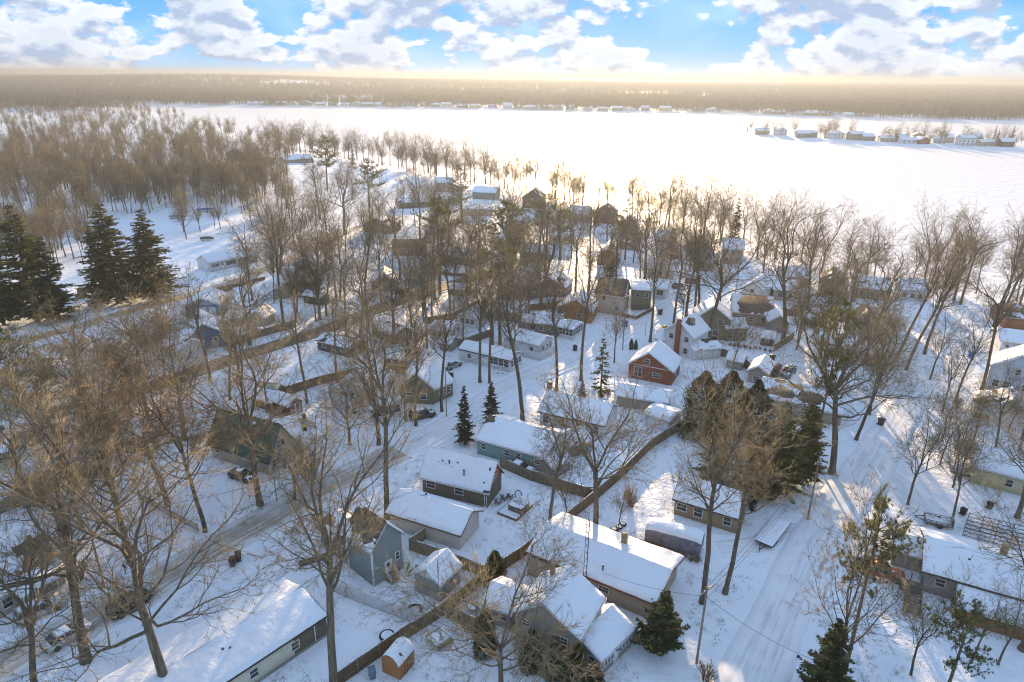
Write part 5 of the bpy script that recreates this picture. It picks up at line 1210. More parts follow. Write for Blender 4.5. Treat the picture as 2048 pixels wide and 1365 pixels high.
# conifers
CON = [
 ('S4', 75, 642, 405, 'huge dense spruce at the tan street corner', 1.35), ('S4', 8, 650, 430, 'dark spruce merging with the huge dense spruce', 1.1), ('S2', 118, 640, 470, 'smaller spruce beside the huge dense spruce', 1.7),
 ('S4', 238, 606, 402, 'tall dark spruce by the parked vans', 1.6), ('S4', 312, 598, 415, 'golden green pine next to the tall dark spruce', 1.5), ('S1', 208, 606, 450, 'shorter spruce beside the tall dark spruce by the vans', 1.2),
 ('C3', 5, 800, 640, 'brownish juniper standing above the far street', 1.3),
 ('S0', 930, 888, 770, 'dense blue green spruce behind the brown house', 1.1), ('S2', 983, 848, 763, 'broad spruce beside the middle street', 1.5),
 ('S3', 1201, 788, 676, 'open branched snowy spruce next to the red brick house', 1.0), ('S2', 1163, 818, 760, 'little spruce at the end of the long white cottage', 1.4),
 ('C2', 1398, 870, 745, 'pointed arborvitae at the fence end of the evergreen thicket', 1.0), ('C2', 1452, 860, 745, 'broad arborvitae in the evergreen thicket', 1.25), ('C2', 1503, 870, 762, 'arborvitae at the cottage end of the evergreen thicket', 1.0),
 ('S4', 1545, 985, 800, 'dark yew like evergreen behind the tan brick cottage', 1.5), ('S4', 1600, 960, 790, 'dark evergreen beside the second utility pole', 1.25), ('S1', 1430, 960, 800, 'evergreen behind the twiggy many stemmed tree', 1.5), ('S2', 1500, 1000, 830, 'lower dark evergreen in front of the thicket', 1.7),
 ('P1', 1626, 915, 590, 'tall thin pine before the patchy roofed cottage', 0.55), ('P2', 1690, 1345, 1005, 'open pine by the red pickup', 0.75), ('S0', 1640, 1420, 1238, 'dark young spruce by the wide snow track street', 1.7), ('P2', 1880, 1420, 1205, 'yellow green pine in front of the black deck stairs', 1.1),
 ('J0', 1318, 1308, 1180, 'ragged juniper at the end of the tan garage', 1.05),
 ('C0', 1062, 1338, 1262, 'dark arborvitae against the gable of the grey beige house', 1.2), ('C1', 1106, 1352, 1276, 'arborvitae at the middle of the gable of the grey beige house', 1.2), ('C0', 1150, 1382, 1290, 'arborvitae at the corner of the glazed porch', 1.2), ('C1', 1185, 1400, 1330, 'short arborvitae in front of the glazed porch', 1.3),
 ('C1', 990, 1165, 1105, 'small pointed evergreen inside the board fence', 1.6), ('C0', 970, 1305, 1225, 'olive evergreen at the annex of the grey beige house', 1.3),
 ('S1', 1466, 502, 395, 'tall spruce against the bright ice', 1.0), ('S0', 706, 332, 287, 'spruce among the oaks at the lake edge', 1.0), ('S2', 870, 465, 378, 'dark spruce in the snowy yard above the log cabin', 1.0),
 ('C0', 1271, 699, 680, 'shorter of two tiny arborvitae by the middle street', 1.0), ('C1', 1262, 699, 678, 'taller of two tiny arborvitae by the middle street', 1.0), ('P0', 1365, 640, 560, 'small pine behind the yellow box', 1.0),
 ('P1', 655, 380, 270, 'pine with dark tufts above the lakeside cottages', 1.2), ('P2', 740, 440, 320, 'broad pine in the sloping yards', 1.4), ('P3', 880, 590, 395, 'tall flat topped pine by the dark lean-to shed', 1.3), ('P0', 925, 450, 330, 'pine near the bungalow with deep snow', 1.2), ('P1', 1010, 560, 400, 'tall central pine before the street', 1.3),
 ('P2', 1090, 545, 390, 'dense pine before the pink house', 1.4), ('P0', 1250, 520, 400, 'pine by the small grey cottage', 1.2), ('P1', 1640, 720, 580, 'pine crown by the low grey house', 1.2), ('P3', 1000, 690, 480, 'flat topped pine by the greenish cottage', 1.2), ('S2', 1340, 530, 455, 'round spruce by the street bend', 1.6), ('S0', 1220, 560, 470, 'dark spruce behind the tall olive box house', 1.3),
]
for k, bx, by, top, lb, wd in CON: tree_px(k, bx, by, top, lb, None, None, (0, 0), wd)
# shrubs
for i, (bx, by, hpx, wd, lb) in enumerate([(1262, 1012, 44, 1.3, 'round bush with a cap of snow on the lawn'), (1036, 1022, 26, 1.2, 'brown shrub beside the hot tub deck'), (160, 1160, 40, 1.6, 'evergreen brown bush at the porch corner'), (1410, 1365, 40, 1.4, 'pale shrub at the foot of the utility pole'),
                                           (620, 960, 60, 1.4, 'round twiggy shrub beside the street bend'), (560, 905, 60, 1.3, 'twiggy shrub hiding the beige gable'), (1912, 816, 24, 1.8, 'brown bush at the foot of the sunny yard tree'), (1530, 640, 20, 1.5, 'brown shrub in front of the grey garage')]):
    b = P(bx, by); plant('H%d' % (i % 3), b, tall(b, by - hpx), lb, None, None, (0, 0), wd)
for (x0, y0, x1, y1, nn, lb, gp) in [(1262, 1085, 1400, 1125, 11, 'low leafy hedge bush along the covered camper', 'hedge along the camper'), (1455, 690, 1545, 706, 9, 'low dark hedge bush by the street oak', 'hedge by the great oak')]:
    for i in range(nn):
        f = (i + 0.5) / nn; b = P(x0 + (x1 - x0) * f, y0 + (y1 - y0) * f + RS.uniform(-2, 2)); plant('H3', b, RS.uniform(0.7, 1.0), lb, gp)
# ------------------------------------------------------------------ fences
def panel_mesh(name, h, bw, gap, mt, pick=False, rails=True):
    mb = MB(); R = random.Random(hash(name) % 1000 + 3); x = 0.0
    while x < 2.4 - bw * 0.5:
        hh = h * (1 + R.uniform(-0.02, 0.02)); y = R.uniform(-0.006, 0.006); x1 = min(x + bw, 2.4)
        mb.box(x, y - 0.012, -0.25, x1, y + 0.012, hh)
        if pick: mb.add([(x, y - 0.012, hh), (x1, y - 0.012, hh), (x1, y + 0.012, hh), (x, y + 0.012, hh), ((x + x1) / 2, y, hh + 0.1)], (), [(0, 1, 4), (1, 2, 4), (2, 3, 4), (3, 0, 4)])
        x += bw + gap
    if rails:
        for z in (0.3, h * 0.5, h - 0.25) if h > 1.3 else (0.25, h - 0.25): mb.box(0, -0.055, z - 0.045, 2.4, -0.014, z + 0.045)
    return mb.mesh(name, mt)
FP = {'brown': (panel_mesh('fence_brown', 1.8, 0.14, 0.008, WOOD), 1.8, WOOD), 'tan': (panel_mesh('fence_tan', 1.8, 0.14, 0.008, WOOD_TAN), 1.8, WOOD_TAN), 'grey': (panel_mesh('fence_grey', 1.8, 0.14, 0.01, WOOD_GREY), 1.8, WOOD_GREY),
      'white': (panel_mesh('fence_white', 1.75, 0.16, 0.004, VINYL), 1.75, VINYL), 'picket': (panel_mesh('fence_picket', 1.15, 0.09, 0.11, WOOD_GREY, True), 1.15, WOOD_GREY), 'wpicket': (panel_mesh('fence_wpicket', 1.0, 0.08, 0.09, WHITE, True), 1.0, WHITE),
      'low': (panel_mesh('fence_low', 1.0, 0.14, 0.02, WOOD), 1.0, WOOD)}
POSTS = {}
for k, (me, h, mt) in FP.items():
    mb = MB(); mb.box(-0.06, -0.1, -0.3, 0.06, 0.02, h + 0.06); POSTS[k] = mb.mesh('fence_post', mt if k in ('white', 'wpicket') else POSTWOOD)
CAPS = {}
def fence(label, pix, kind, cap=True):
    pp = [P(*p) if len(p) == 2 else np.array(p) for p in pix]; root = thing('fence', label, 'fence', tuple(pp[0])); me, h, mt = FP[kind]
    o0 = pp[0]; R = random.Random(len(label))
    for a, b in zip(pp[:-1], pp[1:]):
        d = b - a; ln = float(np.linalg.norm(d[:2])); n = max(1, round(ln / 2.4)); rz = math.atan2(d[1], d[0])
        for i in range(n):
            q = a + d * (i / n); z = hgt(q[0], q[1])
            o = link('panel', me, root); o.location = (q[0] - o0[0], q[1] - o0[1], z - o0[2]); o.rotation_euler = (R.gauss(0, 0.012), 0, rz + R.gauss(0, 0.004)); o.scale = (ln / n / 2.4, 1, 1 + R.gauss(0, 0.01))
            p = link('post', POSTS[kind], root); p.location = o.location; p.rotation_euler = (0, 0, rz)
    p = link('post', POSTS[kind], root); q = pp[-1]; p.location = (q[0] - o0[0], q[1] - o0[1], hgt(q[0], q[1]) - o0[2])
    if cap:   # a thread of snow along the top
        mb = MB()
        for a, b in zip(pp[:-1], pp[1:]):
            d = b - a; ln = float(np.linalg.norm(d[:2])); n = max(2, int(ln / 0.5)); u = np.array([-d[1], d[0]]) / ln
            for i in range(n):
                if fbm(i * 0.23, ln, 3, 2) < 0.42: continue
                q0 = a + d * (i / n) - o0; q1 = a + d * ((i + 1.02) / n) - o0; z = h + 0.02
                mb.hexa([(q0[0] + u[0] * s, q0[1] + u[1] * s, q0[2] + z + e) if e2 == 0 else (q1[0] + u[0] * s, q1[1] + u[1] * s, q1[2] + z + e) for e in (0, 0.05) for s, e2 in ((-0.05, 0), (-0.05, 1), (0.05, 1), (0.05, 0))])
        if mb.v: mb.build('snow_cap', SNOW_ROOF, root)
    return root
fence('long brown board fence between the front yards and the long tan garage', [(670, 1378), (800, 1287), (893, 1228), (960, 1171), (1040, 1120), (1121, 1058), (1189, 1003), (1248, 952), (1302, 898)], 'brown')
fence('brown board fence behind the hot tub yard', [(1000, 935), (1062, 962), (1170, 996), (1187, 1002)], 'grey')
fence('brown board fence joining the annex of the grey beige house', [(894, 1236), (958, 1266)], 'brown')
fence('white vinyl fence between the mobile home and grey green house yards', [(660, 1180), (692, 1195), (841, 1252)], 'white', False)
fence('tan board fence between the pole garage and narrow grey green house', [(853, 1078), (820, 1101), (871, 1119), (930, 1140), (977, 1160)], 'tan')
fence('tan fence stub at the porch of the grey beige house', [(1262, 1285), (1334, 1308)], 'tan')
fence('low brown fence stub beside the rear wing of the grey green house', [(600, 1135), (650, 1120), (690, 1098), (735, 1060)], 'low')
fence('tall grey board fence behind the street oaks', [(-60, 1052), (0, 1029), (86, 994), (150, 968), (200, 952)], 'grey')
fence('leaning wooden picket fence beside the slim leafy oak', [(280, 1000), (296, 1008), (345, 1036), (397, 1063)], 'picket', False)
fence('wooden picket fence in front of the red garden barn', [(532, 826), (582, 842), (630, 857)], 'picket', False)
fence('dark board fence behind the white two storey house', [(545, 800), (577, 790), (640, 770), (705, 754), (766, 745)], 'brown')
fence('dark board fence above the olive house', [(766, 745), (840, 752), (907, 763)], 'brown')
fence('dark fence closing the yard by the great spreading oak', [(1547, 704), (1586, 679)], 'grey')
fence('brown fence between the pink house and the street', [(1243, 634), (1272, 640), (1305, 622)], 'low')
fence('long dark fence behind the brown house with wide eaves', [(1000, 600), (1060, 600), (1115, 590)], 'grey')
fence('dark fence in the central yards', [(985, 612), (1022, 632)], 'brown')
fence('white picket fence along the far street', [(0, 838), (60, 818), (110, 800)], 'wpicket', False)
fence('grey board fence below the evergreen thicket', [(1302, 898), (1360, 860)], 'grey')
fence('long brown fence behind the patchy roofed cottage', [(1540, 772), (1600, 788), (1660, 800)], 'low')
fence('dark rail fence beside the carport house', [(420, 590), (465, 580)], 'low', False)

fence('grey fence behind the white modular house', [(890, 700), (935, 690), (985, 672)], 'grey')
fence('brown fence between the central cottages', [(850, 650), (905, 640), (960, 612)], 'brown')
fence('white fence before the plain white house', [(1040, 712), (1080, 722), (1112, 706)], 'white', False)
fence('brown fence around the log cabin yard', [(850, 545), (900, 552), (960, 556)], 'low')
fence('brown fence behind the orange red house', [(1060, 622), (1110, 618), (1150, 604)], 'brown')
fence('grey fence behind the chimney house', [(1440, 712), (1480, 726), (1500, 745)], 'grey')
fence('grey fence near the white gabled house', [(1530, 625), (1580, 632), (1640, 640)], 'grey')
fence('brown fence before the lakeside tan house', [(1690, 625), (1750, 634), (1810, 640)], 'low')
fence('grey rail fence on the upper slope', [(400, 590), (470, 575), (530, 560)], 'low', False)
fence('brown fence along the blue house yard', [(470, 690), (530, 672), (590, 655)], 'grey')
# ------------------------------------------------------------------ vehicles
def wheel_parts(r=0.34, w=0.24):
    t = MB(); prof = [(r * 0.6, -w / 2), (r * 0.93, -w / 2), (r, -w / 2 + 0.04), (r, w / 2 - 0.04), (r * 0.93, w / 2), (r * 0.6, w / 2)]; t.lathe(0, 0, prof, 14)
    m_ = MB(); m_.lathe(0, 0, [(r * 0.62, w / 2 - 0.03), (r * 0.58, w / 2 + 0.005), (r * 0.15, w / 2 - 0.02)], 10); m_.lathe(0, 0, [(r * 0.62, -w / 2 + 0.03), (r * 0.58, -w / 2 - 0.005), (r * 0.15, -w / 2 + 0.02)], 10)
    return t.mesh('tyre', BLACK), m_.mesh('rim', METAL)
TYRE, RIM = wheel_parts()
def wheels(root, xs, hw, r=0.34):
    for x in xs:
        for s in (-1, 1):
            w = link('wheel', TYRE, root); w.location = (x, s * hw, r); w.rotation_euler = (math.pi / 2, 0, 0); w.scale = (r / 0.34,) * 2 + (1,); link('rim', RIM, w)
CARP = {}
def loft(mb, st, n=12):
    """stations (x, z0, z1, halfwidth, roundness)"""
    o = len(mb.v)
    for x, z0, z1, hw in st:
        c = min(0.14, (z1 - z0) * 0.3)
        sec = [(-hw + 0.03, z0), (hw - 0.03, z0), (hw, z0 + c), (hw, z1 - c), (hw - c * 0.8, z1), (-hw + c * 0.8, z1), (-hw, z1 - c), (-hw, z0 + c)]
        mb.v += [(x, y, z) for y, z in sec]
    k = 8
    for i in range(len(st) - 1):
        for j in range(k): mb.q.append((o + i * k + j, o + i * k + (j + 1) % k, o + (i + 1) * k + (j + 1) % k, o + (i + 1) * k + j))
    for i in (0, len(st) - 1):
        mb.q += [tuple(o + i * k + j for j in q) for q in ((0, 1, 2, 7), (2, 3, 6, 7), (3, 4, 5, 6))]
def car(label, pos, rz, kind, col, snow=0.5, cat='car', name='car', bluehood=False):
    paint = mat('paint_%s' % '_'.join('%02d' % int(c * 100) for c in col), col, 0.32, var=0.12, scale=1.5, spec=0.5)
    r = thing(name, label, cat, tuple(pos), rz); hw = 0.92
    b = MB(); g = MB(); top = MB()
    if kind == 'pickup':
        L_ = 5.5; st = [(-2.75, 0.55, 0.98, 0.84), (-2.68, 0.42, 1.06, hw), (-0.75, 0.40, 1.06, hw), (0.3, 0.38, 1.06, hw), (1.0, 0.38, 1.04, hw), (2.2, 0.40, 1.0, hw), (2.62, 0.42, 0.92, 0.86), (2.75, 0.50, 0.75, 0.76)]
        cab = (-0.85, 1.15, -0.65, 0.45, 1.04, 1.78); wx = (-1.75, 1.8); wr = 0.39
    elif kind == 'suv':
        L_ = 4.6; st = [(-2.3, 0.55, 0.95, 0.80), (-2.22, 0.40, 1.05, hw), (-1.0, 0.36, 1.06, hw), (0.8, 0.36, 1.02, hw), (1.75, 0.38, 0.95, hw), (2.12, 0.40, 0.86, 0.86), (2.3, 0.48, 0.7, 0.74)]
        cab = (-2.18, 1.1, -1.95, 0.45, 1.03, 1.68); wx = (-1.4, 1.4); wr = 0.36
    elif kind == 'van':
        L_ = 5.0; st = [(-2.5, 0.5, 1.1, 0.86), (-2.45, 0.40, 1.2, 0.95), (1.2, 0.38, 1.2, 0.95), (2.0, 0.40, 1.0, 0.92), (2.4, 0.42, 0.9, 0.84), (2.5, 0.5, 0.8, 0.76)]
        cab = (-2.45, 1.75, -2.4, 1.1, 1.18, 2.05); wx = (-1.5, 1.6); wr = 0.35
    else:
        L_ = 4.5; st = [(-2.25, 0.5, 0.88, 0.76), (-2.15, 0.38, 0.96, 0.88), (-1.2, 0.33, 0.98, 0.90), (0.8, 0.33, 0.95, 0.90), (1.7, 0.35, 0.87, 0.88), (2.1, 0.38, 0.78, 0.82), (2.25, 0.45, 0.65, 0.70)]
        cab = (-1.75, 1.1, -1.05, 0.3, 0.95, 1.43); wx = (-1.35, 1.38); wr = 0.33
    loft(b, st); b.build('body', paint, r, True)
    x0, x1, t0, t1, zb, zt = cab; w0 = hw - 0.06; w1 = hw - 0.24
    g.hexa([(x0, -w0, zb), (x1, -w0, zb), (x1, w0, zb), (x0, w0, zb), (t0, -w1, zt), (t1, -w1, zt), (t1, w1, zt), (t0, w1, zt)]); g.build('windows', GLASS, r)
    top.hexa([(t0 - 0.05, -w1 - 0.03, zt - 0.02), (t1 + 0.05, -w1 - 0.03, zt - 0.02), (t1 + 0.05, w1 + 0.03, zt - 0.02), (t0 - 0.05, w1 + 0.03, zt - 0.02), (t0 + 0.1, -w1 + 0.08, zt + 0.06), (t1 - 0.1, -w1 + 0.08, zt + 0.06), (t1 - 0.1, w1 - 0.08, zt + 0.06), (t0 + 0.1, w1 - 0.08, zt + 0.06)])
    for f in (0.0, 0.48, 1.0):
        for s in (-1, 1): top.bar((x0 + (x1 - x0) * f, s * (w0 + 0.005), zb), (t0 + (t1 - t0) * f, s * (w1 + 0.012), zt), 0.07)
    top.build('roof_panel', paint, r)
    if kind == 'pickup':
        bed = MB(); bed.box(-2.6, -0.78, 1.062, -0.95, 0.78, 1.07); bed.build('truck_bed', BLACK, r)
        rl = MB()
        for s in (-1, 1): rl.box(-2.66, s * 0.88 - 0.05, 1.05, -0.9, s * 0.88 + 0.05, 1.2)
        rl.box(-2.72, -0.85, 1.0, -2.62, 0.85, 1.2); rl.build('bed_side', paint, r)
    wheels(r, wx, hw - 0.11, wr)
    xe = L_ / 2
    for s in (-1, 1):
        h = MB(); h.box(xe - 0.16, s * 0.62 - 0.16, 0.62, xe - 0.02, s * 0.62 + 0.16, 0.76); h.build('headlight', WHITE, r)
        h = MB(); h.box(-xe + 0.0, s * 0.72 - 0.1, 0.7, -xe + 0.09, s * 0.72 + 0.1, 0.92); h.build('taillight', mat('taillight_red', (0.55, 0.02, 0.02), 0.3, var=0.1), r)
        h = MB(); h.box(x1 - 0.3, s * (hw + 0.08) - 0.08, zb + 0.02, x1 - 0.2, s * (hw + 0.08) + 0.08, zb + 0.16); h.build('mirror', paint, r)
    bp = MB(); bp.box(-xe - 0.06, -0.8, 0.38, -xe + 0.05, 0.8, 0.55); bp.build('bumper', DARKTRIM, r); bp = MB(); bp.box(xe - 0.08, -0.75, 0.36, xe + 0.04, 0.75, 0.52); bp.build('bumper', DARKTRIM, r)
    if snow:
        s_ = MB(); gx = np.linspace(t0 + 0.05, t1 - 0.05, 9); gy = np.linspace(-w1 + 0.05, w1 - 0.05, 7); Gg = np.zeros((9, 7, 3)); Gg[..., 0] = gx[:, None]; Gg[..., 1] = gy[None]
        e = np.minimum(np.minimum(np.arange(9), 8 - np.arange(9))[:, None], np.minimum(np.arange(7), 6 - np.arange(7))[None]) > 0
        Gg[..., 2] = zt + 0.05 + np.where(e, 0.07 * (fbm(Gg[..., 0] * 2 + pos[0], Gg[..., 1] * 2, 4, 2) > 1 - snow), -0.03); s_.grid(Gg)
        Gh = np.zeros((7, 7, 3)); Gh[..., 0] = np.linspace(x1 + 0.08, xe - 0.25, 7)[:, None]; Gh[..., 1] = np.linspace(-0.72, 0.72, 7)[None]; zf = np.interp(Gh[..., 0], [q[0] for q in st], [q[2] for q in st])
        Gh[..., 2] = zf + np.where((fbm(Gh[..., 0] * 2.5 + pos[1], Gh[..., 1] * 2.5, 9, 2) > 1 - snow * 0.9), 0.04, -0.05); s_.grid(Gh); s_.build('snow', SNOW_ROOF, r, True)
    return r
def along(a, b): A, B = P(*a), P(*b); return math.atan2(B[1] - A[1], B[0] - A[0])
r1 = along((255, 1200), (400, 1113))
car('black sport utility vehicle driving on the street with red tail lights', P(262, 1216) + np.array([0, 0, 0.05]), r1, 'suv', (0.018, 0.018, 0.02), 0.0)
car('white car driving behind the black vehicle past the old oak', P(136, 1280) + np.array([0, 0, 0.05]), r1 + math.pi * 0, 'sedan', (0.62, 0.63, 0.64), 0.6)
car('white muddy car parked by the beige porch house', P(82, 1228), r1 - 0.15, 'suv', (0.50, 0.47, 0.43), 0.8)
car('dark car parked below the green metal roof', P(486, 958), along((450, 940), (520, 965)) , 'sedan', (0.03, 0.035, 0.045), 0.45)
car('red pickup truck parked under the open pine', P(1757, 1150), along((1715, 1138), (1797, 1160)), 'pickup', (0.28, 0.045, 0.03), 0.3, 'pickup truck', 'pickup_truck')
car('blue pickup truck with a bright bonnet by the small olive garage', P(1576, 750), along((1590, 735), (1565, 760)), 'pickup', (0.09, 0.15, 0.24), 0.5, 'pickup truck', 'pickup_truck')
car('black vehicle parked between the olive garage and the blue pickup', P(1549, 748), along((1556, 735), (1545, 755)), 'suv', (0.025, 0.025, 0.03), 0.1)
car('tan van at the corner of the upper street', P(200, 612), along((180, 616), (220, 606)), 'van', (0.42, 0.38, 0.32), 0.8, 'van', 'van')
car('dark car parked behind the tan van', P(172, 596), 0.3, 'sedan', (0.03, 0.03, 0.035), 0.6)
car('second dark car parked behind the tan van', P(176, 586), 0.2, 'suv', (0.05, 0.05, 0.05), 0.7)
car('snow covered car in front of the teal house', P(1040, 942), along((1010, 932), (1068, 952)), 'sedan', (0.35, 0.35, 0.36), 1.0)
car('dark car at the bend beside the tall oaks', P(1428, 622), 0.6, 'suv', (0.03, 0.03, 0.03), 0.4)
car('black car behind the white leaning shed of the far street', P(525, 668), 0.4, 'sedan', (0.03, 0.04, 0.03), 0.8)

for lb, px, rz, kd, cl, sn in [('silver car parked beside the white modular house', (905, 735), 0.9, 'sedan', (0.35, 0.36, 0.38), 0.8), ('dark car parked by the olive house', (845, 835), 0.4, 'suv', (0.04, 0.045, 0.05), 0.7), ('white van parked behind the orange red house', (1085, 640), 0.5, 'van', (0.55, 0.56, 0.58), 0.8),
        ('grey car parked by the cream cottage of the bend', (1355, 575), 0.9, 'sedan', (0.2, 0.21, 0.22), 0.7), ('red car under snow near the log cabin', (965, 548), 0.6, 'sedan', (0.25, 0.04, 0.03), 0.7), ('snowy pickup beside the grey sided house', (1700, 700), 0.8, 'pickup', (0.2, 0.2, 0.22), 0.9),
        ('dark car beside the blue garage', (465, 628), 0.3, 'sedan', (0.05, 0.05, 0.06), 0.6), ('white car by the stone grey cottage', (1600, 620), 0.4, 'sedan', (0.6, 0.6, 0.62), 0.9), ('dark suv beside the brown garage of the far street', (810, 588), 1.0, 'suv', (0.05, 0.05, 0.05), 0.5), ('grey car in front of the tan cottage', (830, 745), 0.8, 'sedan', (0.25, 0.25, 0.27), 0.9)]:
    car(lb, P(*px), rz, kd, cl, sn)
# covered camper
A = P(1288, 1087); B = P(1399, 1118); ln = float(np.linalg.norm((B - A)[:2]))
cp = thing('covered_camper', 'camper trailer under a grey tarpaulin with snow on top', 'camper', tuple(A), math.atan2(B[1] - A[1], B[0] - A[0]))
mb = MB(); st = []
TARP = mat('tarp_grey', (0.20, 0.21, 0.25), 0.6, scale=1.2, var=0.2, bump=0.6, bscale=3)
n = 22; G = np.zeros((n, 13, 3)); xs = np.linspace(0, ln, n)
sec = [(0, 0.25), (-0.02, 0.9), (-0.03, 1.6), (0.0, 2.3), (0.12, 2.62), (0.6, 2.75), (1.2, 2.8), (1.8, 2.75), (2.28, 2.62), (2.4, 2.3), (2.43, 1.6), (2.42, 0.9), (2.4, 0.25)]
for i, x in enumerate(xs):
    e = 1 - 0.10 * (abs(i / (n - 1) * 2 - 1) ** 8)
    for j, (y, z) in enumerate(sec):
        G[i, j] = (x, 1.2 + (y - 1.2) * (1 + 0.02 * math.sin(x * 5 + z * 2)), z * e + 0.02 * math.sin(x * 3 + j))
mb.grid(G); mb.add([tuple(p) for p in G[0]] + [(0, 1.2, 1.4)], (), [(13, i + 1, i) for i in range(12)]); mb.add([tuple(p) for p in G[-1]] + [(ln, 1.2, 1.4)], (), [(13, i, i + 1) for i in range(12)])
mb.build('tarpaulin', TARP, cp, True)
s_ = MB(); top = G[:, 3:10].copy(); top[..., 2] += 0.03 + 0.14 * np.array([-0.3, 0.7, 1, 1, 1, 0.7, -0.3])[None] * (0.8 + 0.4 * fbm(top[..., 0], top[..., 1], 4, 2)); s_.grid(top); s_.build('snow', SNOW_ROOF, cp, True)
wheels(cp, (ln * 0.45, ln * 0.6), 0.3, 0.33)
for w in cp.children:
    if w.name.startswith('wheel'): w.location.y += 1.2 if w.location.y > 0 else 0.55
# flat deck trailer under snow
A = P(1507, 1090); B = P(1544, 1102); C = P(1581, 1054); ln = float(np.linalg.norm((C - B)[:2])); wd = float(np.linalg.norm((B - A)[:2]))
ft = thing('deck_trailer', 'flat deck trailer with a thick sheet of snow beside the snow track', 'trailer', tuple((A + B) / 2), math.atan2(C[1] - B[1], C[0] - B[0]))
mb = MB(); mb.box(0, -wd / 2, 0.55, ln, wd / 2, 0.72); mb.build('deck', DARKTRIM, ft)
gx = np.linspace(0, ln, 16); gy = np.linspace(-wd / 2, wd / 2, 8); G = np.zeros((16, 8, 3)); G[..., 0] = gx[:, None]; G[..., 1] = gy[None]
e = np.minimum(np.minimum(np.arange(16), 15 - np.arange(16))[:, None], np.minimum(np.arange(8), 7 - np.arange(8))[None]); G[..., 2] = 0.725 + np.where(e > 0, 0.2, 0) + 0.05 * fbm(G[..., 0], G[..., 1], 2, 2); s_ = MB(); s_.grid(G); s_.build('snow', SNOW_ROOF, ft, True)
wheels(ft, (ln * 0.18, ln * 0.3), wd / 2 - 0.2, 0.32); tg = MB(); tg.bar((0, -0.4, 0.55), (-1.3, 0, 0.5), 0.1); tg.bar((0, 0.4, 0.55), (-1.3, 0, 0.5), 0.1); tg.bar((-1.3, 0, 0.55), (-1.3, 0, 0.0), 0.08); tg.build('tongue', DARKTRIM, ft)
# utility trailer
A = P(1848, 1050); B = P(1904, 1063); ln = float(np.linalg.norm((B - A)[:2]))
ut = thing('utility_trailer', 'black open utility trailer with rails and a bed of snow', 'trailer', tuple(A), math.atan2(B[1] - A[1], B[0] - A[0]))
mb = MB(); mb.box(0, 0, 0.45, ln, 1.8, 0.52); mb.build('bed', BLACK, ut); s_ = MB(); s_.box(0.05, 0.05, 0.523, ln - 0.05, 1.75, 0.62); s_.build('snow', SNOW_ROOF, ut)
rl = MB()
for y in (0, 1.8):
    for z in (0.75, 0.95): rl.bar((0, y, z), (ln, y, z), 0.05)
    for i in range(6): rl.bar((ln * i / 5, y, 0.45), (ln * i / 5, y, 0.97), 0.05)
rl.bar((0, 0, 0.95), (0, 1.8, 0.95), 0.05); rl.bar((-1.2, 0.9, 0.5), (0, 0.3, 0.5), 0.07); rl.bar((-1.2, 0.9, 0.5), (0, 1.5, 0.5), 0.07); rl.build('rail', BLACK, ut)
rp = MB(); rp.box(ln - 0.03, 0, 0.5, ln + 0.03, 1.8, 1.5); rp.build('ramp', METAL, ut); wheels(ut, (ln * 0.55,), 0.3, 0.33)
for w in ut.children:
    if w.name.startswith('wheel'): w.location.y = -0.12 if w.location.y < 0 else 1.92

# ------------------------------------------------------------------ small things
BINM = {}
def bin_mesh():
    b = MB(); lo = [(-0.24, -0.27, 0.08), (0.24, -0.27, 0.08), (0.24, 0.27, 0.08), (-0.24, 0.27, 0.08)]; hi = [(-0.30, -0.36, 1.0), (0.30, -0.36, 1.0), (0.30, 0.36, 1.0), (-0.30, 0.36, 1.0)]; b.hexa(lo + hi)
    l = MB(); l.hexa([(-0.33, -0.4, 1.0), (0.33, -0.4, 1.0), (0.33, 0.4, 1.0), (-0.33, 0.4, 1.0), (-0.3, -0.35, 1.09), (0.3, -0.35, 1.09), (0.3, 0.37, 1.07), (-0.3, 0.37, 1.07)]); l.bar((-0.3, 0.43, 0.98), (0.3, 0.43, 0.98), 0.05)
    return b, l
_b, _l = bin_mesh()
def bin_(label, px, col, s=1.0, rz=0.4, group=None):
    mt = mat('bin_%s' % '_'.join('%02d' % int(c * 100) for c in col), col, 0.5, var=0.1)
    r = thing('wheeled_bin', label, 'bin', tuple(P(*px)), rz, group); r.scale = (s, s, s); k = tuple(int(c * 100) for c in col)
    if k not in BINM: BINM[k] = (_b.mesh('bin_body', mt), _l.mesh('bin_lid', mt))
    link('body', BINM[k][0], r); link('lid', BINM[k][1], r)
    for y in (-0.24, 0.24):
        w = link('wheel', TYRE, r); w.location = (y, 0.34, 0.12); w.rotation_euler = (0, math.pi / 2, 0); w.scale = (0.35, 0.35, 0.25)
    return r
bin_('brown wheeled bin standing closer to the street of the pair', (478, 1122), (0.10, 0.065, 0.04), 1.15)
bin_('dark wheeled bin standing behind its pair at the street edge', (466, 1132), (0.07, 0.055, 0.045), 1.15, 0.2)
bin_('large bright blue bin by the pink house', (1250, 654), (0.03, 0.16, 0.55), 1.5)
bin_('bright blue bin in the sunny open yard', (1941, 716), (0.03, 0.17, 0.62), 1.3)
bin_('dark bin beside the middle street opposite the pink house', (1320, 630), (0.05, 0.045, 0.04), 1.4)
bin_('dark bin on the verge behind the white fence', (1150, 702), (0.05, 0.045, 0.04), 1.2)
bin_('dark bin at the foot of the tall verge oak', (1099, 778), (0.06, 0.05, 0.045), 1.3)
bin_('dark bin with a round top beside the massive street oak', (1761, 851), (0.07, 0.06, 0.055), 1.3)
bin_('dark bin behind the small olive garage', (1544, 722), (0.05, 0.05, 0.05), 1.3)
bin_('grey bin with snow beside the orange shed', (745, 1356), (0.16, 0.20, 0.24), 1.1)
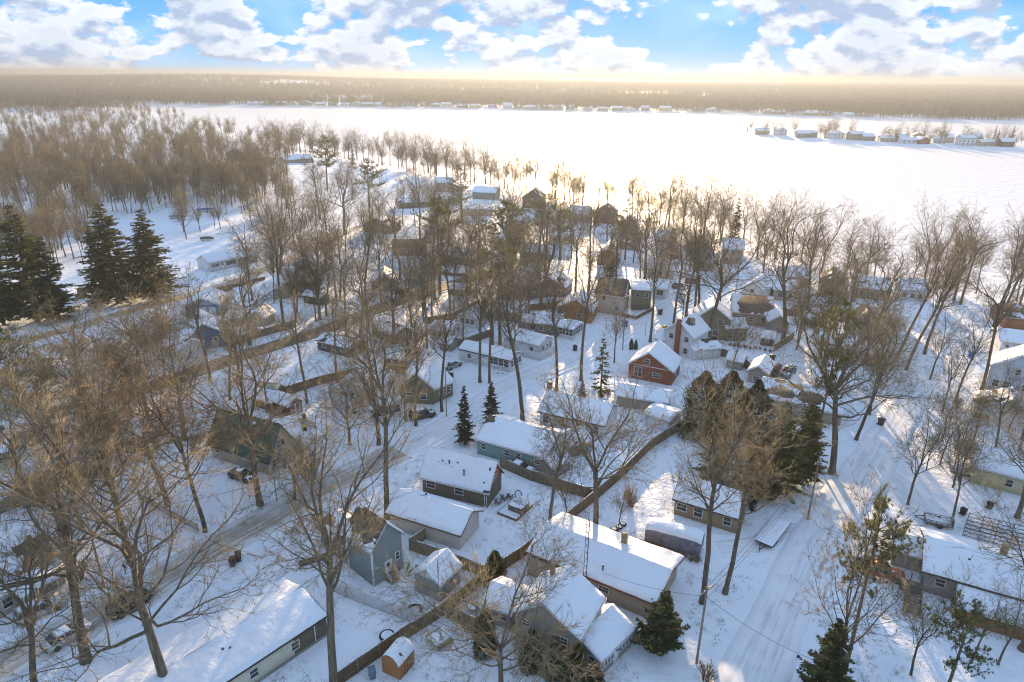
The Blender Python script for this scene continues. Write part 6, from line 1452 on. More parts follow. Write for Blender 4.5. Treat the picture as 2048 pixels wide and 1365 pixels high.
bin_('dark bin at the bend of the middle street', (1423, 602), (0.05, 0.045, 0.04), 1.3)
bin_('black bin near the dock frames', (1925, 1030), (0.03, 0.03, 0.03), 1.0)
bin_('round dark bin on the lawn below the cream house', (1978, 1018), (0.03, 0.03, 0.03), 1.0)
bin_('small dark bin beside the wooden picket fence', (609, 842), (0.03, 0.03, 0.03), 1.1)
def simple(name, label, cat, loc, rz=0): return thing(name, label, cat, tuple(loc), rz)
# hot tub and deck
A = P(994, 1028); B = P(1033, 1044); C = P(1069, 1015); L = float(np.linalg.norm((B - A)[:2])); D = float(np.linalg.norm((C - B)[:2])); rz = math.atan2(B[1] - A[1], B[0] - A[0])
dk = simple('low_deck', 'low square wooden deck covered with snow under the hot tub', 'deck', A, rz)
mb = MB(); 
for i in range(8): mb.box(L * i / 8 + 0.01, -0.02, 0.0, L * (i + 1) / 8 - 0.01, 0.02, 0.34)
for i in range(10): mb.box(L - 0.02, D * i / 10 + 0.01, 0, L + 0.02, D * (i + 1) / 10 - 0.01, 0.34)
mb.build('skirt', WOOD, dk); p_ = MB(); p_.box(0, 0.025, -0.2, L - 0.025, D, 0.3); p_.build('platform', WOOD_GREY, dk); s_ = MB(); snow_grid(s_, [(0.05, 0.05, 0.3), (L - 0.05, 0.05, 0.3), (L - 0.05, D, 0.3), (0.05, D, 0.3)], 0.14, 3, ridge=False); s_.build('snow', SNOW_ROOF, dk, True)
ht = simple('hot_tub', 'square hot tub with a folded snow cover on the low deck', 'hot tub', at(dk, L * 0.33, D * 0.28, 0.3), rz)
mb = MB(); mb.box(0, 0, 0, 2.1, 2.1, 0.85)
for i in range(14): mb.box(2.1 * i / 14 + 0.01, -0.02, 0.03, 2.1 * (i + 1) / 14 - 0.01, -0.001, 0.82); mb.box(2.101, 2.1 * i / 14 + 0.01, 0.03, 2.12, 2.1 * (i + 1) / 14 - 0.01, 0.82)
mb.build('cabinet', mat('tub_grey', (0.17, 0.16, 0.14), 0.7), ht)
for k in (0, 1):
    c_ = MB(); c_.box(-0.05, 1.06 * k - 0.05 + 0.02, 0.85, 2.15, 1.06 * (k + 1) - 0.07 + 0.02, 0.95); o = c_.build('cover', DARKTRIM, ht); s_ = MB(); snow_grid(s_, [(-0.05, 1.06 * k - 0.03, 0.95), (2.15, 1.06 * k - 0.03, 0.95), (2.15, 1.06 * (k + 1) - 0.07, 0.95), (-0.05, 1.06 * (k + 1) - 0.07, 0.95)], 0.12, 5 + k, ridge=False, step=0.3); s_.build('snow', SNOW_ROOF, o, True)
def chair(label, px, rz):
    r = simple('garden_chair', label, 'chair', P(*px), rz)
    s_ = MB(); s_.box(-0.3, -0.3, 0.32, 0.3, 0.3, 0.38); s_.build('seat', WOOD_GREY, r); b = MB()
    for i in range(5): x = -0.28 + i * 0.115; b.hexa([(x, 0.26, 0.3), (x + 0.1, 0.26, 0.3), (x + 0.1, 0.3, 0.3), (x, 0.3, 0.3), (x, 0.5, 1.05), (x + 0.1, 0.5, 1.05), (x + 0.1, 0.54, 1.05), (x, 0.54, 1.05)])
    b.build('backrest', WOOD_GREY, r)
    for x in (-0.3, 0.3):
        for y in (-0.28, 0.3): l = MB(); l.box(x - 0.04, y - 0.04, -0.05, x + 0.04, y + 0.04, 0.55 if y < 0 else 0.4); l.build('leg', WOOD_GREY, r)
        a = MB(); a.box(x - 0.07, -0.36, 0.55, x + 0.07, 0.36, 0.58); a.build('armrest', WOOD_GREY, r)
    n = MB(); n.box(-0.27, -0.29, 0.381, 0.27, 0.24, 0.5); n.build('snow', SNOW_ROOF, r)
chair('snowy garden chair at the corner of the brown house', (996, 1008), 2.4); chair('snowy garden chair in the middle of the row by the brown house', (1008, 1000), 2.5); chair('snowy garden chair next to the wheel at the brown house', (1020, 997), 2.6)
def ring(name, label, cat, px, r_, tube_, z=0.12, mt=BLACK, tilt=0, fill=True):
    r = simple(name, label, cat, P(*px)); mb = MB(); n = 24; G = np.zeros((n + 1, 9, 3))
    for i in range(n + 1):
        a = 6.2832 * i / n
        for j in range(9):
            b = 6.2832 * j / 8; q = r_ + tube_ * math.cos(b); G[i, j] = (q * math.cos(a), q * math.sin(a), z + tube_ * math.sin(b))
    mb.grid(G); mb.build('ring', mt, r, True)
    if fill: f = MB(); f.lathe(0, 0, [(r_ + tube_ * 0.3, z + tube_ * 0.5), (r_ * 0.5, z + tube_ * 1.25), (0.05, z + tube_ * 0.8)], 20); f.build('snow', SNOW_ROOF, r, True)
    if tilt: r.rotation_euler = (tilt, 0, 0.8)
    return r
ring('fire_ring', 'metal fire ring on the snow in front of the grey green house', 'fire ring', (829, 1221), 0.75, 0.10, fill=False)
ring('wheel_planter', 'snow filled wheel lying in the mobile home yard', 'wheel', (774, 1273), 0.72, 0.13)
for px in ((1026, 1056), (1033, 1050)): pass
for i, px in enumerate(((1228, 1060), (1238, 1056), (1246, 1050))): ring('old_tyre', 'old tyre with snow stacked by the lawn trees', 'tyre', px, 0.36, 0.13)['group'] = 'old tyres on the lawn'
ring('cart_wheel', 'round wooden wheel leaning by the brown house', 'wheel', (1031, 990), 0.6, 0.08, 0.6, WOOD, 1.1, False)
ring('round_table', 'round snow capped table inside the board fence', 'table', (945, 1222), 0.62, 0.08, 0.62, METAL)
# snow topped picnic table
pt_ = simple('picnic_table', 'picnic table under a ragged snow sheet inside the board fence', 'table', P(880, 1283), 0.75)
mb = MB(); mb.box(-1.0, -0.75, 0.68, 1.0, 0.75, 0.74); mb.build('table_top', WOOD, pt_)
for y in (-1.1, 1.1): b = MB(); b.box(-1.0, y - 0.15, 0.4, 1.0, y + 0.15, 0.45); b.build('bench', WOOD, pt_)
for x in (-0.8, 0.8):
    for s in (-1, 1): b = MB(); b.bar((x, s * 0.35, 0.68), (x, s * 1.0, -0.05), 0.1); b.build('leg', WOOD, pt_)
s_ = MB(); snow_grid(s_, [(-1.1, -0.85, 0.745), (1.1, -0.85, 0.745), (1.1, 0.85, 0.745), (-1.1, 0.85, 0.745)], 0.2, 8, ridge=False, step=0.25); s_.build('snow', SNOW_ROOF, pt_, True)
# utility poles and wires
POLES = {}
def pole(label, px, top, arm=True, r=0.14, key=None):
    b = P(*px); h = tall(b, top); o = simple('utility_pole', label, 'pole', b, 0.7); m_ = MB(); m_.tube([(0, 0, -0.3), (0, 0, h)], [r, r * 0.7], 10); m_.build('shaft', WOOD_GREY, o, True)
    if arm:
        a = MB(); a.box(-1.1, -0.06, h - 0.5, 1.1, 0.06, h - 0.38); a.build('crossarm', WOOD_GREY, o)
        for x in (-1.0, -0.4, 0.4, 1.0): i = MB(); i.lathe(x, 0, [(0.05, h - 0.38), (0.06, h - 0.28), (0.03, h - 0.22)], 8); i.build('insulator', WHITE, o)
    POLES[key] = (b, h); return o
pole('wooden utility pole beside the wide snow track street and tan garage', (1393, 1327), 1174, True, key='a'); pole('utility pole by the dark evergreens on the wide snow track street', (1615, 1040), 918, True, key='b'); pole('roadside pole by the olive side wing', (893, 834), 735, False, 0.1, 'c')
pole('thin pole at the street bend beyond the green metal roof', (554, 1003), 955, False, 0.09, 'd'); pole('slim red striped post by the middle street', (1290, 672), 645, False, 0.07, 'e'); pole('thin pole among the lakeside oaks', (1471, 588), 530, False, 0.1, 'f')
def wire(label, p, q, sag, group):
    p = np.array(p); q = np.array(q); n = 14; m_ = MB(); ps = [tuple(p + (q - p) * t - np.array([0, 0, sag * 4 * t * (1 - t)]) - p) for t in np.linspace(0, 1, n)]
    m_.tube(ps, [0.018] * n, 4); o = m_.build('overhead_wire', BLACK, None); o.location = tuple(p); tag(o, label, 'wire', group)
(a, ah), (b, bh) = POLES['a'], POLES['b']
for i, (dx, dz) in enumerate(((-0.7, -0.35), (0.7, -0.35), (0, -1.6))): wire('thin overhead wire between the two utility poles of the wide snow track street', a + np.array([dx, dx * 0.6, ah + dz]), b + np.array([dx, dx * 0.6, bh + dz]), 0.8, 'street wires')
wire('service wire running from the pole across the wide snow track street', a + np.array([0, 0, ah - 1.2]), P(1640, 1420) + np.array([0, 0, 5.5]), 0.8, None)
wire('service wire from the pole to the long tan garage', a + np.array([0, 0, ah - 1.2]), at(fl, fl['L'] * 0.6, 0.2, 3.6), 0.5, None)
(c_, ch), (d_, dh) = POLES['c'], POLES['d']
pole('wooden utility pole on the verge of the middle street near the red brick house', (1245, 700), 590, True, 0.13, 'g'); pole('wooden utility pole beside the street opposite the beige porch house', (210, 1180), 1020, True, 0.13, 'h')
(g_, gh), (h_, hh_) = POLES['g'], POLES['h']
for dx in (-0.6, 0.6):
    wire('thin wire from the verge pole to the olive side wing pole', g_ + np.array([dx, 0, gh - 0.3]), c_ + np.array([0, 0, ch - 0.2]), 1.2, 'middle street wires'); wire('thin wire along the street from the porch house pole', h_ + np.array([dx, 0, hh_ - 0.3]), d_ + np.array([0, 0, dh - 0.2]), 1.0, 'near street wires')
wire('thin wire along the street between the two short roadside poles', d_ + np.array([0, 0, dh - 0.2]), c_ + np.array([0, 0, ch - 0.2]), 0.8, None)
# lattice mast
b = P(1168, 1196); h = tall(b, 1040); mast = simple('lattice_mast', 'thin lattice antenna mast between the house and the tan garage', 'antenna mast', b, 0.3)
m_ = MB(); tri_ = [(0.22 * math.cos(t), 0.22 * math.sin(t)) for t in (0.5, 2.6, 4.7)]
for x, y in tri_: m_.bar((x, y, -0.2), (x, y, h), 0.045)
m_.build('leg', METAL, mast); br = MB(); z = 0.2; k = 0
while z < h - 0.5:
    for i in range(3): p0 = tri_[i]; p1 = tri_[(i + 1) % 3]; br.bar((*p0, z), (*p1, z + (0.45 if k % 2 else 0.0) + 0.001), 0.03)
    z += 0.45; k += 1
br.build('bracing', METAL, mast); tp = MB(); tp.bar((0, 0, h - 0.3), (0, 0, h + 1.3), 0.05); tp.bar((-0.5, 0, h + 1.0), (0.5, 0, h + 1.0), 0.03); tp.build('antenna', METAL, mast)
# steps of the grey green house, with rail
st_ = simple('porch_steps', 'white railed wooden steps at the white door of the grey green house', 'steps', at(g1, g1['L'] * 0.5, -1.4), g1.rotation_euler[2])
mb = MB()
for i in range(3): mb.box(-0.6, 0.1 + i * 0.32, -0.1, 0.6, 0.42 + i * 0.32, 0.2 + 0.2 * i)
mb.box(-0.6, 1.0, -0.1, 1.3, 1.36, 0.75); mb.build('tread', WOOD_GREY, st_); rl = MB()
for s in (-0.6, 0.6):
    rl.bar((s, 0.1, 1.0), (s, 1.1, 1.6), 0.06)
    for i in range(6): rl.bar((s, 0.12 + i * 0.19, 0.15 + i * 0.1), (s, 0.12 + i * 0.19, 1.0 + i * 0.11), 0.04)
rl.build('railing', WHITE, st_)
# green toy slide shape beside the steps
dk2 = simple('wood_stack', 'pile of old boards and garden things by the white steps', 'board pile', at(g1, g1['L'] * 0.9, -1.3), g1.rotation_euler[2] + 0.3); R_ = random.Random(3)
for i in range(9): m_ = MB(); x = R_.uniform(-0.6, 0.6); y = R_.uniform(-0.4, 0.4); m_.bar((x, y, 0.05 + i * 0.05), (x + R_.uniform(0.8, 1.6), y + R_.uniform(-0.5, 0.5), 0.1 + i * 0.06), 0.16, 0.06); m_.build('board', WOOD if i % 2 else WALLS['yellow'], dk2)
# pergola deck of the cream house and black deck stairs, dock frames
pg_ = simple('pergola', 'wooden slatted pergola deck beside the cream house', 'pergola', P(1905, 945), along((1905, 945), (1945, 955)))
for (x, y) in ((0, 0), (2.6, 0), (0, 5.2), (2.6, 5.2)): m_ = MB(); m_.box(x - 0.08, y - 0.08, -0.2, x + 0.08, y + 0.08, 2.7); m_.build('post', WOOD, pg_)
for x in (0, 2.6): m_ = MB(); m_.box(x - 0.06, -0.3, 2.7, x + 0.06, 5.5, 2.9); m_.build('beam', WOOD, pg_)
for i in range(10): m_ = MB(); m_.box(-0.5, i * 0.57 - 0.05, 2.903, 3.1, i * 0.57 + 0.05, 3.0); m_.build('slat', WOOD, pg_)
m_ = MB(); m_.box(-0.4, -0.4, 0.25, 3.0, 5.6, 0.4); m_.build('platform', WOOD_GREY, pg_); m_ = MB(); m_.box(-0.38, -0.38, 0.402, 2.98, 5.58, 0.5); m_.build('snow', SNOW_ROOF, pg_)
bd_ = simple('deck_stairs', 'black framed deck and stairs at the end of the long grey house', 'deck', at(hq, -2.4, -2.6), hq.rotation_euler[2])
fr = MB()
for x in (0, 1.2, 2.3):
    for y in (0, 2.4): fr.bar((x, y, -0.2), (x, y, 2.2), 0.1)
for z in (1.25, 1.55, 1.85, 2.15):
    fr.bar((0, 0, z), (2.3, 0, z), 0.06); fr.bar((0, 0, z), (0, 2.4, z), 0.06)
fr.build('railing', DARKTRIM, bd_); pl = MB()
for i in range(9): pl.box(0.02, i * 0.27, 1.1, 2.3, i * 0.27 + 0.24, 1.15)
pl.build('deck_boards', WOOD_GREY, bd_); sr = MB()
for i in range(7): sr.box(0.7, -0.35 - i * 0.33, 1.0 - i * 0.16, 2.2, -0.05 - i * 0.33, 1.05 - i * 0.16)
sr.build('tread', WOOD_GREY, bd_); hr_ = MB()
for x in (0.65, 2.25):
    hr_.bar((x, -0.1, 1.95), (x, -2.4, 0.85), 0.07); hr_.bar((x, -0.1, 1.0), (x, -2.4, -0.1), 0.08); hr_.bar((x, -2.4, -0.2), (x, -2.4, 0.9), 0.08); hr_.bar((x, -0.1, 1.1), (x, -2.4, 0.8), 0.05); hr_.bar((x, -0.1, 1.9), (x, -2.4, 0.0), 0.05)
hr_.build('stair_rail', DARKTRIM, bd_)
df = simple('dock_frames', 'stacked steel dock frames stored on the snow above the long grey house', 'dock frames', P(1925, 1072), along((1925, 1072), (2035, 1100)))
for k in range(5):
    m_ = MB(); y = k * 1.0; z0 = 0.15 + 0.02 * k
    for z in (z0, z0 + 1.1): m_.bar((0.2 * k, y, z), (8.5 + 0.2 * k, y, z), 0.07)
    for i in range(6): m_.bar((0.2 * k + i * 1.7, y, 0.0), (0.2 * k + i * 1.7, y, 1.5), 0.07); 
    for i in range(5): m_.bar((0.2 * k + i * 1.7, y, z0), (0.2 * k + (i + 1) * 1.7, y, z0 + 1.1), 0.04)
    if k < 4:
        for i in range(6): m_.bar((0.2 * k + i * 1.7, y, z0 + 1.1), (0.2 * k + i * 1.7, y + 1.0, z0 + 1.1), 0.05)
    m_.build('frame', METAL, df)
# boats and odds along the upper slope
def boat(label, px, rz, col, L_=5.0):
    r = simple('covered_boat', label, 'boat', P(*px), rz); m_ = MB(); n = 12; G = np.zeros((n, 9, 3))
    for i in range(n):
        t = i / (n - 1); w = 1.05 * (1 - max(0, t - 0.45) ** 2 * 3.0) if t < 0.98 else 0.1
        for j in range(9): a = math.pi * j / 8; G[i, j] = (L_ * t, w * math.cos(a), 0.75 + (0.55 + 0.25 * math.sin(t * 3.1)) * math.sin(a) ** 0.8 if True else 0)
    m_.grid(G); m_.build('cover', mat('cover_%d' % int(col[2] * 100), col, 0.5, var=0.15, bump=0.4, bscale=3), r, True)
    h = MB(); Gh = np.zeros((n, 7, 3))
    for i in range(n):
        t = i / (n - 1); w = 1.0 * (1 - max(0, t - 0.45) ** 2 * 3.0) if t < 0.98 else 0.08
        for j in range(7): a = math.pi * j / 6; Gh[i, j] = (L_ * t, w * math.cos(a), 0.76 - 0.5 * math.sin(a))
    h.grid(Gh); h.build('hull', WHITE, r, True); k = MB(); k.box(0.6, -0.6, -0.1, 0.8, 0.6, 0.45); k.box(3.2, -0.4, -0.1, 3.4, 0.4, 0.45); k.build('cradle', WOOD, r)
boat('boat under a bright blue cover on the snowy slope', (393, 424), 0.25, (0.03, 0.14, 0.5), 7); boat('grey boat on the snow below the blue covered one', (340, 438), 0.1, (0.2, 0.22, 0.24), 6); boat('brown upturned rowing boat by the white ranch house', (402, 482), 0.1, (0.12, 0.09, 0.07), 4.5)
# swing set, yellow box, mower, mailbox
sw = simple('swing_set', 'thin swing set in front of the white modular house', 'swing set', P(988, 752), 0.0)
m_ = MB(); m_.bar((0, 0, 1.9), (2.6, 0, 1.9), 0.07)
for x in (0, 2.6):
    for y in (-0.7, 0.7): m_.bar((x, 0, 1.9), (x, y, -0.1), 0.06)
m_.build('frame', METAL, sw)
for x in (0.8, 1.8): m_ = MB(); m_.bar((x - 0.2, 0, 1.9), (x - 0.2, 0, 0.5), 0.02); m_.bar((x + 0.2, 0, 1.9), (x + 0.2, 0, 0.5), 0.02); m_.box(x - 0.25, -0.1, 0.46, x + 0.25, 0.1, 0.5); m_.build('swing', BLACK, sw)
yb = simple('utility_box', 'bright yellow roadside box on the middle street verge', 'utility box', P(1329, 661), 0.3); m_ = MB(); m_.box(-0.5, -0.35, -0.1, 0.5, 0.35, 1.0); m_.build('cabinet', mat('yellow_paint', (0.55, 0.45, 0.04), 0.5), yb); m_ = MB(); m_.box(-0.55, -0.4, 1.0, 0.55, 0.4, 1.12); m_.build('lid', mat('yellow_paint', (0.55, 0.45, 0.04), 0.5), yb); m_ = MB(); m_.box(-0.03, -0.37, 0.1, 0.03, -0.352, 0.9); m_.build('door_seam', BLACK, yb)
mo = simple('garden_tractor', 'yellow garden tractor by the picket fence', 'tractor', P(601, 862), 0.5); m_ = MB(); m_.box(-0.2, -0.35, 0.35, 1.0, 0.35, 0.85); m_.build('bonnet', MATS['yellow_paint'], mo); m_ = MB(); m_.box(-0.8, -0.3, 0.6, -0.3, 0.3, 0.75); m_.box(-0.85, -0.3, 0.75, -0.75, 0.3, 1.15); m_.build('seat', BLACK, mo); wheels(mo, (-0.6, 0.75), 0.45, 0.3)
mbx = simple('mailbox', 'dark mailbox on a post beside the street', 'mailbox', P(252, 1149), 0.9); m_ = MB(); m_.box(-0.05, -0.05, -0.2, 0.05, 0.05, 1.05); m_.build('post', WOOD_GREY, mbx); m_ = MB(); m_.tube([(0, -0.3, 1.2), (0, 0.3, 1.2)], [0.14, 0.14], 10); m_.build('box', DARKTRIM, mbx)
lg = simple('roadside_log', 'weathered log lying along the wide snow track street', 'log', P(1748, 1008)); q = P(1773, 970) - P(1748, 1008); m_ = MB(); m_.tube([(0, 0, 0.12), tuple(q * 0.5 + np.array([0, 0, 0.14])), tuple(q + np.array([0, 0, 0.12]))], [0.2, 0.18, 0.14], 9); m_.build('log', BARK, lg, True)
# ------------------------------------------------------------------ peninsula and far shore
RF = random.Random(21)
PENH = [(1525, 270, 14, 4.2, 'tan', 'low tan house at the tip of the peninsula'), (1566, 273, 9, 5.2, 'white', 'white house near the tip of the peninsula'), (1606, 276, 13, 4.0, 'stone', 'wide grey house on the peninsula'), (1622, 275, 12, 4.5, 'stone', 'grey house with a pale roof on the peninsula'),
        (1678, 279, 14, 5.0, 'white', 'white snowy house in the middle of the peninsula'), (1716, 281, 15, 5.8, 'tan', 'tall tan house in the middle of the peninsula'), (1738, 282, 12, 4, 'taupe', 'low taupe house beside the tall tan one on the peninsula'), (1773, 284, 13, 3.6, 'beige', 'beige cottage under bare trees on the peninsula'),
        (1806, 285, 10, 5, 'stone', 'stone grey house on the peninsula'), (1816, 288, 14, 3.2, 'white', 'long white low house on the peninsula shore'), (1834, 284, 10, 6, 'yellow', 'yellow gabled house on the peninsula'), (1850, 289, 11, 3.6, 'red', 'small brown red house on the peninsula'), (1876, 287, 10, 4, 'white', 'white cottage by the tall bare tree of the peninsula'),
        (1895, 286, 10, 5, 'beige', 'beige house behind the peninsula shore'), (1934, 292, 13, 7.0, 'white', 'big white two storey house on the peninsula'), (1982, 296, 20, 3.6, 'beige', 'long low house with a flat snow roof on the peninsula'), (1952, 286, 10, 5, 'brown', 'brown house behind the big white one'), (2015, 294, 12, 4.5, 'dark', 'dark house under the spruces of the peninsula')]
for (px, py, w, hw, wl, lb) in PENH:
    b = P(px, py); A = np.array([b[0] - w / 2, b[1], max(b[2], -1.3)]); B = A + np.array([w, RF.uniform(-3, 3), 0])
    house(lb, A, B, RF.uniform(8, 11), hw, RF.uniform(1.8, 3.0), RF.choice('xxy'), wl, wins=W('f', 0.2, 0.5, 0.8, 1.0, 1.3, 1.3) + (W('f', 0.2, 0.5, 0.8, 3.6, 1.3, 1.3) if hw > 4.8 else []), step=1.5, detail=False, snow=0.25)
for px in (1500, 1530, 1548, 1562, 1588, 1648, 1656, 1668, 1640, 1700, 1765, 1780, 1790, 1815, 1826, 1845, 1858, 1872, 1880, 1888, 1930, 1945, 1958, 1972, 1990, 2004, 2016, 2030, 2042, 2052):
    py = np.interp(px, [1490, 1640, 1900, 2048], [267, 276, 287, 293]) + RF.uniform(-3, 3); b = P(px, py); plant(RF.choice(['F0', 'F1', 'F2', 'F3', 'O0', 'B0']), (b[0], b[1], max(b[2], -1.4)), RF.uniform(12, 21), 'bare tree among the houses of the peninsula', 'peninsula trees')
for px, py, h in ((1494, 267, 8), (1985, 288, 17), (1992, 290, 15), (2020, 291, 18), (1650, 278, 10)):
    b = P(px, py); plant('S0', (b[0], b[1], max(b[2], -1.4)), h, 'dark spruce among the houses of the peninsula', 'peninsula spruces')
FARW = ['white', 'beige', 'taupe', 'white', 'stone', 'yellow', 'skyblue']
FARX = [505, 530, 560, 585, 610, 640, 665, 690, 712, 735, 752, 765, 782, 805, 822, 850, 870, 893, 925, 950, 985, 1015, 1040, 1062, 1078, 1095, 1115, 1140, 1175, 1205, 1235, 1258, 1290, 1330, 1400, 1430, 1540, 1556, 1598, 1622, 1650, 1662, 1700, 1730]
for i, px in enumerate(FARX):
    py = np.interp(px, [500, 700, 1000, 1400, 1600, 1740], [213.5, 214.5, 220, 226, 233, 237]) - RF.choice([0.6, 0.6, 1.0, 1.6, 2.2]); b = P(px, py); w = RF.uniform(14, 24)
    house('small snow roofed house on the far shore of the lake', np.array([b[0] - w / 2, b[1], b[2]]), np.array([b[0] + w / 2, b[1] + RF.uniform(-4, 4), b[2]]), RF.uniform(9, 13), RF.uniform(3, 6), RF.uniform(2, 4), RF.choice('xxy'), FARW[i % 7], wins=W('f', 0.25, 0.7, 1.2, 2.0, 1.6), step=3.0, detail=False, snow=0.3, group='houses along the far shore')

# ------------------------------------------------------------------ woods that read as one mass
def low_tree(seed, H, n, w=0.35):
    R = random.Random(seed); T = TB(); T.spike(Vector((0, 0, -0.5)), Vector((0, 0, H * 0.8)), 0.28)
    for i in range(n):
        t = R.uniform(0.25, 0.95); a = R.uniform(0, 6.28); rr = H * 0.22 * math.sin(min(1, (1.05 - t) * 2) * 1.57); p = Vector((0, 0, H * t * 0.85))
        q = p + Vector((math.cos(a) * rr * R.uniform(0.5, 1.2), math.sin(a) * rr * R.uniform(0.5, 1.2), H * R.uniform(0.1, 0.25)))
        T.spike(p, q, w * 0.3); m_ = p.lerp(q, 0.5)
        for k in range(3): T.spike(m_ + (q - m_) * R.random(), m_ + (q - m_) * R.uniform(0.8, 1.6) + rvec(R) * H * 0.06, w * 0.28)
    return T
def clump(seed, far):
    R = random.Random(seed); V = []; F = []
    T = TB()
    for i in range(5):
        t = low_tree(seed * 10 + i, R.uniform(12, 19), 30 if not far else 16, 0.5 if not far else 0.9); o = len(T.v); off = Vector((R.uniform(-12, 12), R.uniform(-12, 12), 0))
        T.v += [p + off for p in t.v]; T.t += [tuple(j + o for j in f) for f in t.t]
    return T.mesh('wood_clump', WOODFAR)
WOODFAR = mat('wood_far', (0.12, 0.10, 0.08), 0.9, var=0.2, scale=0.02, rand=0.45)
def woodland(name, label, ptsxyz, protos, smin, smax, seed):
    pc = bpy.data.collections.new(name + '_source')
    for i, me in enumerate(protos): pc.objects.link(bpy.data.objects.new('%s_source' % name, me))
    me = bpy.data.meshes.new(name); V = np.asarray(ptsxyz, np.float32); me.vertices.add(len(V)); me.vertices.foreach_set('co', V.ravel()); me.update()
    o = bpy.data.objects.new(name, me); COL.objects.link(o); o['kind'] = 'stuff'; o['label'] = label; o['category'] = 'wood'
    ng = bpy.data.node_groups.new(name, 'GeometryNodeTree'); ng.interface.new_socket('Geometry', in_out='INPUT', socket_type='NodeSocketGeometry'); ng.interface.new_socket('Geometry', in_out='OUTPUT', socket_type='NodeSocketGeometry')
    N = ng.nodes; gi = N.new('NodeGroupInput'); go = N.new('NodeGroupOutput'); ip = N.new('GeometryNodeInstanceOnPoints'); ci = N.new('GeometryNodeCollectionInfo')
    ci.inputs['Collection'].default_value = pc; ci.inputs['Separate Children'].default_value = True; ci.inputs['Reset Children'].default_value = True
    def rnd(kind, a, b, sd):
        n = N.new('FunctionNodeRandomValue'); n.data_type = kind
        i0 = {'FLOAT': (2, 3), 'INT': (4, 5), 'FLOAT_VECTOR': (0, 1)}[kind]; n.inputs[i0[0]].default_value = a; n.inputs[i0[1]].default_value = b; n.inputs['Seed'].default_value = sd
        return n.outputs[{'FLOAT': 1, 'INT': 2, 'FLOAT_VECTOR': 0}[kind]]
    L = ng.links; L.new(gi.outputs[0], ip.inputs['Points']); L.new(ci.outputs[0], ip.inputs['Instance']); ip.inputs['Pick Instance'].default_value = True
    L.new(rnd('INT', 0, len(protos) - 1, seed), ip.inputs['Instance Index']); L.new(rnd('FLOAT_VECTOR', (0, 0, 0), (0, 0, 6.283), seed + 1), ip.inputs['Rotation']); L.new(rnd('FLOAT', smin, smax, seed + 2), ip.inputs['Scale'])
    L.new(ip.outputs[0], go.inputs[0]); md = o.modifiers.new('scatter', 'NODES'); md.node_group = ng
    return o
# near wood behind the rise
ptl = []
while len(ptl) < 950:
    px, py = RF.uniform(-350, 660), 222 + 190 * RF.random() ** 1.3; b = P(px, py)
    if px > 440 and RF.random() < (px - 440) / 200: continue
    if b[2] < -1.4 or not free(b[0], b[1], 2): continue
    if px > 380 and py < 262: continue
    if not inpoly(px, py, WOOD_POLY) and py > 330: continue
    ptl.append(b)
while len(ptl) < 1120:
    px, py = RF.uniform(-60, 560), RF.uniform(300, 560)
    if not inpoly(px, py, WOOD_POLY): continue
    b = P(px, py)
    if free(b[0], b[1], 1): ptl.append(b)
near_protos = []
for k in ('M0', 'M2', 'F0', 'F1'):
    tm, cm = LIB[k][1][0][1], LIB[k][1][1][1]; V = []; F4 = []; F3 = []; o = 0; mats = []
    import bmesh
    bm = bmesh.new(); bm.from_mesh(tm); nf = len(bm.faces); bm.from_mesh(cm); bm.faces.ensure_lookup_table()
    for i in range(nf, len(bm.faces)): bm.faces[i].material_index = 1
    me = bpy.data.meshes.new('wood_tree'); bm.to_mesh(me); bm.free(); me.materials.append(BARK); me.materials.append(TWIG); near_protos.append(me)
woodland('woodland', 'bare grey brown wood behind the rise at the narrow end of the lake', ptl, near_protos, 0.65, 0.95, 3)
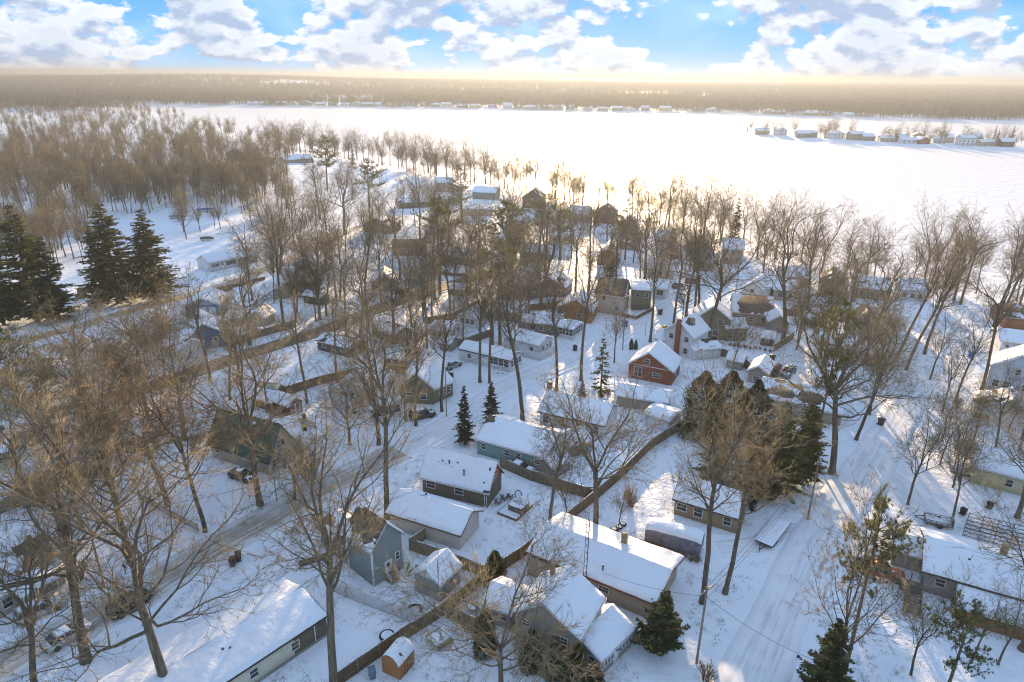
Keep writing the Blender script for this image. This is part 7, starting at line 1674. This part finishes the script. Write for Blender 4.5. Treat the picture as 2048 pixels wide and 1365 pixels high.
# dry stalks, twigs and leaf litter poking through the snow
def tuft(seed):
    R = random.Random(seed); T = TB()
    for i in range(9):
        a = R.uniform(0, 6.28); b = Vector((R.uniform(-0.25, 0.25), R.uniform(-0.25, 0.25), -0.03)); T.spike(b, b + Vector((math.cos(a) * R.uniform(0.05, 0.3), math.sin(a) * R.uniform(0.05, 0.3), R.uniform(0.06, 0.38))), 0.014)
    for i in range(5):
        c = Vector((R.uniform(-0.5, 0.5), R.uniform(-0.5, 0.5), 0.03)); u = rvec(R).normalized() * 0.08; w = rvec(R).normalized() * 0.07; T.tri(c - u, c + w, c + u)
    return T.mesh('litter', LITTER)
LITTER = mat('litter', (0.17, 0.115, 0.065), 0.9, var=0.3)
lp = []
for _ in range(9000):
    d = 44 * (5.2 ** RF.random()); a = RF.uniform(-0.75, 0.75); x, y = d * math.sin(a), d * math.cos(a)
    if fbm(np.array([x / 9]), np.array([y / 9]), 71, 3)[0] + 0.12 * RF.random() < 0.54: continue
    if free(x, y, 0.3): lp.append((x, y, 0.0))
lp = np.array(lp); lp[:, 2] = height(lp[:, 0], lp[:, 1]); lp = lp[lp[:, 2] > -1.3]
woodland('ground_litter', 'dry stalks and leaf litter poking through the yard snow', lp, [tuft(40 + i) for i in range(6)], 0.5, 1.5, 29)
# far woods across the lake
pf = []; pfar = []
ns = 9500
ys = 900 + 5200 * rng.random(120000) ** 1.35; xs = (rng.random(120000) * 2 - 1) * (ys * 0.95 + 250)
hh = height(xs, ys); sdl = poly_sd(LAKE, xs, ys); fld = fbm(xs / 420 + 7, ys / 300, 33, 3)
ok = (sdl < -14) & ((fld > 0.30) | (sdl > -120)) & (ys > 1100 - 0.0 * xs)
dist_shore = -sdl
keep = ok & ((dist_shore > 55) | (rng.random(120000) < 0.35))
sel = np.nonzero(keep)[0][:34000]
far_pts = np.stack([xs[sel], ys[sel], hh[sel]], -1)
a_ = far_pts[:, 1] < 2100
woodland('far_woodland', 'hazy bare wood on the far shore of the lake', far_pts[a_], [clump(900 + i, False) for i in range(4)], 0.8, 1.15, 11)
woodland('distant_woodland', 'pale distant woods fading into the haze', far_pts[~a_], [clump(950 + i, True) for i in range(4)], 0.8, 1.25, 17)
print('far', a_.sum(), (~a_).sum())
# ------------------------------------------------------------------ haze
def build_haze():
    mb = MB(); mb.box(-9000, -400, -8, 9000, 9500, 72); me = mb.mesh('haze', None)
    mt = bpy.data.materials.new('haze'); mt.use_nodes = True; nt = mt.node_tree; nt.nodes.clear()
    out = nt.nodes.new('ShaderNodeOutputMaterial'); v = nt.nodes.new('ShaderNodeVolumePrincipled')
    v.inputs['Color'].default_value = (0.28, 0.32, 0.365, 1); v.inputs['Density'].default_value = HAZE; v.inputs['Anisotropy'].default_value = 0.45
    nt.links.new(v.outputs[0], out.inputs['Volume']); me.materials.append(mt); struct('haze', me, 'stuff')
HAZE = 0.00035
build_haze()
